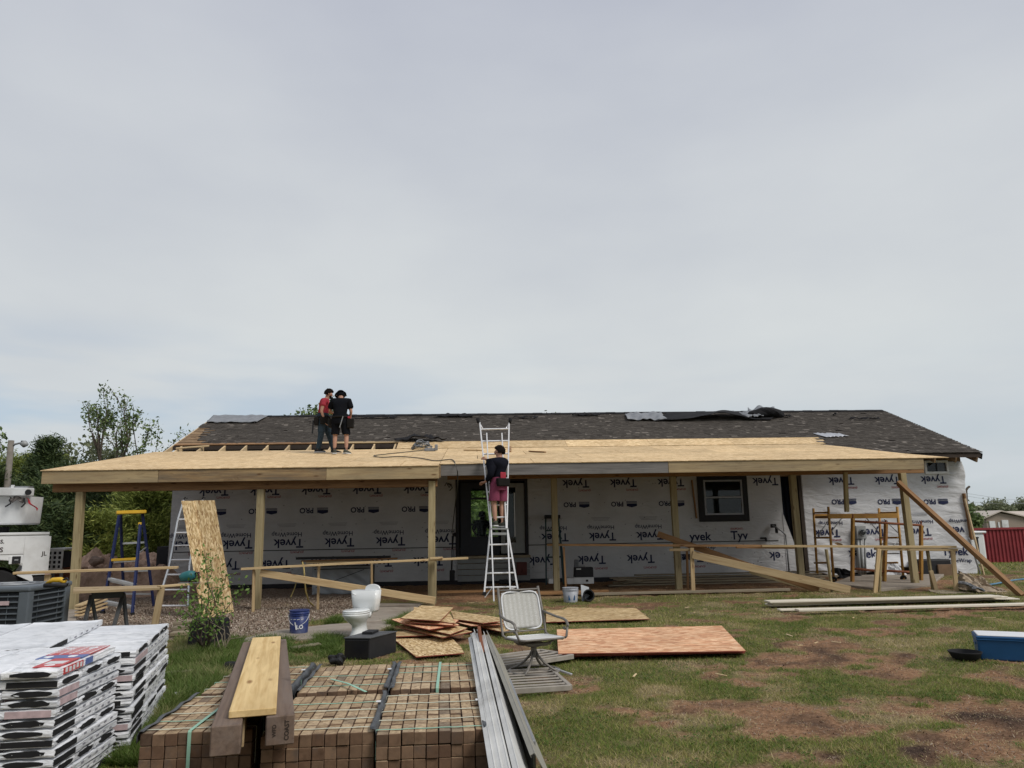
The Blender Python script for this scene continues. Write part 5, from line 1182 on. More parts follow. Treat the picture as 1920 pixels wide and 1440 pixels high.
# right-hand long rail
rb_ = thing('plank_bench', 'very long thin plank bench across the right half of the porch', 'bench', (4, 17.3, 0))
q0, q1, q2 = P(1026, 1021.5, 18.3), P(1440, 1023.5, 17.2), P(1792, 1025.5, 16.5)
tb('top_plank', q0, q1, .10, .05, 'pine_red', rb_); tb('top_plank', q1-Vector((.15, .0, -.0)), q2, .10, .05, 'pine', rb_)
tb('under_plank', P(1380, 1026, 17.35), P(1490, 1027, 17.15), .12, .05, 'pine_red', rb_); tb('under_plank', P(1640, 1029, 16.8), P(1795, 1031, 16.5), .09, .06, 'pine', rb_)
for pxt, pyt, pxb, pyb, Y, m in ((1057, 1026, 1061, 1106, 17.9, 'pine_red'), (1288, 1030, 1290, 1106, 17.4, 'beam'), (1297, 1027, 1300, 1117, 17.3, 'pine'), (1549, 1030, 1561, 1112, 16.9, 'treated'), (1648, 1029, 1641, 1116, 16.7, 'pine'), (1652, 1029, 1648, 1110, 16.85, 'treated'), (1739, 1032, 1750, 1110, 16.7, 'treated'), (1745, 1070, 1757, 1114, 16.6, 'pine'), (1786, 1030, 1794, 1116, 16.5, 'pine')):
    x = P(pxb, pyb, Y).x; tb('leg', P(pxt, pyt, Y), Vector((x, Y, gzf(x, Y)-.03)), .09 if m == 'pine' else .04, .05 if m == 'pine' else .085, m, rb_, up=(0, -1, 0))
tb('cleat', P(1255, 1031, 17.45), P(1300, 1031, 17.35), .05, .06, 'pine', rb_)
SG = 'boards leaning across the long right bench'
tag(tb('leaning_board', P(1233, 1001, 17.9), P(1535, 1107, 17.0), .045, .14, 'beam'), 'dark leaning board with its upper end left of the second right post', 'board', SG)
tag(tb('leaning_board', P(1236, 1000, 18.0), P(1330, 1030, 17.6), .10, .04, 'pine_red'), 'short red brown board on top of the dark leaning one', 'board', SG)
tag(tb('leaning_board', P(1298, 1040, 17.25), P(1594, 1106, 16.8), .045, .17, 'pine'), 'pale yellow leaning board sloping down to the right', 'board', SG)
tag(tb('leaning_board', P(1405, 1070, 17.6), P(1545, 1110, 17.2), .045, .12, 'treated'), 'greenish leaning board behind the pale yellow one', 'board', SG)
# left foreground planks and sawhorse
tag(tb('plank', P(28, 1074.5, 12.9), P(333, 1064, 13.4), .20, .04, 'pine'), 'long plank left of the aluminium ladder, above the air conditioner', 'plank')
wl_ = thing('prop_post', 'short post holding the long plank behind the air conditioner', 'post', (0, 0, 0)); wl_.location = P(90, 1100, 13.0); tb('post', P(90, 1078, 13.0), Vector((P(90, 1078, 13).x, 13, 0)), .09, .04, 'pine', wl_, up=(0, -1, 0))
wb = slab('wide_board', [P(137, 1109, 10.9), P(300, 1102, 11.2), P(302, 1097, 11.7), P(138, 1101, 11.4)], .03, M['pine'], None); tag(wb, 'wide pale board lying on the dark sawhorse', 'board')
tag(tb('narrow_board', P(298, 1100, 11.3), P(402, 1091, 11.9), .12, .03, 'pine'), 'narrow board under the green circular saw', 'board')
sh = thing('sawhorse', 'dark folding sawhorse under the wide pale board', 'sawhorse', tuple(G(195, 1160)))
zt = P(200, 1110, 11.2).z-.02; p0 = P(172, 1110, 11.2); p1 = P(232, 1108, 11.4); p0.z = p1.z = zt-.02
MB().bar(p0, p1, .07, .11).build('crossbar', M['dark_steel'], sh, bevel=.006)
for pa, (px, py) in ((p0, (150, 1168)), (p0, (192, 1172)), (p1, (204, 1166)), (p1, (245, 1165))):
    f = P(px, py, 10.95 if px in (150, 204) else 11.35); f.z = 0; MB().bar(pa, f, .05, .035).build('leg', M['dark_steel'], sh, bevel=.004)
sh2 = thing('prop_post', 'slanted wooden prop under the board next to the aluminium ladder', 'leg', tuple(G(290, 1165))); tb('leg', P(303, 1102, 11.3), Vector((P(286, 1165, 11.2).x, 11.2, 0)), .09, .04, 'pine', sh2, up=(0, -1, 0))
for i in range(4):
    a = P(146, 1136+6*i, 14.2); b = P(196, 1117+7*i, 15.2); tag(tb('scrap_board', a, b, .12, .03, 'rafter' if i % 2 else 'pine'), 'pale scrap board lying behind the sawhorse, ' + ('top', 'second', 'third', 'lowest')[i] + ' of the four', 'board', 'scrap boards behind the sawhorse')
# circular saw
sw = thing('circular_saw', 'green circular saw resting on the narrow board', 'circular saw', tuple(P(356, 1088, 11.6)))
c_ = P(352, 1083, 11.6)
o = MB().tube([c_+Vector((-.11, -.02, -.01)), c_+Vector((-.06, 0, .01)), c_+Vector((.02, 0, .03)), c_+Vector((.10, 0, .045))], [.045, .07, .075, .05], 14).build('motor', M['teal'], sw, smooth=True)
MB().lathe([(.001, -.02), (.09, -.02), (.09, .02), (.001, .02)], n=24).build('blade_guard', plain('dark red guard', (.10, .02, .03), .5), sw).matrix_basis = Matrix.Translation(c_+Vector((.06, .07, -.005))) @ Matrix.Rotation(R_(90), 4, 'X')
MB().tube([c_+Vector((.10, 0, .05)), c_+Vector((.16, 0, .075)), c_+Vector((.19, 0, .03)), c_+Vector((.16, 0, -.05)), c_+Vector((.10, .02, -.06))], .012, 8).build('handle', M['black'], sw, smooth=True)
MB().box(c_+Vector((.02, .02, -.075)), (.28, .14, .008)).build('base_plate', M['steel'], sw)

# ================================================================== LADDERS
# long aluminium ladder at the middle, standing on the grass and leaning on the porch deck
lad = thing('aluminium_ladder', 'tall pale aluminium ladder leaning on the porch edge with a worker on it', 'ladder', tuple(GG(940, 1128)))
def LY(y): return np.interp(y, [790, 868, 990, 1128], [16.85, 16.05, 15.75, 15.35]) if True else 0
def LP(px, py, off=0):
    d = ray(px, py); t_ = (15.2+off+.283*CAMZ)/(d.y-.283*d.z); return CAMP+d*t_
def lrail(pts, r, off, name, m='alu_white'):
    pp = [LP(x, y, off) for x, y in pts]; mb = MB()
    for a, b in zip(pp[:-1], pp[1:]): mb.bar(a, b, r, r*1.7, up=(0, -1, 0))
    return mb.build(name, M[m], lad, bevel=.004)
lrail([(899.5, 792), (920, 988)], .030, .02, 'upper_rail'); lrail([(954.5, 792), (950.5, 992)], .030, .02, 'upper_rail')
lrail([(912.5, 812), (921.5, 990)], .026, -.02, 'inner_rail'); lrail([(941, 812), (949, 992)], .026, -.02, 'inner_rail')
lrail([(920, 985), (908, 1112)], .034, .10, 'flared_rail'); lrail([(951, 990), (971, 1106)], .034, .10, 'flared_rail')
lrail([(921, 990), (926, 1128)], .028, -.03, 'lower_rail'); lrail([(951.5, 990), (957, 1118)], .028, -.03, 'lower_rail')
lx = lambda y: np.interp(y, [792, 988, 1112], [899.5, 920, 908]); rx_ = lambda y: np.interp(y, [792, 990, 1106], [954.5, 950.5, 971])
for y in (804.5, 827, 851, 874, 897.5, 922, 947, 970, 1021, 1047.5, 1074.5, 1101):
    off = .02 if y < 990 else .10
    a = LP(float(lx(y))-1.5, y+.6, off); b = LP(float(rx_(y))+1.5, y-.6, off); MB().tube([a, b], .019, 8).build('rung', M['alu_white'], lad, smooth=False)
    if y > 990:
        for q_ in (a, b): pass
for px in (897, 956): MB().tube([LP(px, 793), LP(px+(-1 if px < 920 else 1), 785)], [.03, .045], 10).build('rubber_tip', M['rubber'], lad, smooth=True)
for a, b in (((905, 803), (899, 793)), ((949, 803), (955, 793)), ((922, 1103), (909, 1120)), ((958, 1103), (968, 1106))): MB().bar(LP(*a, .06), LP(*b, .1), .02, .035, up=(0, -1, 0)).build('stay', M['alu_white'], lad)
st = MB().bar(LP(918, 991.5, .12), LP(952, 991.5, .12), .36, .035); st.build('work_step', M['grey_metal'], lad, bevel=.005)
MB().bar(LP(921, 1001, -.02), LP(951, 1001, -.02), .03, .05).build('spreader', M['grey_metal'], lad, bevel=.004)
for p in ((908, 1113), (971, 1107)): MB().box(LP(*p, .1), (.07, .09, .07)).build('foot', M['rubber'], lad)
# blue step ladder
bl = thing('blue_stepladder', 'blue fibreglass stepladder with yellow top and step, open under the left porch end', 'ladder', tuple(G(240, 1135)))
tc_ = [P(218, 961, 15.9), P(269, 959.5, 16.2)]; zt = tc_[0].z
def foot(px, Y): return Vector((P(px, 1130, Y).x, Y, 0))
FLt, FRt, RLt, RRt = P(223.5, 966, 15.9), P(263.5, 980, 15.9), P(226, 966, 16.25), P(267, 963, 16.25)
FLf, FRf, RLf, RRf = foot(194, 15.9), foot(249.5, 15.45), foot(233.5, 17.2), foot(289.5, 16.9)
for a, b in ((FLt, FLf), (FRt, FRf)): MB().bar(a, b, .035, .085, up=(0, -1, 0)).build('front_rail', M['blue_paint'], bl, bevel=.004)
for a, b in ((RLt, RLf), (RRt, RRf)): MB().bar(a, b, .035, .075, up=(0, -1, 0)).build('rear_rail', M['blue_paint'], bl, bevel=.004)
MB().bar(tc_[0]+Vector((-.05, .1, 0)), tc_[1]+Vector((.03, .05, 0)), .30, .07).build('top_cap', M['yellow_paint'], bl, bevel=.012)
for i, f in enumerate((.47, .70, .93)):
    a = FLt.lerp(FLf, f-.05 if i else .46); b = FRt.lerp(FRf, f-.02 if i else .40)
    MB().bar(a+Vector((.02, 0, 0)), b, .09, .05).build('step', M['yellow_paint'] if i == 0 else M['alu'], bl, bevel=.004)
    MB().bar(a+Vector((.02, .02, -.045)), b+Vector((0, .02, -.045)), .05, .02).build('step_brace', M['alu'], bl)
for f in (.3, .6, .85): MB().bar(RLt.lerp(RLf, f), RRt.lerp(RRf, f), .02, .04).build('rear_brace', M['alu'], bl)
for f in (.35,): MB().bar(FRt.lerp(FRf, f), RRt.lerp(RRf, f), .012, .025).build('spreader', M['alu'], bl)
for p in (FLf, FRf, RLf, RRf): MB().box(p+Vector((0, 0, .03)), (.06, .10, .06)).build('foot', M['rubber'], bl, bevel=.006)
MB().box(FRt+Vector((0, -.03, -.02)), (.06, .04, .05)).build('bracket', M['yellow_paint'], bl, bevel=.006)
# grey aluminium ladder the narrow boards lean on
gl_ = thing('aluminium_ladder', 'grey aluminium ladder at the left, half hidden by two leaning boards', 'ladder', tuple(G(330, 1145)))
def GLp(px, py): return P(px, py, float(np.interp(py, [936, 1140], [15.95, 15.2])))
for pts in (((345, 938), (334, 975), (318, 1060), (294, 1140)), ((381, 938), (368, 985), (356, 1060), (353, 1136))):
    pp = [GLp(*q_) for q_ in pts]; mb = MB()
    for a, b in zip(pp[:-1], pp[1:]): mb.bar(a, b, .034, .06, up=(0, -1, 0))
    mb.build('rail', M['alu'], gl_, bevel=.004)
for y in (950, 974, 999, 1023, 1050, 1077.5, 1106, 1136):
    a = GLp(float(np.interp(y, [938, 975, 1060, 1140], [345, 334, 318, 294])), y); b = GLp(float(np.interp(y, [938, 985, 1060, 1136], [381, 368, 356, 353])), y-.5); MB().tube([a, b], .018, 8).build('rung', M['alu_white'], gl_)
for p in ((345, 937), (379, 936)): MB().tube([GLp(*p), GLp(p[0]+2, p[1]-4), GLp(p[0]+6, p[1]-2)], .018, 7).build('hook', M['black'], gl_, smooth=True)
# dark green stepladder against the wall
dg = thing('dark_stepladder', 'dark green stepladder folded against the wall behind a post', 'ladder', tuple(P(1035, 1090, 20.2)))
for a, b in (((1023, 968), (1024, 1088)), ((1047, 968), (1056, 1084)), ((1050, 1000), (1059, 1075))): MB().bar(P(*a, 20.6), Vector((P(*b, 20.1).x, 20.1, .06)), .035, .07, up=(0, -1, 0)).build('rail', M['teal_dark'], dg, bevel=.004)
MB().bar(P(1021, 969, 20.55), P(1050, 969, 20.55), .2, .10).build('top_cap', M['black'], dg, bevel=.008)
for y in (995, 1020, 1045, 1068): MB().bar(P(1024, y, 20.35), P(1052, y-1, 20.35), .06, .035).build('step', M['teal_dark'] if y < 1060 else M['alu'], dg, bevel=.003)

# ================================================================== SCAFFOLD, METER, PORCH CLUTTER
sc = thing('scaffold', 'orange rolling scaffold standing on the slab at the right end', 'scaffold', tuple(P(1605, 1085, 19.2)))
def so_(name, a, b, r=.024, m='orange_paint'): return MB().tube([a, b], r, 8).build(name, M[m], sc, smooth=True)
def gp(px, Y): x = P(px, 1085, Y).x; return Vector((x, Y, .10))
YS0, YS1 = 18.9, 19.9
for (pt, pb, Y) in (((1553, 950), 1563, YS0), ((1525, 953), 1533, YS1), ((1682, 950), 1694, YS0), ((1648, 953), 1655, YS1)): so_('upright', P(*pt, Y), gp(pb, Y), .033)
for y in (961, 1008, 1055): so_('rung', P(1554, y, YS0), P(1527, y+.5, YS1)); so_('rung', P(1683, y, YS0), P(1650, y+.5, YS1))
for y in (1020, 1038): so_('rung', P(1686, y, YS0), P(1652, y, YS1), .015, 'steel')
MB().bar(P(1540, 969.5, 19.4), P(1668, 968.5, 19.4), .75, .05).build('platform', M['beam'], sc); 
for Y, x0, x1 in ((YS0-.05, 1552, 1684), (YS1+.05, 1526, 1650)): MB().bar(P(x0, 968, Y), P(x1, 967, Y), .035, .12).build('side_rail', M['orange_paint'], sc, bevel=.004)
for a, b in (((1556, 1000), (1578, 972)), ((1533, 1005), (1552, 978)), ((1650, 1000), (1625, 972)), ((1690, 1005), (1658, 974)), ((1655, 1040), (1690, 1010))): so_('diagonal_brace', P(*a, YS0), P(*b, YS0), .013, 'steel')
for px, Y in ((1563, YS0), (1533, YS1), (1694, YS0), (1655, YS1)):
    p = gp(px, Y); mb = MB().lathe([(.001, -.025), (.075, -.025), (.075, .025), (.001, .025)], n=18); w_ = mb.build('caster', M['rubber'], None); w_.matrix_basis = Matrix.Translation((p.x, p.y, .11+.02)) @ Matrix.Rotation(R_(90), 4, 'X') @ Matrix.Rotation(R_(25), 4, 'X'); setparent(w_, sc)
sf2 = thing('scaffold', 'second orange scaffold section standing in front of the meter box', 'scaffold', tuple(P(1660, 1090, 18.4)))
for (pt, pb) in (((1599, 972), 1598), ((1661, 983), 1658), ((1727, 985), 1727)):
    Y = 18.5; x = P(pb, 1090, Y).x; MB().bar(P(*pt, Y), Vector((x, Y, .09)), .06, .11, up=(0, -1, 0)).build('upright', M['orange_paint'], sf2, bevel=.006); MB().tube([P(*pt, Y), P(pt[0], pt[1]-8, Y)], .02, 8).build('pin', M['rust'], sf2)
for a, b in (((1599, 977), (1728, 985)), ((1600, 1066), (1658, 1072)), ((1660, 1070), (1728, 1074))): MB().tube([P(*a, 18.5), P(*b, 18.5)], .03, 8).build('crossbar', M['rust'], sf2, smooth=True)
mt = thing('meter_box', 'grey electric meter box with conduits on the wrapped wall', 'meter box', tuple(P(1613, 998, 20.85)))
a, b = P(1603, 986, 20.85), P(1624, 1010, 20.85); MB().box(((a.x+b.x)/2, 20.87, (a.z+b.z)/2), (b.x-a.x, .14, a.z-b.z)).build('box', M['grey_metal'], mt, bevel=.01)
m_ = MB().lathe([(.075, 0), (.075, .03), (.06, .08), (.001, .09)], n=22).build('meter_dial', M['glass_dark'], None, smooth=True); m_.matrix_basis = Matrix.Translation(P(1617, 998, 20.78)) @ Matrix.Rotation(R_(90), 4, 'X'); setparent(m_, mt)
m_ = MB().lathe([(.08, 0), (.098, 0), (.098, .03), (.08, .03)], n=22).build('meter_ring', M['steel'], None, smooth=False); m_.matrix_basis = Matrix.Translation(P(1617, 998, 20.795)) @ Matrix.Rotation(R_(90), 4, 'X'); setparent(m_, mt)
for x0, x1, r in ((1608, 1611, .045), (1614, 1617, .04), (1622, 1622, .03)): MB().tube([P(x0, 1010, 20.87), P((x0+x1)/2, 1040, 20.85), Vector((P(x1, 1068, 20.85).x, 20.85, .1))], r, 10).build('conduit', M['grey_metal'], mt, smooth=True)
# black hose bib by the doorway
tag(MB().tube([P(1449, 985, 20.7), P(1456, 989, 20.6), P(1466, 996, 20.6), P(1473, 1003, 20.6), P(1476, 1030, 20.6), P(1480, 1078, 20.5)], .022, 8).build('drain_pipe', M['steel'], None, smooth=True), 'thin grey pipe running down the wall left of the dark doorway', 'pipe')
tag(MB().box(P(1450, 986, 20.85), (.12, .14, .10)).box(P(1456, 994, 20.8), (.05, .1, .16)).build('outlet_box', M['black'], None, bevel=.01), 'black outlet box on the wall at the head of the thin grey pipe', 'outlet box')
tag(MB().box(P(1431, 1009, 20.9), (.16, .08, .05)).box(P(1436, 1012, 20.9), (.04, .08, .1)).build('wall_tap', M['black'], None, bevel=.008), 'small black wall tap below the black framed window', 'tap')
tag(MB().tube([P(846, 909, 20.9), P(842, 914, 20.75), P(837, 905, 20.7), P(834, 911, 20.65)], .012, 6).tube([P(846, 909, 20.9), P(848, 915, 20.7), P(843, 920, 20.65)], .012, 6).tube([P(846, 909, 20.9), P(840, 907, 20.75)], .02, 6).build('wire_pigtail', M['hose_dark'], None, smooth=True), 'short loose wires sticking out of the wall left of the front door', 'wires')
tool = thing('long_handled_tool', 'dark long handled tool leaning on the wall by the front door', 'tool', tuple(P(848, 1092, 20.5)))
MB().tube([P(850, 1002, 20.7), P(848, 1030, 20.65), P(846, 1090, 20.4)], .022, 8).build('handle', M['black'], tool, smooth=True); MB().tube([P(850, 1002, 20.7), P(854, 1000, 20.6), P(853, 1006, 20.6)], .03, 8).build('hook', M['black'], tool, smooth=True)
MB().tube([P(849, 1030, 20.6), P(849, 1046, 20.6)], .05, 10).build('grip', M['felt_grey'], tool, smooth=True); MB().box(P(848, 1080, 20.45), (.14, .12, .3)).build('head', M['black'], tool, bevel=.02)
tb1 = thing('toolbox', 'black toolbox standing on a white box under the porch', 'toolbox', tuple(P(1095, 1082, 19)))
MB().box(P(1094, 1073, 19), (.46, .26, .25)).build('body', M['black'], tb1, bevel=.02); MB().tube([P(1084, 1064, 18.95), P(1085, 1061.5, 18.9), P(1096, 1061.5, 18.9), P(1097, 1064, 18.95)], .012, 7).build('handle', M['steel'], tb1, smooth=True); MB().box(P(1085, 1067, 18.86), (.12, .01, .025)).build('latch', M['alu'], tb1)
for i, (px, py, w_, h_, lab) in enumerate(((1093, 1088, .50, .15, 'white carton under the black toolbox'), (1068, 1089, .16, .14, 'small white box behind the leg of the long bench'), (1034, 1089, .16, .12, 'small white box left of the middle post'))):
    c_ = P(px, py, 18.9); c_.z = max(c_.z, .05+h_/2); o = MB().box(c_, (w_, .3, h_)).build('white_box', M['white_paint'], None, bevel=.006); tag(o, lab, 'box')
    if i == 0: MB().box(c_+Vector((.08, -.152, .0)), (.06, .006, .05)).build('printed_label', M['ink_black'], o)
tag(MB().tube([P(1081, 1050, 19.6), P(1079, 1082, 19.5)], .06, 12).build('paper_roll', M['felt_grey'], None, smooth=True), 'upright grey roll standing beside the black toolbox', 'roll')
tag(MB().box(P(978, 1066, 20.6), (.28, .16, .34)).box(P(984, 1070, 20.45), (.12, .02, .12)).build('red_can', plain('dark red can', (.10, .025, .02), .5), None, bevel=.015), 'dark red can on the skirt boards right of the front door', 'can')
tag(MB().box(P(948, 1091, 19.5), (.34, .14, .12)).box(P(955, 1094, 19.45), (.16, .2, .06)).build('work_boot', M['black'], None, bevel=.03), 'black boot lying on the ground in front of the skirt boards', 'boot')
# coil of cord and the nailer on the deck, with the air hose running from it
cp = PD(791, 843)
coil = thing('cord_coil', 'coil of pale and black cord lying on the porch deck', 'cord', tuple(cp))
for k in range(9):
    r = .23-.012*k; pts = [cp+Vector((r*1.25*math.cos(t_)+random.uniform(-.02, .02), r*.9*math.sin(t_), .03+.02*k+.08*max(0, math.sin(t_))+.03*math.sin(3*t_+k))) for t_ in [2*math.pi*j/24 for j in range(25)]]
    MB().tube(pts, .013, 6, False).build('loop', M['felt_grey' if k % 3 else 'hose_dark'], coil, smooth=True)
def dk(px, py): p = PD(px, py); return p+Vector((0, 0, .02))
hp = [dk(*q_) for q_ in ((800, 845), (760, 849), (722, 853), (701, 856), (716, 859), (750, 857.5), (790, 861), (815, 865.5), (832, 864), (846, 863), (852, 867))]
def smoothp(pts, n=6):
    out_ = []
    for i in range(len(pts)-1):
        p0, p1, p2, p3 = pts[max(i-1, 0)], pts[i], pts[i+1], pts[min(i+2, len(pts)-1)]
        for k in range(n):
            t_ = k/n; out_.append(.5*((2*p1)+(p2-p0)*t_+(2*p0-5*p1+4*p2-p3)*t_*t_+(3*p1-p0-3*p2+p3)*t_**3))
    return out_+[pts[-1]]
hp2 = smoothp(hp)+[P(854, 872, 16.05), P(858, 885, 16.1), P(858, 910, 16.3), P(853, 950, 17.0), P(849, 985, 17.5), P(849, 1005, 17.8)]
tag(MB().tube(hp2, .012, 6).build('air_hose', M['hose_dark'], None, smooth=True), 'thin dark air hose running over the porch deck and hanging down by the door', 'hose')
tag(MB().box(PD(806, 846)+Vector((0, 0, .04)), (.3, .1, .08)).box(PD(818, 846)+Vector((0, 0, .1)), (.08, .08, .16)).build('nail_gun', M['felt_grey'], None, bevel=.012), 'grey nail gun lying beside the coil of cord', 'nail gun')
for i, (a, b, m) in enumerate((((993, 847.5), (1022, 849), 'beam'), ((870, 845), (905, 845.5), 'rafter'))): tag(tb('offcut', dk(*a), dk(*b), .10, .03, m), ('thin dark offcut lying on the deck right of the ladder', 'pale offcut lying on the deck left of the ladder')[i], 'offcut')
tag(tb('offcut', dk(957, 836), dk(957, 848), .05, .03, 'pine_red'), 'small reddish offcut standing out right behind the ladder on the deck', 'offcut')
MB()

# ================================================================== AIR CONDITIONER, TRUCK and the things between
ac0 = G(54, 1109, .87); th = R_(0); ac = thing('air_conditioner', 'slate grey air conditioner unit with louvred sides', 'air conditioner', (ac0.x, ac0.y, .10), th)
def ak(mb, name, m, **k): o = mb.build(name, M[m], None, **k); o.parent = ac; return o
sx_, sy_, hz = 1.0, 1.0, .77
ak(MB().box((-sx_/2, sy_/2, hz/2), (sx_-.06, sy_-.06, hz-.04)), 'coil', 'acdark')
for x, y in ((0, 0), (-sx_, 0), (0, sy_), (-sx_, sy_)): ak(MB().box((x+(-.055 if x == 0 else .055), y+(.055 if y == 0 else -.055), hz/2), (.13, .13, hz)), 'corner_post', 'ac', bevel=.015)
for k in range(10):
    z = .07+k*(hz-.10)/9.4
    ak(MB().box((-sx_/2, .012, z), (sx_-.24, .024, .016)), 'louvre', 'ac'); ak(MB().box((-.012, sy_/2, z), (.024, sy_-.24, .016)), 'louvre', 'ac')
for k in (1, 5):
    ak(MB().box((-.14-.12*k, .018, hz/2), (.006, .010, hz-.06)), 'guard_rod', 'ac'); ak(MB().box((-.018, .14+.12*k, hz/2), (.010, .006, hz-.06)), 'guard_rod', 'ac')
ak(MB().box((-sx_/2, sy_/2, hz+.03), (sx_+.05, sy_+.05, .07)), 'top_lid', 'ac', bevel=.025)
for r in (.10, .18, .26, .34): ak(MB().tube(arc((-sx_/2, sy_/2, hz+.072), r, 0, 2*math.pi, 28), .008, 6, False), 'fan_grille', 'steel', smooth=True)
ak(MB().box((-.30, -.006, hz-.14), (.14, .012, .05)), 'name_plate', 'pinkprint')
tl = P(106, 1092, 10.2); yt = thing('cut_off_saw', 'yellow and black hand tool lying on top of the air conditioner', 'power tool', tuple(tl))
MB().tube([tl+Vector((-.13, 0, -.01)), tl+Vector((-.05, 0, .03)), tl+Vector((.04, .02, .03)), tl+Vector((.10, .02, .0))], [.015, .032, .036, .03], 12).build('body', M['yellow_paint'], yt, smooth=True)
MB().tube([tl+Vector((-.14, -.02, -.035)), tl+Vector((.14, -.02, -.035))], .028, 10).build('base', M['black'], yt, smooth=True)
MB().tube([tl+Vector((.08, 0, .03)), tl+Vector((.13, 0, .05)), tl+Vector((.16, 0, .0)), tl+Vector((.13, 0, -.04))], .014, 8).build('handle', M['black'], yt, smooth=True)
# utility truck, rear part in the frame
TY = 16.5; K_ = .83
def tx(p): return 93-(93-p)*K_
trk = thing('bucket_truck', 'white utility bucket truck at the left edge of the photo', 'truck', tuple(P(20, 1110, TY)))
a = P(tx(93), 1001, TY); zt = a.z; xR = a.x; zb = P(tx(60), 1078, TY).z; xL = xR-4.2; zarch = P(tx(10), 1058, TY).z
wx = P(tx(-12), 1092, TY).x; wr = .44; wz = .44
prof = [(xR, zt), (xR-.015, zb)]
prof += [(P(tx(34), 1078, TY).x, zb)]
for k in range(13): t_ = math.radians(15+150*k/12); prof.append((wx+.66*math.cos(t_), wz+.02+.62*math.sin(t_)))
prof += [(wx-.75, zb), (xL, zb), (xL, zt)]
body = MB().prism([(x, TY, z) for x, z in prof], (0, 2.1, 0)).build('service_body', M['white_paint'], trk, bevel=.015)
MB().box(((xR+xL)/2, TY+.02, zt+.015), (xR-xL, .10, .05)).build('top_rail', M['white_paint'], trk, bevel=.006)
def dpanel(x0, y0, x1, y1, name='door_panel'):
    p = P(tx(x0), y0, TY); q_ = P(tx(x1), y1, TY); return MB().box(((p.x+q_.x)/2, TY-.008, (p.z+q_.z)/2), (q_.x-p.x, .016, p.z-q_.z)).build(name, M['white_paint'], trk, bevel=.005)
dp1 = dpanel(45, 1006, 89, 1071); dp2 = dpanel(-60, 1007, 41, 1038); dp3 = dpanel(14, 1042, 41, 1056)
lt = MB(); c_ = P(tx(26), 1049, TY-.02); MB().box((c_.x, TY-.02, c_.z), (.15, .02, .15)).build('latch_plate', M['black'], trk, bevel=.02); MB().box((c_.x, TY-.035, c_.z), (.07, .012, .03)).build('latch', M['steel'], trk, bevel=.004)
put_text(lt, 'JL', P(tx(80), 1039, TY-.019), .10, bold=.02); put_text(lt, 'S.', P(tx(0), 1015, TY-.019), .07, bold=.03); put_text(lt, 'S', P(tx(-2), 1030, TY-.019), .06, bold=.03); lt.build('lettering', M['ink_black'], trk, fix=False)
def wheel(x, y):
    w_ = MB().lathe([(.27, -.13), (.41, -.13), (wr, -.09), (wr, .09), (.41, .13), (.27, .13)], n=36).build('wheel', M['rubber'], None); w_.matrix_basis = Matrix.Translation((x, y, wr)) @ Matrix.Rotation(R_(90), 4, 'X'); setparent(w_, trk)
    r_ = MB().lathe([(.001, -.06), (.20, -.06), (.275, -.12), (.275, .12), (.20, .06), (.001, .06)], n=30).build('rim', M['white_paint'], None); r_.matrix_basis = w_.matrix_basis.copy(); setparent(r_, w_)
wheel(wx, TY+.2); wheel(wx, TY+1.9)
MB().box(((xR+xL)/2, TY+1.05, zb-.12), (xR-xL-.2, 1.2, .2)).build('chassis', M['black'], trk); MB().box((xR-.1, TY+1.0, zb-.1), (.25, 2.0, .14)).build('rear_bumper', M['black'], trk, bevel=.01)
MB().box((xL-.9, TY+1.05, 1.3), (1.7, 2.0, 1.5)).build('cab', M['white_paint'], trk, bevel=.12); wheel(xL-1.0, TY+.2); wheel(xL-1.0, TY+1.9)
cr_ = Vector((xR, TY, 0)); trk.matrix_basis = Matrix.Translation(cr_) @ Matrix.Rotation(R_(31), 4, 'Z') @ Matrix.Translation(-cr_) @ trk.matrix_basis
MB().tube([P(5, 1001, TY+1), P(6, 988, TY+1)], .12, 12).build('boom_pedestal', M['black'], trk)
bx0 = P(48, 931, TY+.5); bz0 = P(48, 983, TY+.5).z
bkm = loft([[(bx0.x-.62+.62*math.copysign(abs(math.cos(t_))**.35, math.cos(t_))*s_-.0, TY+.9+.45*math.copysign(abs(math.sin(t_))**.35, math.sin(t_))*s_, z_) for t_ in [2*math.pi*k/32 for k in range(32)]] for z_, s_ in ((bz0, .94), (bz0+.03, .97), (bx0.z, 1.0), (bx0.z+.01, 1.0))])
bko = bkm.build('bucket', M['white_paint'], trk, smooth=False)
bo0, bo1 = P(-60, 922, TY+.45), P(57, 922.5, TY+.45); MB().bar(bo0, bo1, .3, .17).build('boom', M['white_paint'], trk, bevel=.015)
w_ = MB().lathe([(.001, -.02), (.06, -.02), (.06, .02), (.001, .02)], n=18).build('boom_pin', M['black'], None); w_.matrix_basis = Matrix.Translation(P(53, 923, TY+.28)) @ Matrix.Rotation(R_(90), 4, 'X'); setparent(w_, trk)
MB().bar(P(22, 914, TY+.5), P(58, 913.5, TY+.5), .2, .04).build('boom_bracket', M['steel'], trk); MB().box(P(24, 912, TY+.4), (.05, .05, .06)).build('bracket_tab', M['white_plastic'], trk)
rgm = MB().grid(lambda u, v: tuple(P(18+27*u, 931+9*v+3*math.sin(u*9), TY+.36)+Vector((0, .03*math.sin(u*17+v*6), 0))), 20, 8); rgm.build('rag', plain('grey camouflage rag', (.22, .2, .19), .9, .1, var=.7, scale=14), trk, smooth=True, solid=.012)
for q_ in (((18, 936), (20, 944), (10, 950)), ((45, 934), (47, 944), (40, 951))): MB().tube([P(*v, TY+.33) for v in q_], .016, 6).build('rag_tie', M['black'], trk, smooth=True)
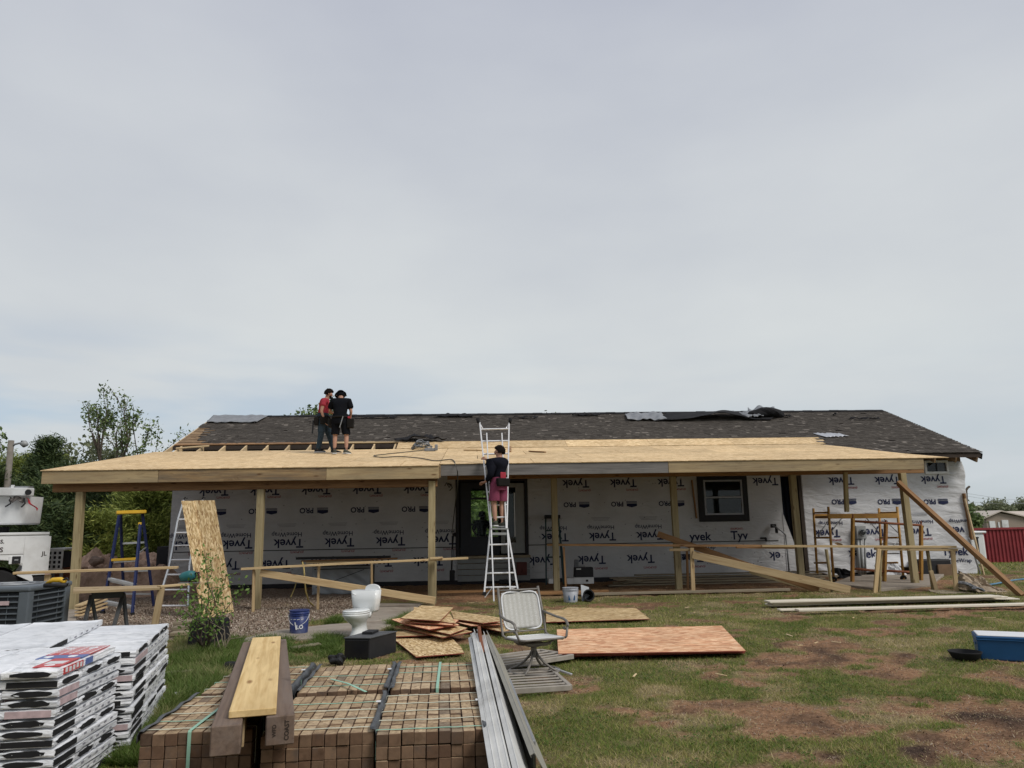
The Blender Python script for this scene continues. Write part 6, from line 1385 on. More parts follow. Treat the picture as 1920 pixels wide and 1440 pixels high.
fg = MB().grid(lambda u, v: tuple(P(49+20*u+3*v, 933+20*u+8*v*(1-.3*u), TY+.4)+Vector((0, .04*math.sin(u*8+v*3), 0))), 14, 6); fg.build('warning_flag', plain('red flag', (.42, .04, .05), .8, .1, var=.35, scale=12), trk, smooth=True, solid=.008)
# white wire crate and rusty drum behind the truck
cg = thing('wire_crate', 'white wire crate behind the tail of the truck', 'crate', tuple(P(100, 1070, 17.5)))
a, b = P(88, 1033, 17.3), P(112, 1067, 17.3)
MB().box(((a.x+b.x)/2, 17.7, (a.z+b.z)/2), (b.x-a.x-.04, .6, a.z-b.z-.04)).build('inside', M['interior'], cg)
for k in range(4): x = a.x+(b.x-a.x)*k/3; MB().box((x, 17.35, (a.z+b.z)/2), (.035, .03, a.z-b.z)).build('bar', M['white_paint'], cg)
for k in range(5): z = a.z+(b.z-a.z)*k/4; MB().box(((a.x+b.x)/2, 17.345, z), (b.x-a.x, .025, .035)).build('bar', M['white_paint'], cg)
MB().box(((a.x+b.x)/2+.02, 17.7, a.z+.03), (b.x-a.x+.06, .75, .05)).build('lid', M['white_paint'], cg, bevel=.01)
for k in (0, 1): MB().box((a.x+.06+k*(b.x-a.x-.12), 17.5, b.z/2+.0), (.05, .05, b.z)).build('leg', M['steel'], cg)
dr_ = MB().lathe([(.30, 0), (.31, .02), (.30, .04), (.30, .3), (.315, .31), (.30, .33), (.30, .86), (.31, .88), (.28, .88), (.28, .8), (.001, .8)], n=24).build('rusty_drum', M['rust'], None, smooth=False); dr_.location = P(122, 1090, 18.5); dr_.location.z = P(122, 1034, 18.5).z-.88; tag(dr_, 'rusty brown drum between the wire crate and the left porch post', 'drum')

# ================================================================== MOUND, TRASH, CORNER DEBRIS
def mound(name, c, rx, ry, h, label, seed, m='dirt', n=130):
    def fn(u, v):
        x, y = (u*2-1), (v*2-1); r = min(1, math.sqrt(x*x+y*y)); px, py = c[0]+x*rx, c[1]+y*ry
        q_ = float(fbm(np.array([px*1.3+seed]), np.array([py*1.3]), seed, 4)[0]); q2 = float(fbm(np.array([px*5]), np.array([py*5+seed]), seed+3, 3)[0])
        return (px, py, gzf(px, py)-.06+h*(1-r*r)*(.35+1.1*q_)+.30*(q2-.5)*(1-r*r)+.10*(float(fbm(np.array([px*14]), np.array([py*14+seed]), seed+5, 2)[0])-.5)*(1-r*r))
    return tag(MB().grid(fn, n, n//2).build(name, M[m], None), label, 'dirt pile')
mound('dirt_pile', (P(200, 1070, 20.5).x, 20.5), 2.6, 1.9, 1.05, 'big mound of reddish dirt behind the blue stepladder', 2)
mound('dirt_pile', (P(300, 1070, 23).x, 23.5), 3.0, 1.2, .9, 'smaller dirt mound behind the aluminium ladder', 7)
sb = plain('grey stone', (.27, .20, .16), .9, .1, var=.3, scale=4)
for i, (px, py, Y, r) in enumerate(((181, 1052, 19.3, .15), (232, 1062, 19.0, .07), (205, 1075, 18.9, .07), (160, 1066, 18.9, .07), (298, 1047, 21.5, .08), (260, 1072, 18.8, .06))):
    bm_ = bmesh.new(); bmesh.ops.create_icosphere(bm_, subdivisions=2, radius=r)
    for v in bm_.verts: v.co *= 1+.25*math.sin(v.co.x*23+i)*math.cos(v.co.z*19+i*2)
    blob('dirt_clod', bm_, sb if i == 0 else M['dirt'], P(px, py, Y), 'loose clod on the dirt mound, ' + ('the largest greyish one near the top', 'right of the blue ladder rail', 'below the step of the blue ladder', 'next to the left post', 'small one at the right end', 'low one near the ladder foot')[i], 'clod', (1.2, 1, .8)); bm_.free()
tag(MB().box(P(321, 1050, 21.6), (.5, .8, .75)).build('house_steps', M['interior'], None, bevel=.02), 'dark block at the left corner of the house under the wrap', 'block')
def crumple(name, pxs, Y, m, label, cat, amp=.12, seed=1, nu=18, nv=8, solid=.012):
    rn = random.Random(seed); ph = [rn.uniform(0, 6) for _ in range(6)]; a, b, c, d = [P(*p, Y) for p in pxs]
    def fn(u, v):
        p = (a*(1-u)+b*u)*(1-v)+(d*(1-u)+c*u)*v
        return (p.x, p.y+(v-.5)*.5+amp*math.sin(9*u+ph[0])*math.cos(5*v+ph[1])+amp*.5*math.sin(21*u+ph[2]+7*v), max(p.z+amp*.5*math.sin(13*u+ph[3])*math.sin(6*v+ph[4]), gzf(p.x, p.y)+.01))
    return tag(MB().grid(fn, nu, nv).build(name, M[m], None, smooth=False, solid=solid), label, cat)
crumple('torn_felt', [(1795, 1106), (1860, 1110), (1850, 1085), (1803, 1073)], 16.7, 'paper', 'large torn piece of brown paper in the rubbish heap by the diagonal brace', 'rubbish', .14, 1)
crumple('torn_felt', [(1820, 1113), (1885, 1113), (1868, 1100), (1830, 1090)], 16.4, 'paper', 'flat torn brown paper at the right of the rubbish heap', 'rubbish', .10, 2)
crumple('torn_felt', [(1803, 1098), (1835, 1107), (1826, 1094), (1806, 1090)], 16.3, 'felt_grey', 'small pale torn piece in the middle of the rubbish heap', 'rubbish', .07, 3, 12, 6)
crumple('torn_felt', [(1750, 1115), (1810, 1117), (1805, 1110), (1755, 1108)], 16.3, 'oldwood', 'flat brown scrap left of the rubbish heap', 'rubbish', .05, 4, 12, 5)
crumple('torn_wrap', [(1640, 1085), (1700, 1084), (1690, 1058), (1650, 1062)], 20.4, 'wrap', 'loose flap of white house wrap hanging low behind the scaffold', 'house wrap', .10, 5)
crumple('crawl_shade_sheet', [(1560, 1085), (1620, 1087), (1600, 1070), (1570, 1066)], 20.3, 'felt', 'crumpled black plastic under the torn wrap behind the scaffold', 'plastic', .12, 6)  # black sheet put in for the shade of the open crawlspace
tag(MB().box(P(1745, 1066, 20.6), (.9, .5, .5)).build('crawl_shade_block', M['black'], None, bevel=.03), 'black bin lying under the lifted wrap at the right end', 'bin')  # black box put in for the dark of the crawlspace opening
tag(MB().box(P(1768, 1070, 20.5), (.5, .4, .35)).build('cardboard_box', plain('cardboard', (.2, .13, .08), .9), None, bevel=.01), 'brown cardboard box under the lifted wrap at the right end', 'box')
tag(MB().tube(smoothp([GG(1842, 1098, .04), GG(1870, 1094, .04), GG(1900, 1088, .04), GG(1950, 1083, .04)]), .02, 7).build('hose', M['hose_blue'], None, smooth=True), 'blue hose lying on the grass at the right edge', 'hose')
tag(tb('leaning_batten', P(1809, 935, 20.7), GG(1845, 1078), .04, .05, 'rafter', up=(0, -1, 0)), 'thin pale batten leaning at the right corner of the house', 'batten')
tag(tb('leaning_batten', P(1817, 1010, 20.5), GG(1838, 1076), .03, .05, 'steel', up=(0, -1, 0)), 'thin dark batten leaning at the right corner of the house', 'batten')
for i, (px, py) in enumerate(((327, 1305),)):
    bm_ = bmesh.new(); bmesh.ops.create_icosphere(bm_, subdivisions=2, radius=.05)
    for v in bm_.verts: v.co *= 1+.25*math.sin(v.co.x*60)
    blob('crushed_cup', bm_, M['white_plastic'], GG(px, py, .03), 'crushed white cup on the grass between the bundles and the bricks', 'cup', (1.3, .9, .7))
SCR = [(985, 1116), (1035, 1113), (970, 1130), (1288, 1139), (1322, 1142), (1302, 1148), (1275, 1155), (1480, 1191), (1500, 1210), (1530, 1205), (1568, 1204), (1600, 1158), (1885, 1222), (1042, 1285), (1190, 1266), (884, 1130), (1420, 1113), (1560, 1113), (1855, 1158), (1250, 1102), (1352, 1265)]
SCL = ['right of the ladder foot', 'left of the grey bucket', 'below the ladder, towards the chair', 'right of the single flat sheet, rear one', 'right of the single flat sheet, rightmost', 'right of the single flat sheet, middle', 'touching the single flat sheet', 'between reddish stack and pale boards', 'beside the bare patch, left one', 'beside the bare patch, middle one',
       'beside the bare patch, right one', 'in front of the pale boards', 'in front of the blue cooler', 'right of the slatted panel', 'in front of the reddish stack', 'by the foot of the middle post', 'left of the pale boards', 'behind the pale boards', 'right of all the others', 'by the legs of the long bench', 'below the reddish stack']
for (px, py), wh in zip(SCR, SCL):
    p = GG(px, py, .045); a_ = random.uniform(0, 3.1); d = Vector((math.cos(a_), math.sin(a_), random.uniform(-.1, .1)))*random.uniform(.04, .09)
    tag(tb('wood_scrap', p-d, p+d, .022, .010, 'rafter'), 'small pale wood splinter in the grass '+wh, 'wood scrap', 'wood splinters on the lawn')
# dark felt slab, chunks and the small things around the sapling
tag(MB().box((0, 0, .19), (.52, .34, .38), None, .86).build('tar_block', M['felt'], None, bevel=.03), 'dark grey block of old roofing felt behind the sapling', 'block').location = GG(392, 1212)
for i, (px, py) in enumerate(((338, 1188), (342, 1178), (346, 1168))): tag(tb('bark_slab', GG(px-16, py, .05+.05*i), GG(px+22, py-3, .06+.05*i), .28, .05, 'oldwood'), ('lowest', 'middle', 'topmost')[i] + ' rough slab of wood left of the dark felt block', 'wood slab', 'wood slabs behind the bundles')
tag(tb('scrap_plank', GG(312, 1262, .03), GG(358, 1259, .05), .12, .03, 'oldwood'), 'short weathered plank in the grass right of the shingle bundles', 'plank')
tag(tb('scrap_plank', GG(545, 1215, .03), GG(600, 1207, .05), .16, .02, 'oldwood'), 'flat brown scrap of wood in the grass left of the black cabinet', 'plank')
tag(MB().box(GG(432, 1249, .06), (.14, .10, .10)).build('dark_stone', M['rubber'], None, bevel=.03), 'small dark lump at the far end of the left timber', 'stone')

# ================================================================== FAR THINGS AT THE RIGHT
ct0 = P(1826, 990, 44); ct = thing('shipping_container', 'dark red shipping container beyond the right end of the house', 'container', (ct0.x, 44, -1.5))
Lc, Hc = 12.0, ct0.z+1.5
mb = MB(); nseg = 52; prev = None
pts = []
for k in range(nseg):
    x0 = Lc*k/nseg; w1 = Lc/nseg
    pts += [(x0, 0), (x0+w1*.38, 0), (x0+w1*.5, .06), (x0+w1*.88, .06)]
pts.append((Lc, 0)); mb.add([(x, y, .12) for x, y in pts]+[(x, y, Hc-.12) for x, y in pts], [(i, i+1, len(pts)+i+1, len(pts)+i) for i in range(len(pts)-1)])
o = mb.build('corrugated_side', M['container'], None, fix=False); o.parent = ct
o = MB().box((Lc/2, 1.25, Hc/2), (Lc-.1, 2.2, Hc-.1)).build('body', M['container'], None); o.parent = ct
for z in (.06, Hc-.06): o = MB().box((Lc/2, .0, z), (Lc+.02, .14, .12)).build('frame_rail', M['container'], None); o.parent = ct
for x in (0, Lc): o = MB().box((x, .0, Hc/2), (.16, .15, Hc)).build('corner_post', M['container'], None); o.parent = ct
tr0 = P(1812, 1063, 26); trl = thing('white_trailer', 'small white box trailer between the house corner and the red container', 'trailer', (tr0.x, 26, gzf(tr0.x, 26)))
bz = P(1812, 1000, 26).z; zb_ = P(1812, 1062, 26).z; x1 = P(1846, 1000, 26).x
MB().box(((tr0.x-.4+x1)/2, 27.2, (bz+zb_)/2), (x1-tr0.x+.4, 2.4, bz-zb_), None, 1.0).build('body', M['white_paint'], trl, bevel=.08)
MB().box(((tr0.x-.4+x1)/2, 27.2, bz+.03), (x1-tr0.x+.5, 2.5, .08)).build('roof', M['white_plastic'], trl, bevel=.03)
for x in (P(1822, 1030, 26).x, P(1834, 1030, 26).x): MB().box((x, 25.98, (bz+zb_)/2), (.05, .03, bz-zb_-.3)).build('door_bar', M['black'], trl)
MB().bar(P(1820, 1008, 25.97), P(1835, 1008, 25.97), .02, .05).build('door_bar', M['black'], trl)
for x in (tr0.x+.1, x1-.35): w_ = MB().lathe([(.001, -.1), (.3, -.1), (.3, .1), (.001, .1)], n=24).build('wheel', M['rubber'], None); w_.matrix_basis = Matrix.Translation((x, 26.2, zb_-.1)) @ Matrix.Rotation(R_(90), 4, 'X'); setparent(w_, trl)
GYd = 95; g0 = P(1851, 987, GYd); g1 = P(1897, 990, GYd); gt = P(1876, 959, GYd); ge = P(1851, 971, GYd)
ga = thing('garage_building', 'tan metal garage building with two white roller doors far behind the container', 'garage', (g0.x, GYd, -2))
gx1 = g0.x+(P(1919, 970, GYd).x-g0.x)
MB().prism([(g0.x, GYd, -2.5), (gx1, GYd, -2.5), (gx1, GYd, ge.z), ((g0.x+gx1)/2-.6, GYd, gt.z-.2), (g0.x, GYd, ge.z)], (0, 16, 0)).build('wall', M['tan_wall'], ga)
mx_ = (g0.x+gx1)/2-.6
rfm = MB()
for xa, za, xb, zb2 in ((g0.x-.5, ge.z-.1, mx_, gt.z), (mx_, gt.z, gx1+.5, ge.z-.1)): rfm.prism([(xa, GYd-.4, za), (xb, GYd-.4, zb2), (xb, GYd-.4, zb2+.15), (xa, GYd-.4, za+.15)], (0, 17, 0))
rfm.prism([(mx_, GYd+2, gt.z-.1), (mx_+14, GYd+2, gt.z-.1), (mx_+14, GYd, ge.z-.3), (mx_+5, GYd, ge.z-.3)], (0, 0, .12)); rfm.build('roof', M['pale_roof'], ga)
for xa, xb, ya in ((1855, 1867, 977), (1878, 1892, 975)): p, q_ = P(xa, ya, GYd-.1), P(xb, 989, GYd-.1); MB().box(((p.x+q_.x)/2, GYd-.06, (p.z-2)/2), (q_.x-p.x, .1, p.z+2)).build('roller_door', M['white_paint'], ga)
p, q_ = P(1870.5, 979, GYd), P(1874, 989, GYd); MB().box(((p.x+q_.x)/2, GYd-.06, (p.z-2)/2), (q_.x-p.x, .1, p.z+2)).build('side_door', M['white_plastic'], ga)
tag(MB().tube([P(1814, 985, 34), P(1811, 917, 34)], [.09, .06], 8).tube([P(1811, 920, 34), P(1814, 915, 34), P(1818, 912, 34)], .05, 6).tube([P(1808, 921, 34), P(1805, 916, 34)], .04, 6).build('utility_pole', M['bark'], None), 'thin pole with a small lamp behind the right corner of the house', 'pole')
for k, (ya, yb) in enumerate(((925, 940), (930, 946), (941, 943))): tag(MB().tube([P(1812, ya, 60), P(1880, (ya+yb)/2+3, 62), P(1960, yb, 64)], .010, 5).build('power_line', M['steel'], None), 'thin power line crossing the sky at the right edge, ' + ('upper', 'middle', 'lower')[k] + ' of the three', 'power line')
# street lamp at the far left
pl_ = thing('street_lamp', 'wooden lamp pole with a curved arm at the left edge', 'street lamp', tuple(P(12, 1010, 27)))
MB().tube([Vector((P(8, 1000, 27).x, 27, -.2)), P(21, 826, 27)], [.115, .095], 12).build('pole', plain('grey pole', (.2, .18, .155), .9, .1, var=.25), pl_, smooth=True)
MB().tube([P(22, 838, 27), P(28, 833, 27), P(36, 831, 27), P(42, 831.5, 27)], .035, 8).build('arm', M['steel'], pl_, smooth=True)
MB().tube([P(39, 831, 27), P(46, 832.5, 27), P(52, 833.5, 27)], [.06, .13, .05], 10).build('lamp_head', M['grey_metal'], pl_, smooth=True); MB().box(P(42.5, 828.5, 27), (.08, .08, .08)).build('sensor', M['black'], pl_)
# ================================================================== TREES AND PLANTS
def grow(mb, tips, p, d, r, L_, depth, rn, up=.25, spread=.6, kink=.2, kids=(2, 3)):
    n = 4; pts = [p]; rs = [r]
    for i in range(n):
        d = (d+Vector((rn.gauss(0, kink), rn.gauss(0, kink), rn.gauss(0, kink*.5)+up*.12))).normalized(); p = p+d*L_/n; pts.append(p); rs.append(r*(1-.4*(i+1)/n))
    mb.tube(pts, rs, 6 if r > .03 else 4, False)
    if depth <= 1:
        tips += [pts[k] for k in range(1, n+1)]
    if depth == 0: return
    for k in range(rn.randint(*kids)):
        a = rn.uniform(0, 6.28); side = d.orthogonal().normalized(); side.rotate(Matrix.Rotation(a, 3, d))
        nd = (d+side*rn.uniform(.5, 1)*spread+Vector((0, 0, up))).normalized(); q_ = pts[rn.randint(2, n)]
        grow(mb, tips, q_, nd, r*rn.uniform(.5, .65), L_*rn.uniform(.6, .8), depth-1, rn, up, spread, kink, kids)
def leafcloud(tips, per, rad, size, seed, zsq=1.0):
    g = np.random.default_rng(seed); T = np.array([tuple(t_) for t_ in tips]); n = len(T)*per
    C = np.repeat(T, per, 0)+g.normal(0, rad, (n, 3))*np.array([1, 1, zsq]); U = g.normal(0, 1, (n, 3)); U /= np.linalg.norm(U, axis=1)[:, None]; V = np.cross(U, g.normal(0, 1, (n, 3))); V /= np.linalg.norm(V, axis=1)[:, None]+1e-6
    s = size*g.uniform(.6, 1.3, (n, 1)); cl = np.repeat(g.uniform(-.25, .25, len(T)), per)
    return C, U*s*.55, V*s, np.clip(g.normal(.45, .2, n)+cl, 0, 1)
def tree(label, base, h, r, seed, depth=4, per=14, rad=.18, size=.07, m='leaf', lean=(0, 0, 1), spread=.6, up=.25, first=.35, name='tree', kids=(2, 3), group=None):
    rn = random.Random(seed); root = thing(name, label, 'tree', tuple(base), group=group); mb = MB(); tips = []
    grow(mb, tips, Vector(base)-Vector((0, 0, .2)), Vector(lean).normalized(), r, h*first, depth, rn, up, spread, .12, kids)
    zt = max(t_.z for t_ in tips); s = h/(zt-base[2]) if zt > base[2] else 1
    B = Vector(base); mb.v = [tuple(B+(Vector(v)-B)*s) for v in mb.v]; tips = [B+(t_-B)*s for t_ in tips]
    mb.build('trunk', M['bark'], root, smooth=True, fix=False)
    C, U, V, t_ = leafcloud(tips, per, rad, size, seed); quads('crown', C, U, V, M[m], root, t_, kind=None); return root
def cedar(label, base, h, rb, seed, n=9000, m='cedar', size=.085, shape=1.0, group=None, fulltop=.0):
    g = np.random.default_rng(seed); root = thing('cedar_tree', label, 'tree', tuple(base), group=group); B = Vector(base)
    MB().tube([B-Vector((0, 0, .2)), B+Vector((0, 0, h*.5)), B+Vector((0, 0, h*.96))], [.03*h*.5+.05, .08, .02], 8).build('trunk', M['bark'], root, smooth=True)
    nb = int(46*h/5+40); zb = g.uniform(.04, 1, nb)**1.15; az = g.uniform(0, 6.283, nb); Lb = rb*((1-zb)**(.75 if fulltop else 1.0)*(1-fulltop)+fulltop*np.sqrt(np.clip(1-(2*zb-1)**2, 0, 1)))*g.uniform(.6, 1.15, nb)+.12
    per = int(n*1.9)//nb; idx = np.repeat(np.arange(nb), per); N = len(idx); s = g.uniform(.12, 1, N)**.7
    up = g.uniform(.1, .55, nb)
    dirx, diry = np.cos(az), np.sin(az)
    cx = dirx[idx]*Lb[idx]*s; cy = diry[idx]*Lb[idx]*s; cz = zb[idx]*h+up[idx]*Lb[idx]*s*s*1.1
    w_ = .16+.10*Lb[idx]*(1-.6*s); C = np.stack([cx, cy, cz], 1)+g.normal(0, 1, (N, 3))*w_[:, None]*np.array([1, 1, .7])+np.array(tuple(B))
    D = np.stack([dirx[idx], diry[idx], np.full(N, .55)], 1)+g.normal(0, .5, (N, 3)); D /= np.linalg.norm(D, axis=1)[:, None]; U = np.cross(D, g.normal(0, 1, (N, 3))); U /= np.linalg.norm(U, axis=1)[:, None]+1e-6
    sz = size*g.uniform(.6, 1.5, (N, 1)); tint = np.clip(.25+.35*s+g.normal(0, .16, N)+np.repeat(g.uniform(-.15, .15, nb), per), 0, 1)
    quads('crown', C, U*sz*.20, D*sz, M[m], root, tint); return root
def gb(px, Y): x = P(px, 1000, Y).x; return (x, Y, gzf(x, Y))
def hh(py, Y, px=100): return P(px, py, Y).z
TG = 'trees behind the left end of the porch'
tree('tall thin leaved tree rising above the left porch roof', gb(196, 33), hh(730, 33), .15, 14, 5, 3, .12, .078, spread=.55, up=.35, first=.36, lean=(-.05, 0, 1), group=TG)
tree('leaning side tree right of the tall thin leaved one', gb(205, 34), hh(778, 34), .09, 23, 4, 5, .12, .08, spread=.45, up=.3, first=.42, lean=(.26, 0, 1), group=TG)
tree('low light leaved tree just left of the tall one', gb(150, 35), hh(818, 35), .12, 31, 4, 8, .24, .11, m='leaf_pale', spread=.8, up=.2, group=TG)
cedar('dark pointed cedar right of the lamp pole', gb(78, 29), hh(826, 29), 1.9, 3, 15000, group=TG)
cedar('dark broad cedar right of the pointed one', gb(118, 28), hh(885, 28), 2.0, 4, 14000, group=TG, fulltop=.35)
cedar('dark cedar behind the left porch post', gb(165, 31), hh(925, 31), 1.9, 5, 12000, group=TG, fulltop=.4)
cedar('yellow green cedar behind the blue stepladder', gb(278, 26.5), hh(905, 26.5), 1.75, 6, 17000, m='cedar_yellow', group=TG, fulltop=.5)
cedar('dark cedar between the post and the yellow green one', gb(215, 29), hh(900, 29), 1.7, 7, 13000, group=TG, fulltop=.45)
cedar('dark cedar at the left corner of the house', gb(318, 29), hh(895, 29), 1.3, 8, 9000, group=TG, fulltop=.4)
cedar('yellowish low cedar behind the truck bucket', gb(40, 31), hh(860, 31), 2.6, 9, 15000, m='cedar_yellow', group=TG, fulltop=.55)
cedar('dark low cedar behind the truck body', gb(70, 24), hh(962, 24), 1.5, 10, 11000, group=TG, fulltop=.5)
cedar('dark cedar behind the rusty drum', gb(128, 24.5), hh(970, 24.5), 1.6, 11, 11000, group=TG, fulltop=.5)
cedar('small yellow green cedar right of the left post', gb(178, 24.5), hh(975, 24.5), 1.2, 12, 9000, m='cedar_yellow', group=TG, fulltop=.5)
tree('thin tree at the very left edge of the photo', gb(-12, 33), hh(815, 33), .12, 41, 4, 7, .2, .10, spread=.6, group=TG)
cedar('dark cedar beyond the left edge behind the truck', gb(-40, 27), hh(880, 27), 2.2, 13, 9000, group=TG, fulltop=.4)
RGp = 'trees behind the house'
tree('tree whose top shows above the ridge left of the workers', gb(500, 44), hh(735, 44, 520), .2, 52, 5, 12, .3, .14, m='leaf', spread=.9, up=.25, group=RGp)
tree('tiny twig of a tree top above the middle of the ridge', gb(1057, 48), hh(758, 48, 1057), .14, 61, 3, 7, .16, .13, m='leaf_pale', spread=.3, up=.5, group=RGp)
tree('bushy green tree seen through the front door glass', gb(902, 42), hh(915, 42, 900), .15, 71, 5, 14, .3, .16, m='leaf_bright', spread=.8, up=.1, first=.25, group=RGp)
tree('second green tree seen through the front door glass', gb(918, 47), hh(905, 47, 900), .15, 72, 5, 14, .3, .16, m='leaf', spread=.8, up=.1, first=.25, group=RGp)
RT = 'trees at the right of the photo'
tree('dense small tree behind the thin pole at the right', gb(1826, 60), hh(936, 60, 1826)+1.2, .16, 81, 4, 12, .22, .16, m='leaf', spread=.55, up=.35, first=.3, group=RT)
for i, (px, py, Y, s) in enumerate(((1888, 946, 130, 91), (1908, 948, 128, 92), (1930, 942, 132, 93))):
    tree('pale leafed tree behind the tan garage, ' + ('leftmost', 'middle', 'rightmost')[i], gb(px, Y), hh(py, Y, px)+2, .3, s, 4, 9, .5, .24, m='leaf_pale', spread=.8, up=.15, first=.3, group=RT)
# added unseen trees behind the camera, blocking low sky to darken the house front
for i, (x, y, h_) in enumerate(((-19, -15, 11), (-11, -17, 12.5), (-3.5, -16, 11.5), (4, -18, 12))):
    tree('big leafy tree across the yard behind the photographer, ' + ('first', 'second', 'third', 'fourth')[i] + ' from the left', (x, y, 0), h_, .3, 120+i, 4, 46, .75, .34, spread=.95, up=.1, first=.24, kids=(3, 3), group='trees behind the photographer')
# distant tree line on both sides, one mass
g = np.random.default_rng(5); n = 26000; xx = g.uniform(-420, 420, n); yy = g.uniform(330, 360, n); hgt = 4+5*fbm(xx*.03, yy*.03, 8, 4)
C = np.stack([xx, yy, g.uniform(0, 1, n)*hgt-1.5], 1); U = g.normal(0, 1, (n, 3)); V = g.normal(0, 1, (n, 3))
quads('distant_trees', C, U*1.2, V*1.2, M['leaf_pale'], None, g.uniform(0, 1, n), kind='stuff', label='low distant line of trees on the horizon')
# sapling in front of the leaning boards
rn = random.Random(5); sap = thing('sapling', 'young light green sapling with several thin stems in front of the leaning boards', 'sapling', tuple(GG(385, 1222)))
B = GG(385, 1222); mb = MB(); tips = []
for (tx, ty, Y) in ((388, 1030, 10.6), (398, 1050, 10.3), (420, 1075, 10.4), (372, 1090, 10.0), (345, 1105, 10.2), (458, 1100, 10.4), (355, 1140, 9.9), (405, 1110, 9.9), (335, 1160, 10.2), (400, 1150, 9.8)):
    T_ = P(tx, ty, Y); d_ = T_-B; pts = [B+d_*k/7+Vector((rn.gauss(0, .025), rn.gauss(0, .025), .06*math.sin(k/7*3.14))) for k in range(8)]; mb.tube(pts, [.012*(1-.11*k) for k in range(8)], 5); tips += pts[3:]
    for k in range(3, 7):
        e_ = pts[k]+Vector((rn.gauss(0, .11), rn.gauss(0, .11), rn.uniform(.0, .14))); mb.tube([pts[k], e_], .004, 4); tips += [e_, (e_+pts[k])/2]
mb.build('stems', M['bark'], sap, fix=False)
C, U, V, t_ = leafcloud(tips, 6, .065, .028, 5); quads('leaves', C, U, V, M['leaf_bright'], sap, t_)
# bare dry twigs beside it
tw_ = MB()
for k in range(9):
    b_ = GG(405+rn.uniform(-14, 26), 1225); e_ = P(425+rn.uniform(-60, 40), rn.uniform(1150, 1200), b_.y); tw_.tube([b_, (b_+e_)/2+Vector((rn.gauss(0, .06), 0, .08)), e_], [.007, .005, .003], 4)
tag(tw_.build('dry_twigs', M['oldwood'], None, fix=False), 'tangle of bare dry twigs beside the dark felt block', 'twigs')
# ------------------------------------------------------------------ grass: real blades where the lawn is, thinning with distance
FOOT = []
def area(px0, py0, px1, py1): a, b = G(px0, py0), G(px1, py1); return (min(a.x, b.x), max(a.x, b.x), min(a.y, b.y), max(a.y, b.y))
def blades(n, x0, x1, y0, y1, hmean, wid, seed, weed=0, poly=None):
    g = np.random.default_rng(seed); x = g.uniform(x0, x1, n); y = g.uniform(y0, y1, n)
    u = x/np.maximum(y, .1)+math.tan(YAW)
    ok = (u > -.74) & (u < .74); x, y = x[ok], y[ok]
    dirt, dark, dry, grav = cover(x, y); dirt = np.clip(dirt+(fbm(x*8, y*8, 19, 3)-.5)*1.1*(dirt > .02), 0, 1)
    keep = g.uniform(0, 1, len(x)) > np.maximum(dirt*(.60+.42*fbm(x*2.3, y*2.3, 91, 3)), grav*.97)-.02
    keep &= fbm(x*6, y*6, 33, 3) > .22
    if poly is not None: keep &= inpoly(x, y, poly)
    for fx0, fx1, fy0, fy1 in FOOTS: keep &= ~((x > fx0) & (x < fx1) & (y > fy0) & (y < fy1))
    for pp in PAVES: keep &= ~inpoly(x, y, pp)
    x, y, dirt, dry = x[keep], y[keep], dirt[keep], dry[keep]; n = len(x)
    z = gz(x, y)+(fbm(x*5, y*5, 77, 3)-.5)*.05*(.4+dirt)-.004
    h = hmean*g.uniform(.4, 1.5, n)*(1-.45*dirt)*(.55+.9*fbm(x*1.8, y*1.8, 61, 3)); a = g.uniform(0, 6.283, n); ln = g.uniform(.3, 1.9, n)*h; h = h*(1-.35*(g.uniform(0, 1, n) < .4)-.4*(dirt > .35))
    C = np.stack([x, y, z], 1); U = np.stack([np.cos(a), np.sin(a), np.zeros(n)], 1)*(wid*g.uniform(.6, 1.4, n))[:, None]; b = a+g.uniform(.6, 2.4, n); V = np.stack([np.cos(b)*ln, np.sin(b)*ln, h], 1)
    pz = fbm(x*.9, y*.9, 71, 4)*.55+fbm(x*4.5, y*4.5, 72, 3)*.45
    t_ = np.clip(.12+g.uniform(0, .35, n)+.95*(pz-.44)+dry*.55+.28*(g.uniform(0, 1, n) < .25)+.55*dirt, 0, 1)
    return C, U, V, t_
FOOTS = []
PAVES = [gpoly(*p) for p in ([(622, 1160), (688, 1131), (792, 1131), (764, 1151), (742, 1158), (690, 1166)], [(430, 1203), (520, 1181), (620, 1170), (735, 1163), (742, 1166), (708, 1183), (650, 1192), (560, 1197)], [(1560, 1093), (1600, 1078), (1770, 1076), (1745, 1096), (1650, 1103)])]
PAVES += [[tuple(G(px, py, .45).xy) for px, py in ((262, 1377), (440, 1236), (890, 1232), (915, 1380), (915, 1520), (262, 1520))], gpoly((645, 1237), (693, 1237), (728, 1225), (728, 1210), (650, 1222)), gpoly((1842, 1236), (1960, 1236), (1960, 1215), (1860, 1215))]
lots = [blades(300000, -5.5, 6.5, 4.0, 8.0, .030, .0030, 1), blades(290000, -9, 11, 8.0, 13.0, .030, .0040, 2), blades(180000, -12, 18, 13.0, 22.0, .032, .0062, 3), blades(60000, -9, 28, 22, 34, .06, .012, 4)]
C = np.concatenate([l[0] for l in lots]); U = np.concatenate([l[1] for l in lots]); V = np.concatenate([l[2] for l in lots]); t_ = np.concatenate([l[3] for l in lots])
quads('grass', C, U, V, M['grass'], None, t_, tri=True, kind='stuff', label='short patchy lawn grass around the house')
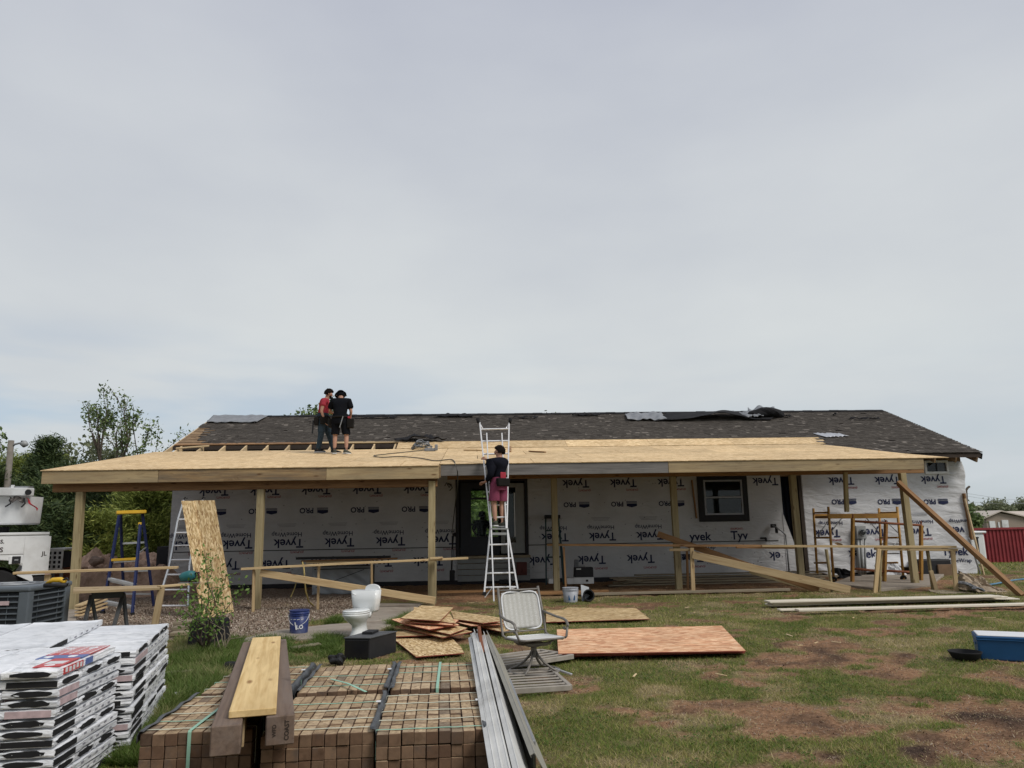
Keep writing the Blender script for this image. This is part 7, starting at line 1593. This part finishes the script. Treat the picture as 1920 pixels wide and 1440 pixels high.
# low clover and broad-leaved weeds in the lawn
g = np.random.default_rng(77); n = 120000; x = g.uniform(-4, 9, n); y = g.uniform(4.2, 14, n); dirt, dark, dry, grav = cover(x, y); cl = fbm(x*1.6+7, y*1.6, 88, 4)*.6+fbm(x*6, y*6, 89, 3)*.4
ok = (cl > .545) & (dirt < .45) & (grav < .5)
for pp in PAVES: ok &= ~inpoly(x, y, pp)
x, y = x[ok], y[ok]; n = len(x); C = np.stack([x, y, gz(x, y)+g.uniform(.008, .03, n)], 1); a = g.uniform(0, 6.28, n); U = np.stack([np.cos(a), np.sin(a), g.normal(0, .3, n)], 1)*g.uniform(.005, .010, (n, 1)); V = np.stack([-np.sin(a), np.cos(a), g.normal(0, .35, n)], 1)*g.uniform(.007, .014, (n, 1))
quads('clover', C, U, V, M['weed'], None, np.clip(g.normal(.28, .15, n), 0, 1), kind='stuff', label='low clover and broad leaved weeds in patches of the lawn')
# taller weeds round the sapling, the path edge and the bricks
wd = []
for i, (pl, n, h_) in enumerate(((gpoly((310, 1275), (330, 1195), (450, 1200), (470, 1235), (400, 1300), (330, 1330)), 24000, .095), (gpoly((470, 1245), (480, 1195), (640, 1190), (640, 1225), (560, 1250)), 12000, .075), (gpoly((700, 1186), (740, 1166), (770, 1150), (735, 1185)), 6000, .09), (gpoly((590, 1180), (690, 1130), (700, 1137), (620, 1175)), 9000, .08), (gpoly((915, 1440), (905, 1330), (945, 1400), (1000, 1470)), 9000, .11), (gpoly((205, 1440), (255, 1395), (330, 1300), (320, 1380), (262, 1440)), 22000, .09))):
    xs_ = [p[0] for p in pl]; ys_ = [p[1] for p in pl]; sv_ = PAVES, FOOTS; FO = FOOTS; FOOTS = []
    wd.append(blades(n*3, min(xs_), max(xs_), min(ys_), max(ys_), h_, .0042, 40+i, poly=pl)); FOOTS = FO
C = np.concatenate([l[0] for l in wd]); U = np.concatenate([l[1] for l in wd]); V = np.concatenate([l[2] for l in wd]); t_ = np.concatenate([l[3] for l in wd])
quads('weeds', C, U, V, M['weed'], None, t_, tri=True, kind='stuff', label='taller green weeds beside the bricks, path and sapling')
# loose gravel and bark chips left of the path, crumbs of soil on the bare patches
g = np.random.default_rng(12); n = 60000; x = g.uniform(-9, -1.0, n); y = g.uniform(9.5, 18, n); dirt, dark, dry, grav = cover(x, y); ok = (grav > .5); x, y = x[ok], y[ok]; n = len(x)
C = np.stack([x, y, gz(x, y)+.012], 1); a = g.uniform(0, 6.28, n); U = np.stack([np.cos(a), np.sin(a), g.normal(0, .4, n)], 1)*g.uniform(.006, .014, (n, 1)); V = np.stack([-np.sin(a), np.cos(a), g.normal(0, .6, n)], 1)*g.uniform(.008, .026, (n, 1))
quads('gravel_chips', C, U, V, M['chip'], None, g.uniform(0, 1, n), kind='stuff', label='gravel and bark chips under the left half of the porch')
n = 110000; x = g.uniform(-2, 11.5, n); y = 3.9+g.uniform(0, 1, n)**1.6*11; dirt, dark, dry, grav = cover(x, y); ok = dirt > g.uniform(.25, 1, n); x, y, dark = x[ok], y[ok], dark[ok]; n = len(x)
C = np.stack([x, y, gz(x, y)+(fbm(x*5, y*5, 77, 3)-.5)*.05*1.3+.004], 1); a = g.uniform(0, 6.28, n); U = np.stack([np.cos(a), np.sin(a), g.normal(0, .3, n)], 1)*g.uniform(.002, .0055, (n, 1)); V = np.stack([-np.sin(a), np.cos(a), g.normal(0, .5, n)], 1)*g.uniform(.004, .022, (n, 1))
quads('soil_crumbs', C, U, V, M['chip'], None, np.clip(g.normal(.28, .18, n)-dark*.2, 0, 1), kind='stuff', label='crumbs of soil and dry straw on the bare patches of lawn')

# ================================================================== PEOPLE
def skinmesh(name, pts, edges, m, parent=None, sub=2, root=None):
    keys = list(pts); me = bpy.data.meshes.new(name); me.from_pydata([pts[k][0] for k in keys], [(keys.index(a), keys.index(b)) for a, b in edges], []); me.materials.append(M[m] if isinstance(m, str) else m)
    o = bpy.data.objects.new(name, me); COL.objects.link(o); o.modifiers.new('skin', 'SKIN')
    if not me.skin_vertices:
        bm_ = bmesh.new(); bm_.from_mesh(me); bm_.verts.layers.skin.verify(); bm_.to_mesh(me); bm_.free()
    for i, k in enumerate(keys):
        s_ = me.skin_vertices[0].data[i]; r = pts[k][1]; s_.radius = (r, r) if isinstance(r, (int, float)) else r; s_.use_root = (k == (root or keys[0]))
    o.modifiers['skin'].use_smooth_shade = True; mo = o.modifiers.new('sub', 'SUBSURF'); mo.levels = sub; mo.render_levels = sub
    if parent is not None: o.parent = parent
    return o
def V3(*a): return Vector(a)
def person(label, loc, rz, J, skin='skin', height=1.0):
    """J: joints in the figure's own space (x = its right, y = its front, z up); builds one continuous body"""
    root = thing('person', label, 'person', tuple(loc), rz); root.scale = (height,)*3
    p = {}; e = []
    def add(k, co, r, par=None):
        p[k] = (tuple(co), r)
        if par: e.append((par, k))
    add('pelvis', J['pelvis'], .115); add('waist', J['waist'], .105, 'pelvis'); add('chest', J['chest'], (.145, .125), 'waist'); add('upchest', J['upchest'], (.13, .11), 'chest'); add('neck', J['neck'], .055, 'upchest')
    hd = Vector(J['head']); nk = Vector(J['neck']); add('skull0', nk.lerp(hd, .55), .07, 'neck'); add('skull', hd, (.092, .10), 'skull0'); add('crown', hd+(hd-nk).normalized()*.075, .07, 'skull')
    f = Vector(J['face']).normalized(); side = f.cross(Vector((0, 0, 1))).normalized()
    add('chin', hd+f*.065-(hd-nk).normalized()*.085, .038, 'skull0'); add('nose', hd+f*.115-(hd-nk).normalized()*.018, .016, 'skull')
    for s, n in ((1, 'R'), (-1, 'L')):
        sh, el, wr_ = Vector(J['sh'+n]), Vector(J['el'+n]), Vector(J['wr'+n]); add('sh'+n, sh, .062, 'upchest'); add('el'+n, el, .042, 'sh'+n); add('wr'+n, wr_, .028, 'el'+n)
        hdv = Vector(J.get('hand'+n, (wr_-el).normalized())).normalized(); palm = wr_+hdv*.07; add('palm'+n, palm, (.036, .020), 'wr'+n)
        lat = hdv.cross(Vector((0, 1, 0.2))).normalized(); curl = Vector(J.get('curl'+n, (0, 1, 0))).normalized()
        for q_, (o_, ln) in enumerate(((-.03, .06), (-.011, .075), (.009, .07), (.028, .055))):
            k1 = palm+hdv*.035+lat*o_; k2 = k1+hdv*ln*.5+curl*ln*.25; k3 = k2+hdv*ln*.2+curl*ln*.45
            add(f'f{n}{q_}a', k1, .0105, 'palm'+n); add(f'f{n}{q_}b', k2, .0095, f'f{n}{q_}a'); add(f'f{n}{q_}c', k3, .008, f'f{n}{q_}b')
        tb_ = wr_+hdv*.03-lat*.03; add(f't{n}a', tb_+curl*.012, .013, 'wr'+n); add(f't{n}b', tb_+hdv*.045+curl*.03, .010, f't{n}a')
        hp_, kn, an = Vector(J['hip'+n]), Vector(J['kn'+n]), Vector(J['an'+n]); add('hip'+n, hp_, .095, 'pelvis'); add('kn'+n, kn, .06, 'hip'+n); add('calf'+n, kn.lerp(an, .35)-Vector((0, .01, 0)), .058, 'kn'+n); add('an'+n, an, .038, 'calf'+n)
        td = Vector(J['toe'+n]).normalized(); add('heel'+n, an-td*.03-Vector((0, 0, .045)), .034, 'an'+n); add('toe'+n, an+td*.13-Vector((0, 0, .05)), .030, 'heel'+n)
    skinmesh('body', p, e, skin, root, 2)
    return root
def garment(root, name, pts, edges, m, sub=2): return skinmesh(name, pts, edges, m, root, sub)
def shoes(root, J, m='shoe'):
    for n in 'LR':
        an = Vector(J['an'+n]); td = Vector(J['toe'+n]).normalized(); s_ = Vector((-td.y, td.x, 0))
        mb = MB(); base = an-Vector((0, 0, .085))
        prof = [(-.085, .055, .10), (-.06, .07, .115), (.02, .075, .10), (.10, .078, .075), (.17, .06, .055), (.20, .03, .04)]
        rings = []
        for x, w_, h_ in prof:
            c = base+td*x; rings.append([c+s_*(w_*.62*math.cos(t_))+Vector((0, 0, h_*.5+h_*.5*math.sin(t_))) for t_ in [2*math.pi*k/12 for k in range(12)]])
        o = loft([[tuple(v) for v in r] for r in rings]).build('shoe', M[m], None, smooth=True); o.parent = root
        o2 = MB().prism([base+td*-.09+s_*.05, base+td*-.09-s_*.05, base+td*.1-s_*.055, base+td*.205-s_*.02, base+td*.205+s_*.02, base+td*.1+s_*.055], (0, 0, .022)).build('sole', M['white_paint'] if m == 'shoe' else M['grey_plastic'], None); o2.parent = o
def headpiece(root, J, kind='hair', m='hair', seed=1, beard=False):
    hd, nk = Vector(J['head']), Vector(J['neck']); ax = (hd-nk).normalized(); f = Vector(J['face']).normalized(); s_ = f.cross(ax).normalized(); f2 = ax.cross(s_)
    bm_ = bmesh.new(); bmesh.ops.create_icosphere(bm_, subdivisions=4 if kind == 'hair' else 3, radius=1); rn = random.Random(seed)
    for v in list(bm_.verts):
        c = v.co.copy(); u, w_, t_ = c.x, c.y, c.z
        if kind == 'hair':
            k = 1.04+.09*math.sin(u*23+seed)*math.sin(w_*21+t_*17)+rn.uniform(-.045, .045); lim = -.55 if w_ < .1 else (-.25+.75*min(1, (w_-.1)/.5))
            if t_ < lim: k = .72
            v.co = hd+s_*(u*.108*k)+f2*(w_*.122*k-.012)+ax*(t_*.125*k+.022)
        else:
            v.co = hd+s_*(u*.116)+f2*(w_*.130-.006)+ax*(max(t_, -.75 if w_ < .1 else .1)*.115+.022)
    me = bpy.data.meshes.new(kind); bm_.to_mesh(me); bm_.free(); me.materials.append(M[m]); o = bpy.data.objects.new(kind, me); COL.objects.link(o); o.parent = root
    for q_ in me.polygons: q_.use_smooth = True
    if kind == 'hat':
        n = 30; ax = Vector((-.10, .05, 1)).normalized(); rings = []
        for r, dz in ((.10, .05), (.125, .035), (.150, .012), (.150, .006), (.10, .04)): rings.append([tuple(hd+s_*(r*math.cos(2*math.pi*k/n))+f2*(r*1.08*math.sin(2*math.pi*k/n))+ax*dz) for k in range(n)])
        b_ = loft(rings).build('brim', M[m], None, smooth=True); b_.parent = o
    if beard:
        b_ = MB().tube([hd+f*.05-ax*.055+s_*.06, hd+f*.09-ax*.085, hd+f*.05-ax*.055-s_*.06], [.02, .038, .02], 8).build('beard', M[m], None, smooth=True); b_.parent = root
    for sg in (-1, 1):
        ey = MB().lathe([(.001, -.008), (.009, 0), (.001, .008)], tuple(hd+f*.088+s_*.034*sg+ax*.012), 8).build('eye', M['black'], None); ey.parent = root
        er = MB().lathe([(.001, -.03), (.012, -.02), (.014, .01), (.001, .03)], tuple(hd+s_*.098*sg-ax*.005), 8).build('ear', M['skin'], None, smooth=True); er.parent = root
def tubeloft(root, name, segs, m):
    """cloth built from ringed tubes: segs = lists of (centre, half-width, half-depth); hems end cleanly"""
    mb = MB()
    for sg in segs:
        rings = []
        for j, (c, rx, ry) in enumerate(sg):
            c = Vector(c); rings.append([(c.x+rx*math.cos(t_)*(1+.03*math.sin(5*t_+j*2)), c.y+ry*math.sin(t_)*(1+.03*math.sin(4*t_+j)), c.z) for t_ in [2*math.pi*k/20 for k in range(20)]])
        l_ = loft(rings); mb.add(l_.v, l_.f)
    o = mb.build(name, M[m], None, smooth=True); mo = o.modifiers.new('es', 'EDGE_SPLIT'); mo.split_angle = R_(50); o.parent = root; return o
def cshorts(root, J, m, frac, w0, w1, wd=.20, dp=.165):
    p = Vector(J['pelvis']); segs = [[(p+Vector((0, 0, .14)), wd*.93, dp*.93), (p+Vector((0, 0, .05)), wd, dp), (p+Vector((0, 0, -.06)), wd*1.06, dp*1.05), (p+Vector((0, 0, -.13)), wd*.98, dp*.92)]]
    for n in 'RL':
        h_, k_ = Vector(J['hip'+n]), Vector(J['kn'+n]); segs.append([(h_.lerp(k_, f)+Vector((0, 0, .03*(1-f))), w0+(w1-w0)*f, (w0+(w1-w0)*f)*1.06) for f in (-.1, .15, .4, .65, .85, frac)])
    return tubeloft(root, 'shorts', segs, m)
def pouch(root, c, d, m='leather', name='tool_pouch'):
    o = MB().box(tuple(c), d, None, 1.15).build(name, M[m], None, bevel=.02); o.parent = root; return o

# --- man in the red shirt on the deck, seen from the side, facing right
fl_ = PD(604, 849.5)
J = dict(pelvis=(0, -.01, .93), waist=(0, -.01, 1.06), chest=(0, .02, 1.24), upchest=(0, .05, 1.38), neck=(0, .085, 1.48), head=(0, .135, 1.60), face=(0, 1, -.35),
         shR=(.185, .03, 1.39), elR=(.235, -.03, 1.10), wrR=(.22, .05, .87), shL=(-.185, .06, 1.39), elL=(-.22, .12, 1.13), wrL=(-.12, .32, 1.10), handL=(.3, 1, .1), curlR=(-.3, 1, 0), curlL=(0, 0, -1),
         hipR=(.095, -.02, .88), knR=(.11, -.03, .49), anR=(.11, -.10, .09), toeR=(.15, 1, 0), hipL=(-.095, 0, .88), knL=(-.10, .17, .49), anL=(-.11, .30, .09), toeL=(-.1, 1, 0))
SCL = 1.0
m1 = person('person in red shirt, dark jeans and tool belt standing on the porch deck', fl_+Vector((0, 0, .0)), R_(-84), J, 'skin', .99)
garment(m1, 'shirt', {k: (J[k], r) for k, r in (('pelvis', .148), ('waist', .145), ('chest', (.178, .158)), ('upchest', (.16, .14)))} | {'nk': ((0, .075, 1.445), .075), 'shR': (J['shR'], .092), 'slR': ((.225, -.01, 1.22), .08), 'shL': (J['shL'], .092), 'slL': ((-.215, .10, 1.22), .08)},
        [('pelvis', 'waist'), ('waist', 'chest'), ('chest', 'upchest'), ('upchest', 'nk'), ('upchest', 'shR'), ('shR', 'slR'), ('upchest', 'shL'), ('shL', 'slL')], 'shirt_red')
def trousers(root, J, m, ends, rr_=(.15, .115, .085, .07)):
    p = {'waist': (tuple(Vector(J['pelvis'])+Vector((0, 0, .09))), rr_[0]*.92), 'pelvis': (J['pelvis'], rr_[0])}; e = [('waist', 'pelvis')]
    for n in 'RL':
        hp_, kn, an = Vector(J['hip'+n]), Vector(J['kn'+n]), Vector(J['an'+n]); p['hip'+n] = (tuple(hp_), rr_[1]); e.append(('pelvis', 'hip'+n))
        if ends == 'long':
            p['kn'+n] = (tuple(kn), rr_[2]); p['an'+n] = (tuple(an+Vector((0, 0, -.02))), rr_[3]); e += [('hip'+n, 'kn'+n), ('kn'+n, 'an'+n)]
        else:
            p['md'+n] = (tuple(hp_.lerp(kn, .5)), rr_[2]); p['kn'+n] = (tuple(hp_.lerp(kn, ends)), rr_[3]); e += [('hip'+n, 'md'+n), ('md'+n, 'kn'+n)]
    return garment(root, 'trousers' if ends == 'long' else 'shorts', p, e, m)
cshorts(m1, J, 'jeans', .3, .10, .09, .165, .155).name = 'jeans_seat'; trousers(m1, J, 'jeans', 'long'); shoes(m1, J, 'rubber'); headpiece(m1, J, 'hair', seed=3, beard=True)
pouch(m1, (.20, .04, .85), (.10, .19, .20)); pouch(m1, (.15, -.16, .83), (.10, .11, .22)); pouch(m1, (-.12, .19, .83), (.12, .12, .22)); o = MB().bar((.17, -.24, .86), (.18, -.25, .50), .03, .03).build('hammer', M['black'], None); o.parent = m1
o = MB().tube([(.19*math.cos(t_), -.005+.185*math.sin(t_), .96+.005*math.sin(2*t_)) for t_ in [2*math.pi*k/24 for k in range(25)]], .022, 6, False).build('tool_belt', M['leather'], None, smooth=True); o.parent = m1
# --- man in black with a bucket hat, seen from behind
J = dict(pelvis=(0, 0, .90), waist=(0, .0, 1.04), chest=(0, .04, 1.23), upchest=(0, .08, 1.37), neck=(-.01, .12, 1.455), head=(-.03, .18, 1.56), face=(-.5, 1, -.7),
         shR=(.20, .06, 1.37), elR=(.27, .05, 1.10), wrR=(.22, .20, .93), handR=(-.4, .7, -.5), shL=(-.20, .08, 1.37), elL=(-.30, .18, 1.14), wrL=(-.20, .42, 1.08), handL=(.2, 1, 0), curlR=(0, .5, -1), curlL=(0, 0, -1),
         hipR=(.10, 0, .86), knR=(.17, .03, .48), anR=(.18, -.03, .09), toeR=(.55, 1, 0), hipL=(-.10, 0, .86), knL=(-.12, .04, .48), anL=(-.12, .0, .09), toeL=(-.25, 1, 0))
f2_ = PD(636, 851.5)
m2 = person('person in black shirt, shorts and bucket hat seen from behind on the porch deck', f2_, R_(2), J, 'skin', 1.01)
garment(m2, 'shirt', {k: (J[k], r) for k, r in (('pelvis', .178), ('waist', .178), ('chest', (.21, .185)), ('upchest', (.185, .16)))} | {'nk': ((0, .11, 1.43), .08), 'shR': (J['shR'], .105), 'slR': ((.262, .05, 1.16), .09), 'shL': (J['shL'], .105), 'slL': ((-.285, .16, 1.18), .09)},
        [('pelvis', 'waist'), ('waist', 'chest'), ('chest', 'upchest'), ('upchest', 'nk'), ('upchest', 'shR'), ('shR', 'slR'), ('upchest', 'shL'), ('shL', 'slL')], 'cloth_black')
cshorts(m2, J, 'cloth_black', .93, .115, .105, .205, .18); shoes(m2, J, 'shoe'); headpiece(m2, J, 'hat', 'cloth_black')
for n in 'RL': garment(m2, 'sock', {'a': (tuple(Vector(J['an'+n])+Vector((0, 0, -.02))), .044), 'b': (tuple(Vector(J['an'+n]).lerp(Vector(J['kn'+n]), .33)), .052)}, [('a', 'b')], 'cloth_black', 1)
pouch(m2, (.27, -.03, .78), (.16, .18, .24)); pouch(m2, (-.24, .04, .80), (.11, .16, .22)); o = MB().bar((.10, -.19, .95), (.02, -.19, .66), .025, .02).build('hanging_strap', M['steel'], None); o.parent = m2
o = MB().tube([(.205*math.cos(t_), .0+.20*math.sin(t_), .945) for t_ in [2*math.pi*k/24 for k in range(25)]], .024, 6, False).build('tool_belt', M['leather'], None, smooth=True); o.parent = m2
o = MB().box((.24, -.12, .93), (.07, .05, .05)).build('red_pouch', M['shirt_red'], None, bevel=.01); o.parent = m2
# --- worker on the ladder
J = dict(pelvis=(0, 0, .90), waist=(.01, .0, 1.04), chest=(.02, .01, 1.22), upchest=(.03, .02, 1.36), neck=(.04, .03, 1.46), head=(.05, .05, 1.585), face=(-.6, 1, -.05),
         shR=(.17, .03, 1.36), elR=(.17, .26, 1.22), wrR=(-.02, .36, 1.42), shL=(-.16, .03, 1.36), elL=(-.22, -.02, 1.09), wrL=(-.20, .20, .95), handL=(-.2, .9, -.1), handR=(-.8, .3, .5), curlR=(0, .7, -.7), curlL=(0, .5, -1),
         hipR=(.095, 0, .86), knR=(.11, .07, .48), anR=(.07, .0, .09), toeR=(-.25, 1, 0), hipL=(-.095, 0, .86), knL=(-.10, .06, .49), anL=(-.10, .02, .11), toeL=(.35, 1, 0))
st_ = LP(936, 990.5, .12); fz = st_.z+.02
m3 = person('person in a dark hoodie and pink shorts standing on the tall aluminium ladder', Vector((P(937, 990, 15.6).x, 15.70, fz)), R_(34), J, 'skin', .985)
# the raised left forearm that grips the rung
J2 = dict(J); 
garment(m3, 'hoodie', {k: (J[k], r) for k, r in (('waist', .15), ('chest', (.17, .155)), ('upchest', (.155, .14)))} | {'pel': ((0, 0, .95), .15), 'nk': ((.035, .02, 1.44), .085), 'hood': ((.05, -.07, 1.43), .075), 'shR': (J['shR'], .105), 'elR': (J['elR'], .078), 'wrR': (tuple(Vector(J['elR']).lerp(Vector(J['wrR']), .9)), .055), 'shL': (J['shL'], .105), 'elL': (J['elL'], .078), 'wrL': (tuple(Vector(J['elL']).lerp(Vector(J['wrL']), .85)), .052)},
        [('pel', 'waist'), ('waist', 'chest'), ('chest', 'upchest'), ('upchest', 'nk'), ('upchest', 'hood'), ('upchest', 'shR'), ('shR', 'elR'), ('elR', 'wrR'), ('upchest', 'shL'), ('shL', 'elL'), ('elL', 'wrL')], 'cloth_navy')
cshorts(m3, J, 'shorts_pink', .80, .105, .118, .175, .155); shoes(m3, J, 'shoe'); headpiece(m3, J, 'hair', seed=9)
for n in 'RL': garment(m3, 'sock', {'a': (tuple(Vector(J['an'+n])+Vector((0, 0, -.02))), .042), 'b': (tuple(Vector(J['an'+n]).lerp(Vector(J['kn'+n]), .3)), .05)}, [('a', 'b')], 'cloth_black', 1)
pouch(m3, (-.02, -.17, .93), (.28, .08, .17)); pouch(m3, (.19, .02, .93), (.08, .2, .16)); o = MB().box((-.01, -.165, 1.06), (.14, .03, .16)).build('red_shirt_patch', M['shirt_red'], None, bevel=.02); o.parent = m3
# --- silhouette of someone indoors, on one knee behind the door glass
J = dict(pelvis=(0, 0, .38), waist=(0, .0, .54), chest=(.02, .02, .72), upchest=(.03, .03, .86), neck=(.04, .04, .95), head=(.05, .06, 1.06), face=(1, .3, 0),
         shR=(.18, .02, .85), elR=(.30, .10, .66), wrR=(.42, .22, .60), shL=(-.17, .03, .85), elL=(-.26, .08, .60), wrL=(-.10, .25, .45), hipR=(.1, 0, .36), knR=(.16, .38, .40), anR=(.16, .32, .09), toeR=(.1, 1, 0), hipL=(-.1, 0, .36), knL=(-.12, .22, .07), anL=(-.12, -.2, .09), toeL=(0, 1, 0))
ip = P(903, 1000, 25.8)
m4 = person('dark figure kneeling indoors, seen as a silhouette through the front door glass', Vector((ip.x, 25.8, ZF)), R_(10), J, 'skin_dark', 1.06)
garment(m4, 'shirt', {k: (J[k], r) for k, r in (('pelvis', .15), ('waist', .15), ('chest', (.18, .16)), ('upchest', (.16, .14)))} | {'nk': ((.04, .04, .93), .075), 'shR': (J['shR'], .09), 'elR': (J['elR'], .07), 'shL': (J['shL'], .09), 'elL': (J['elL'], .07)},
        [('pelvis', 'waist'), ('waist', 'chest'), ('chest', 'upchest'), ('upchest', 'nk'), ('upchest', 'shR'), ('shR', 'elR'), ('upchest', 'shL'), ('shL', 'elL')], 'cloth_black')
trousers(m4, J, 'cloth_black', 'long'); shoes(m4, J, 'rubber'); headpiece(m4, J, 'hair', seed=4)
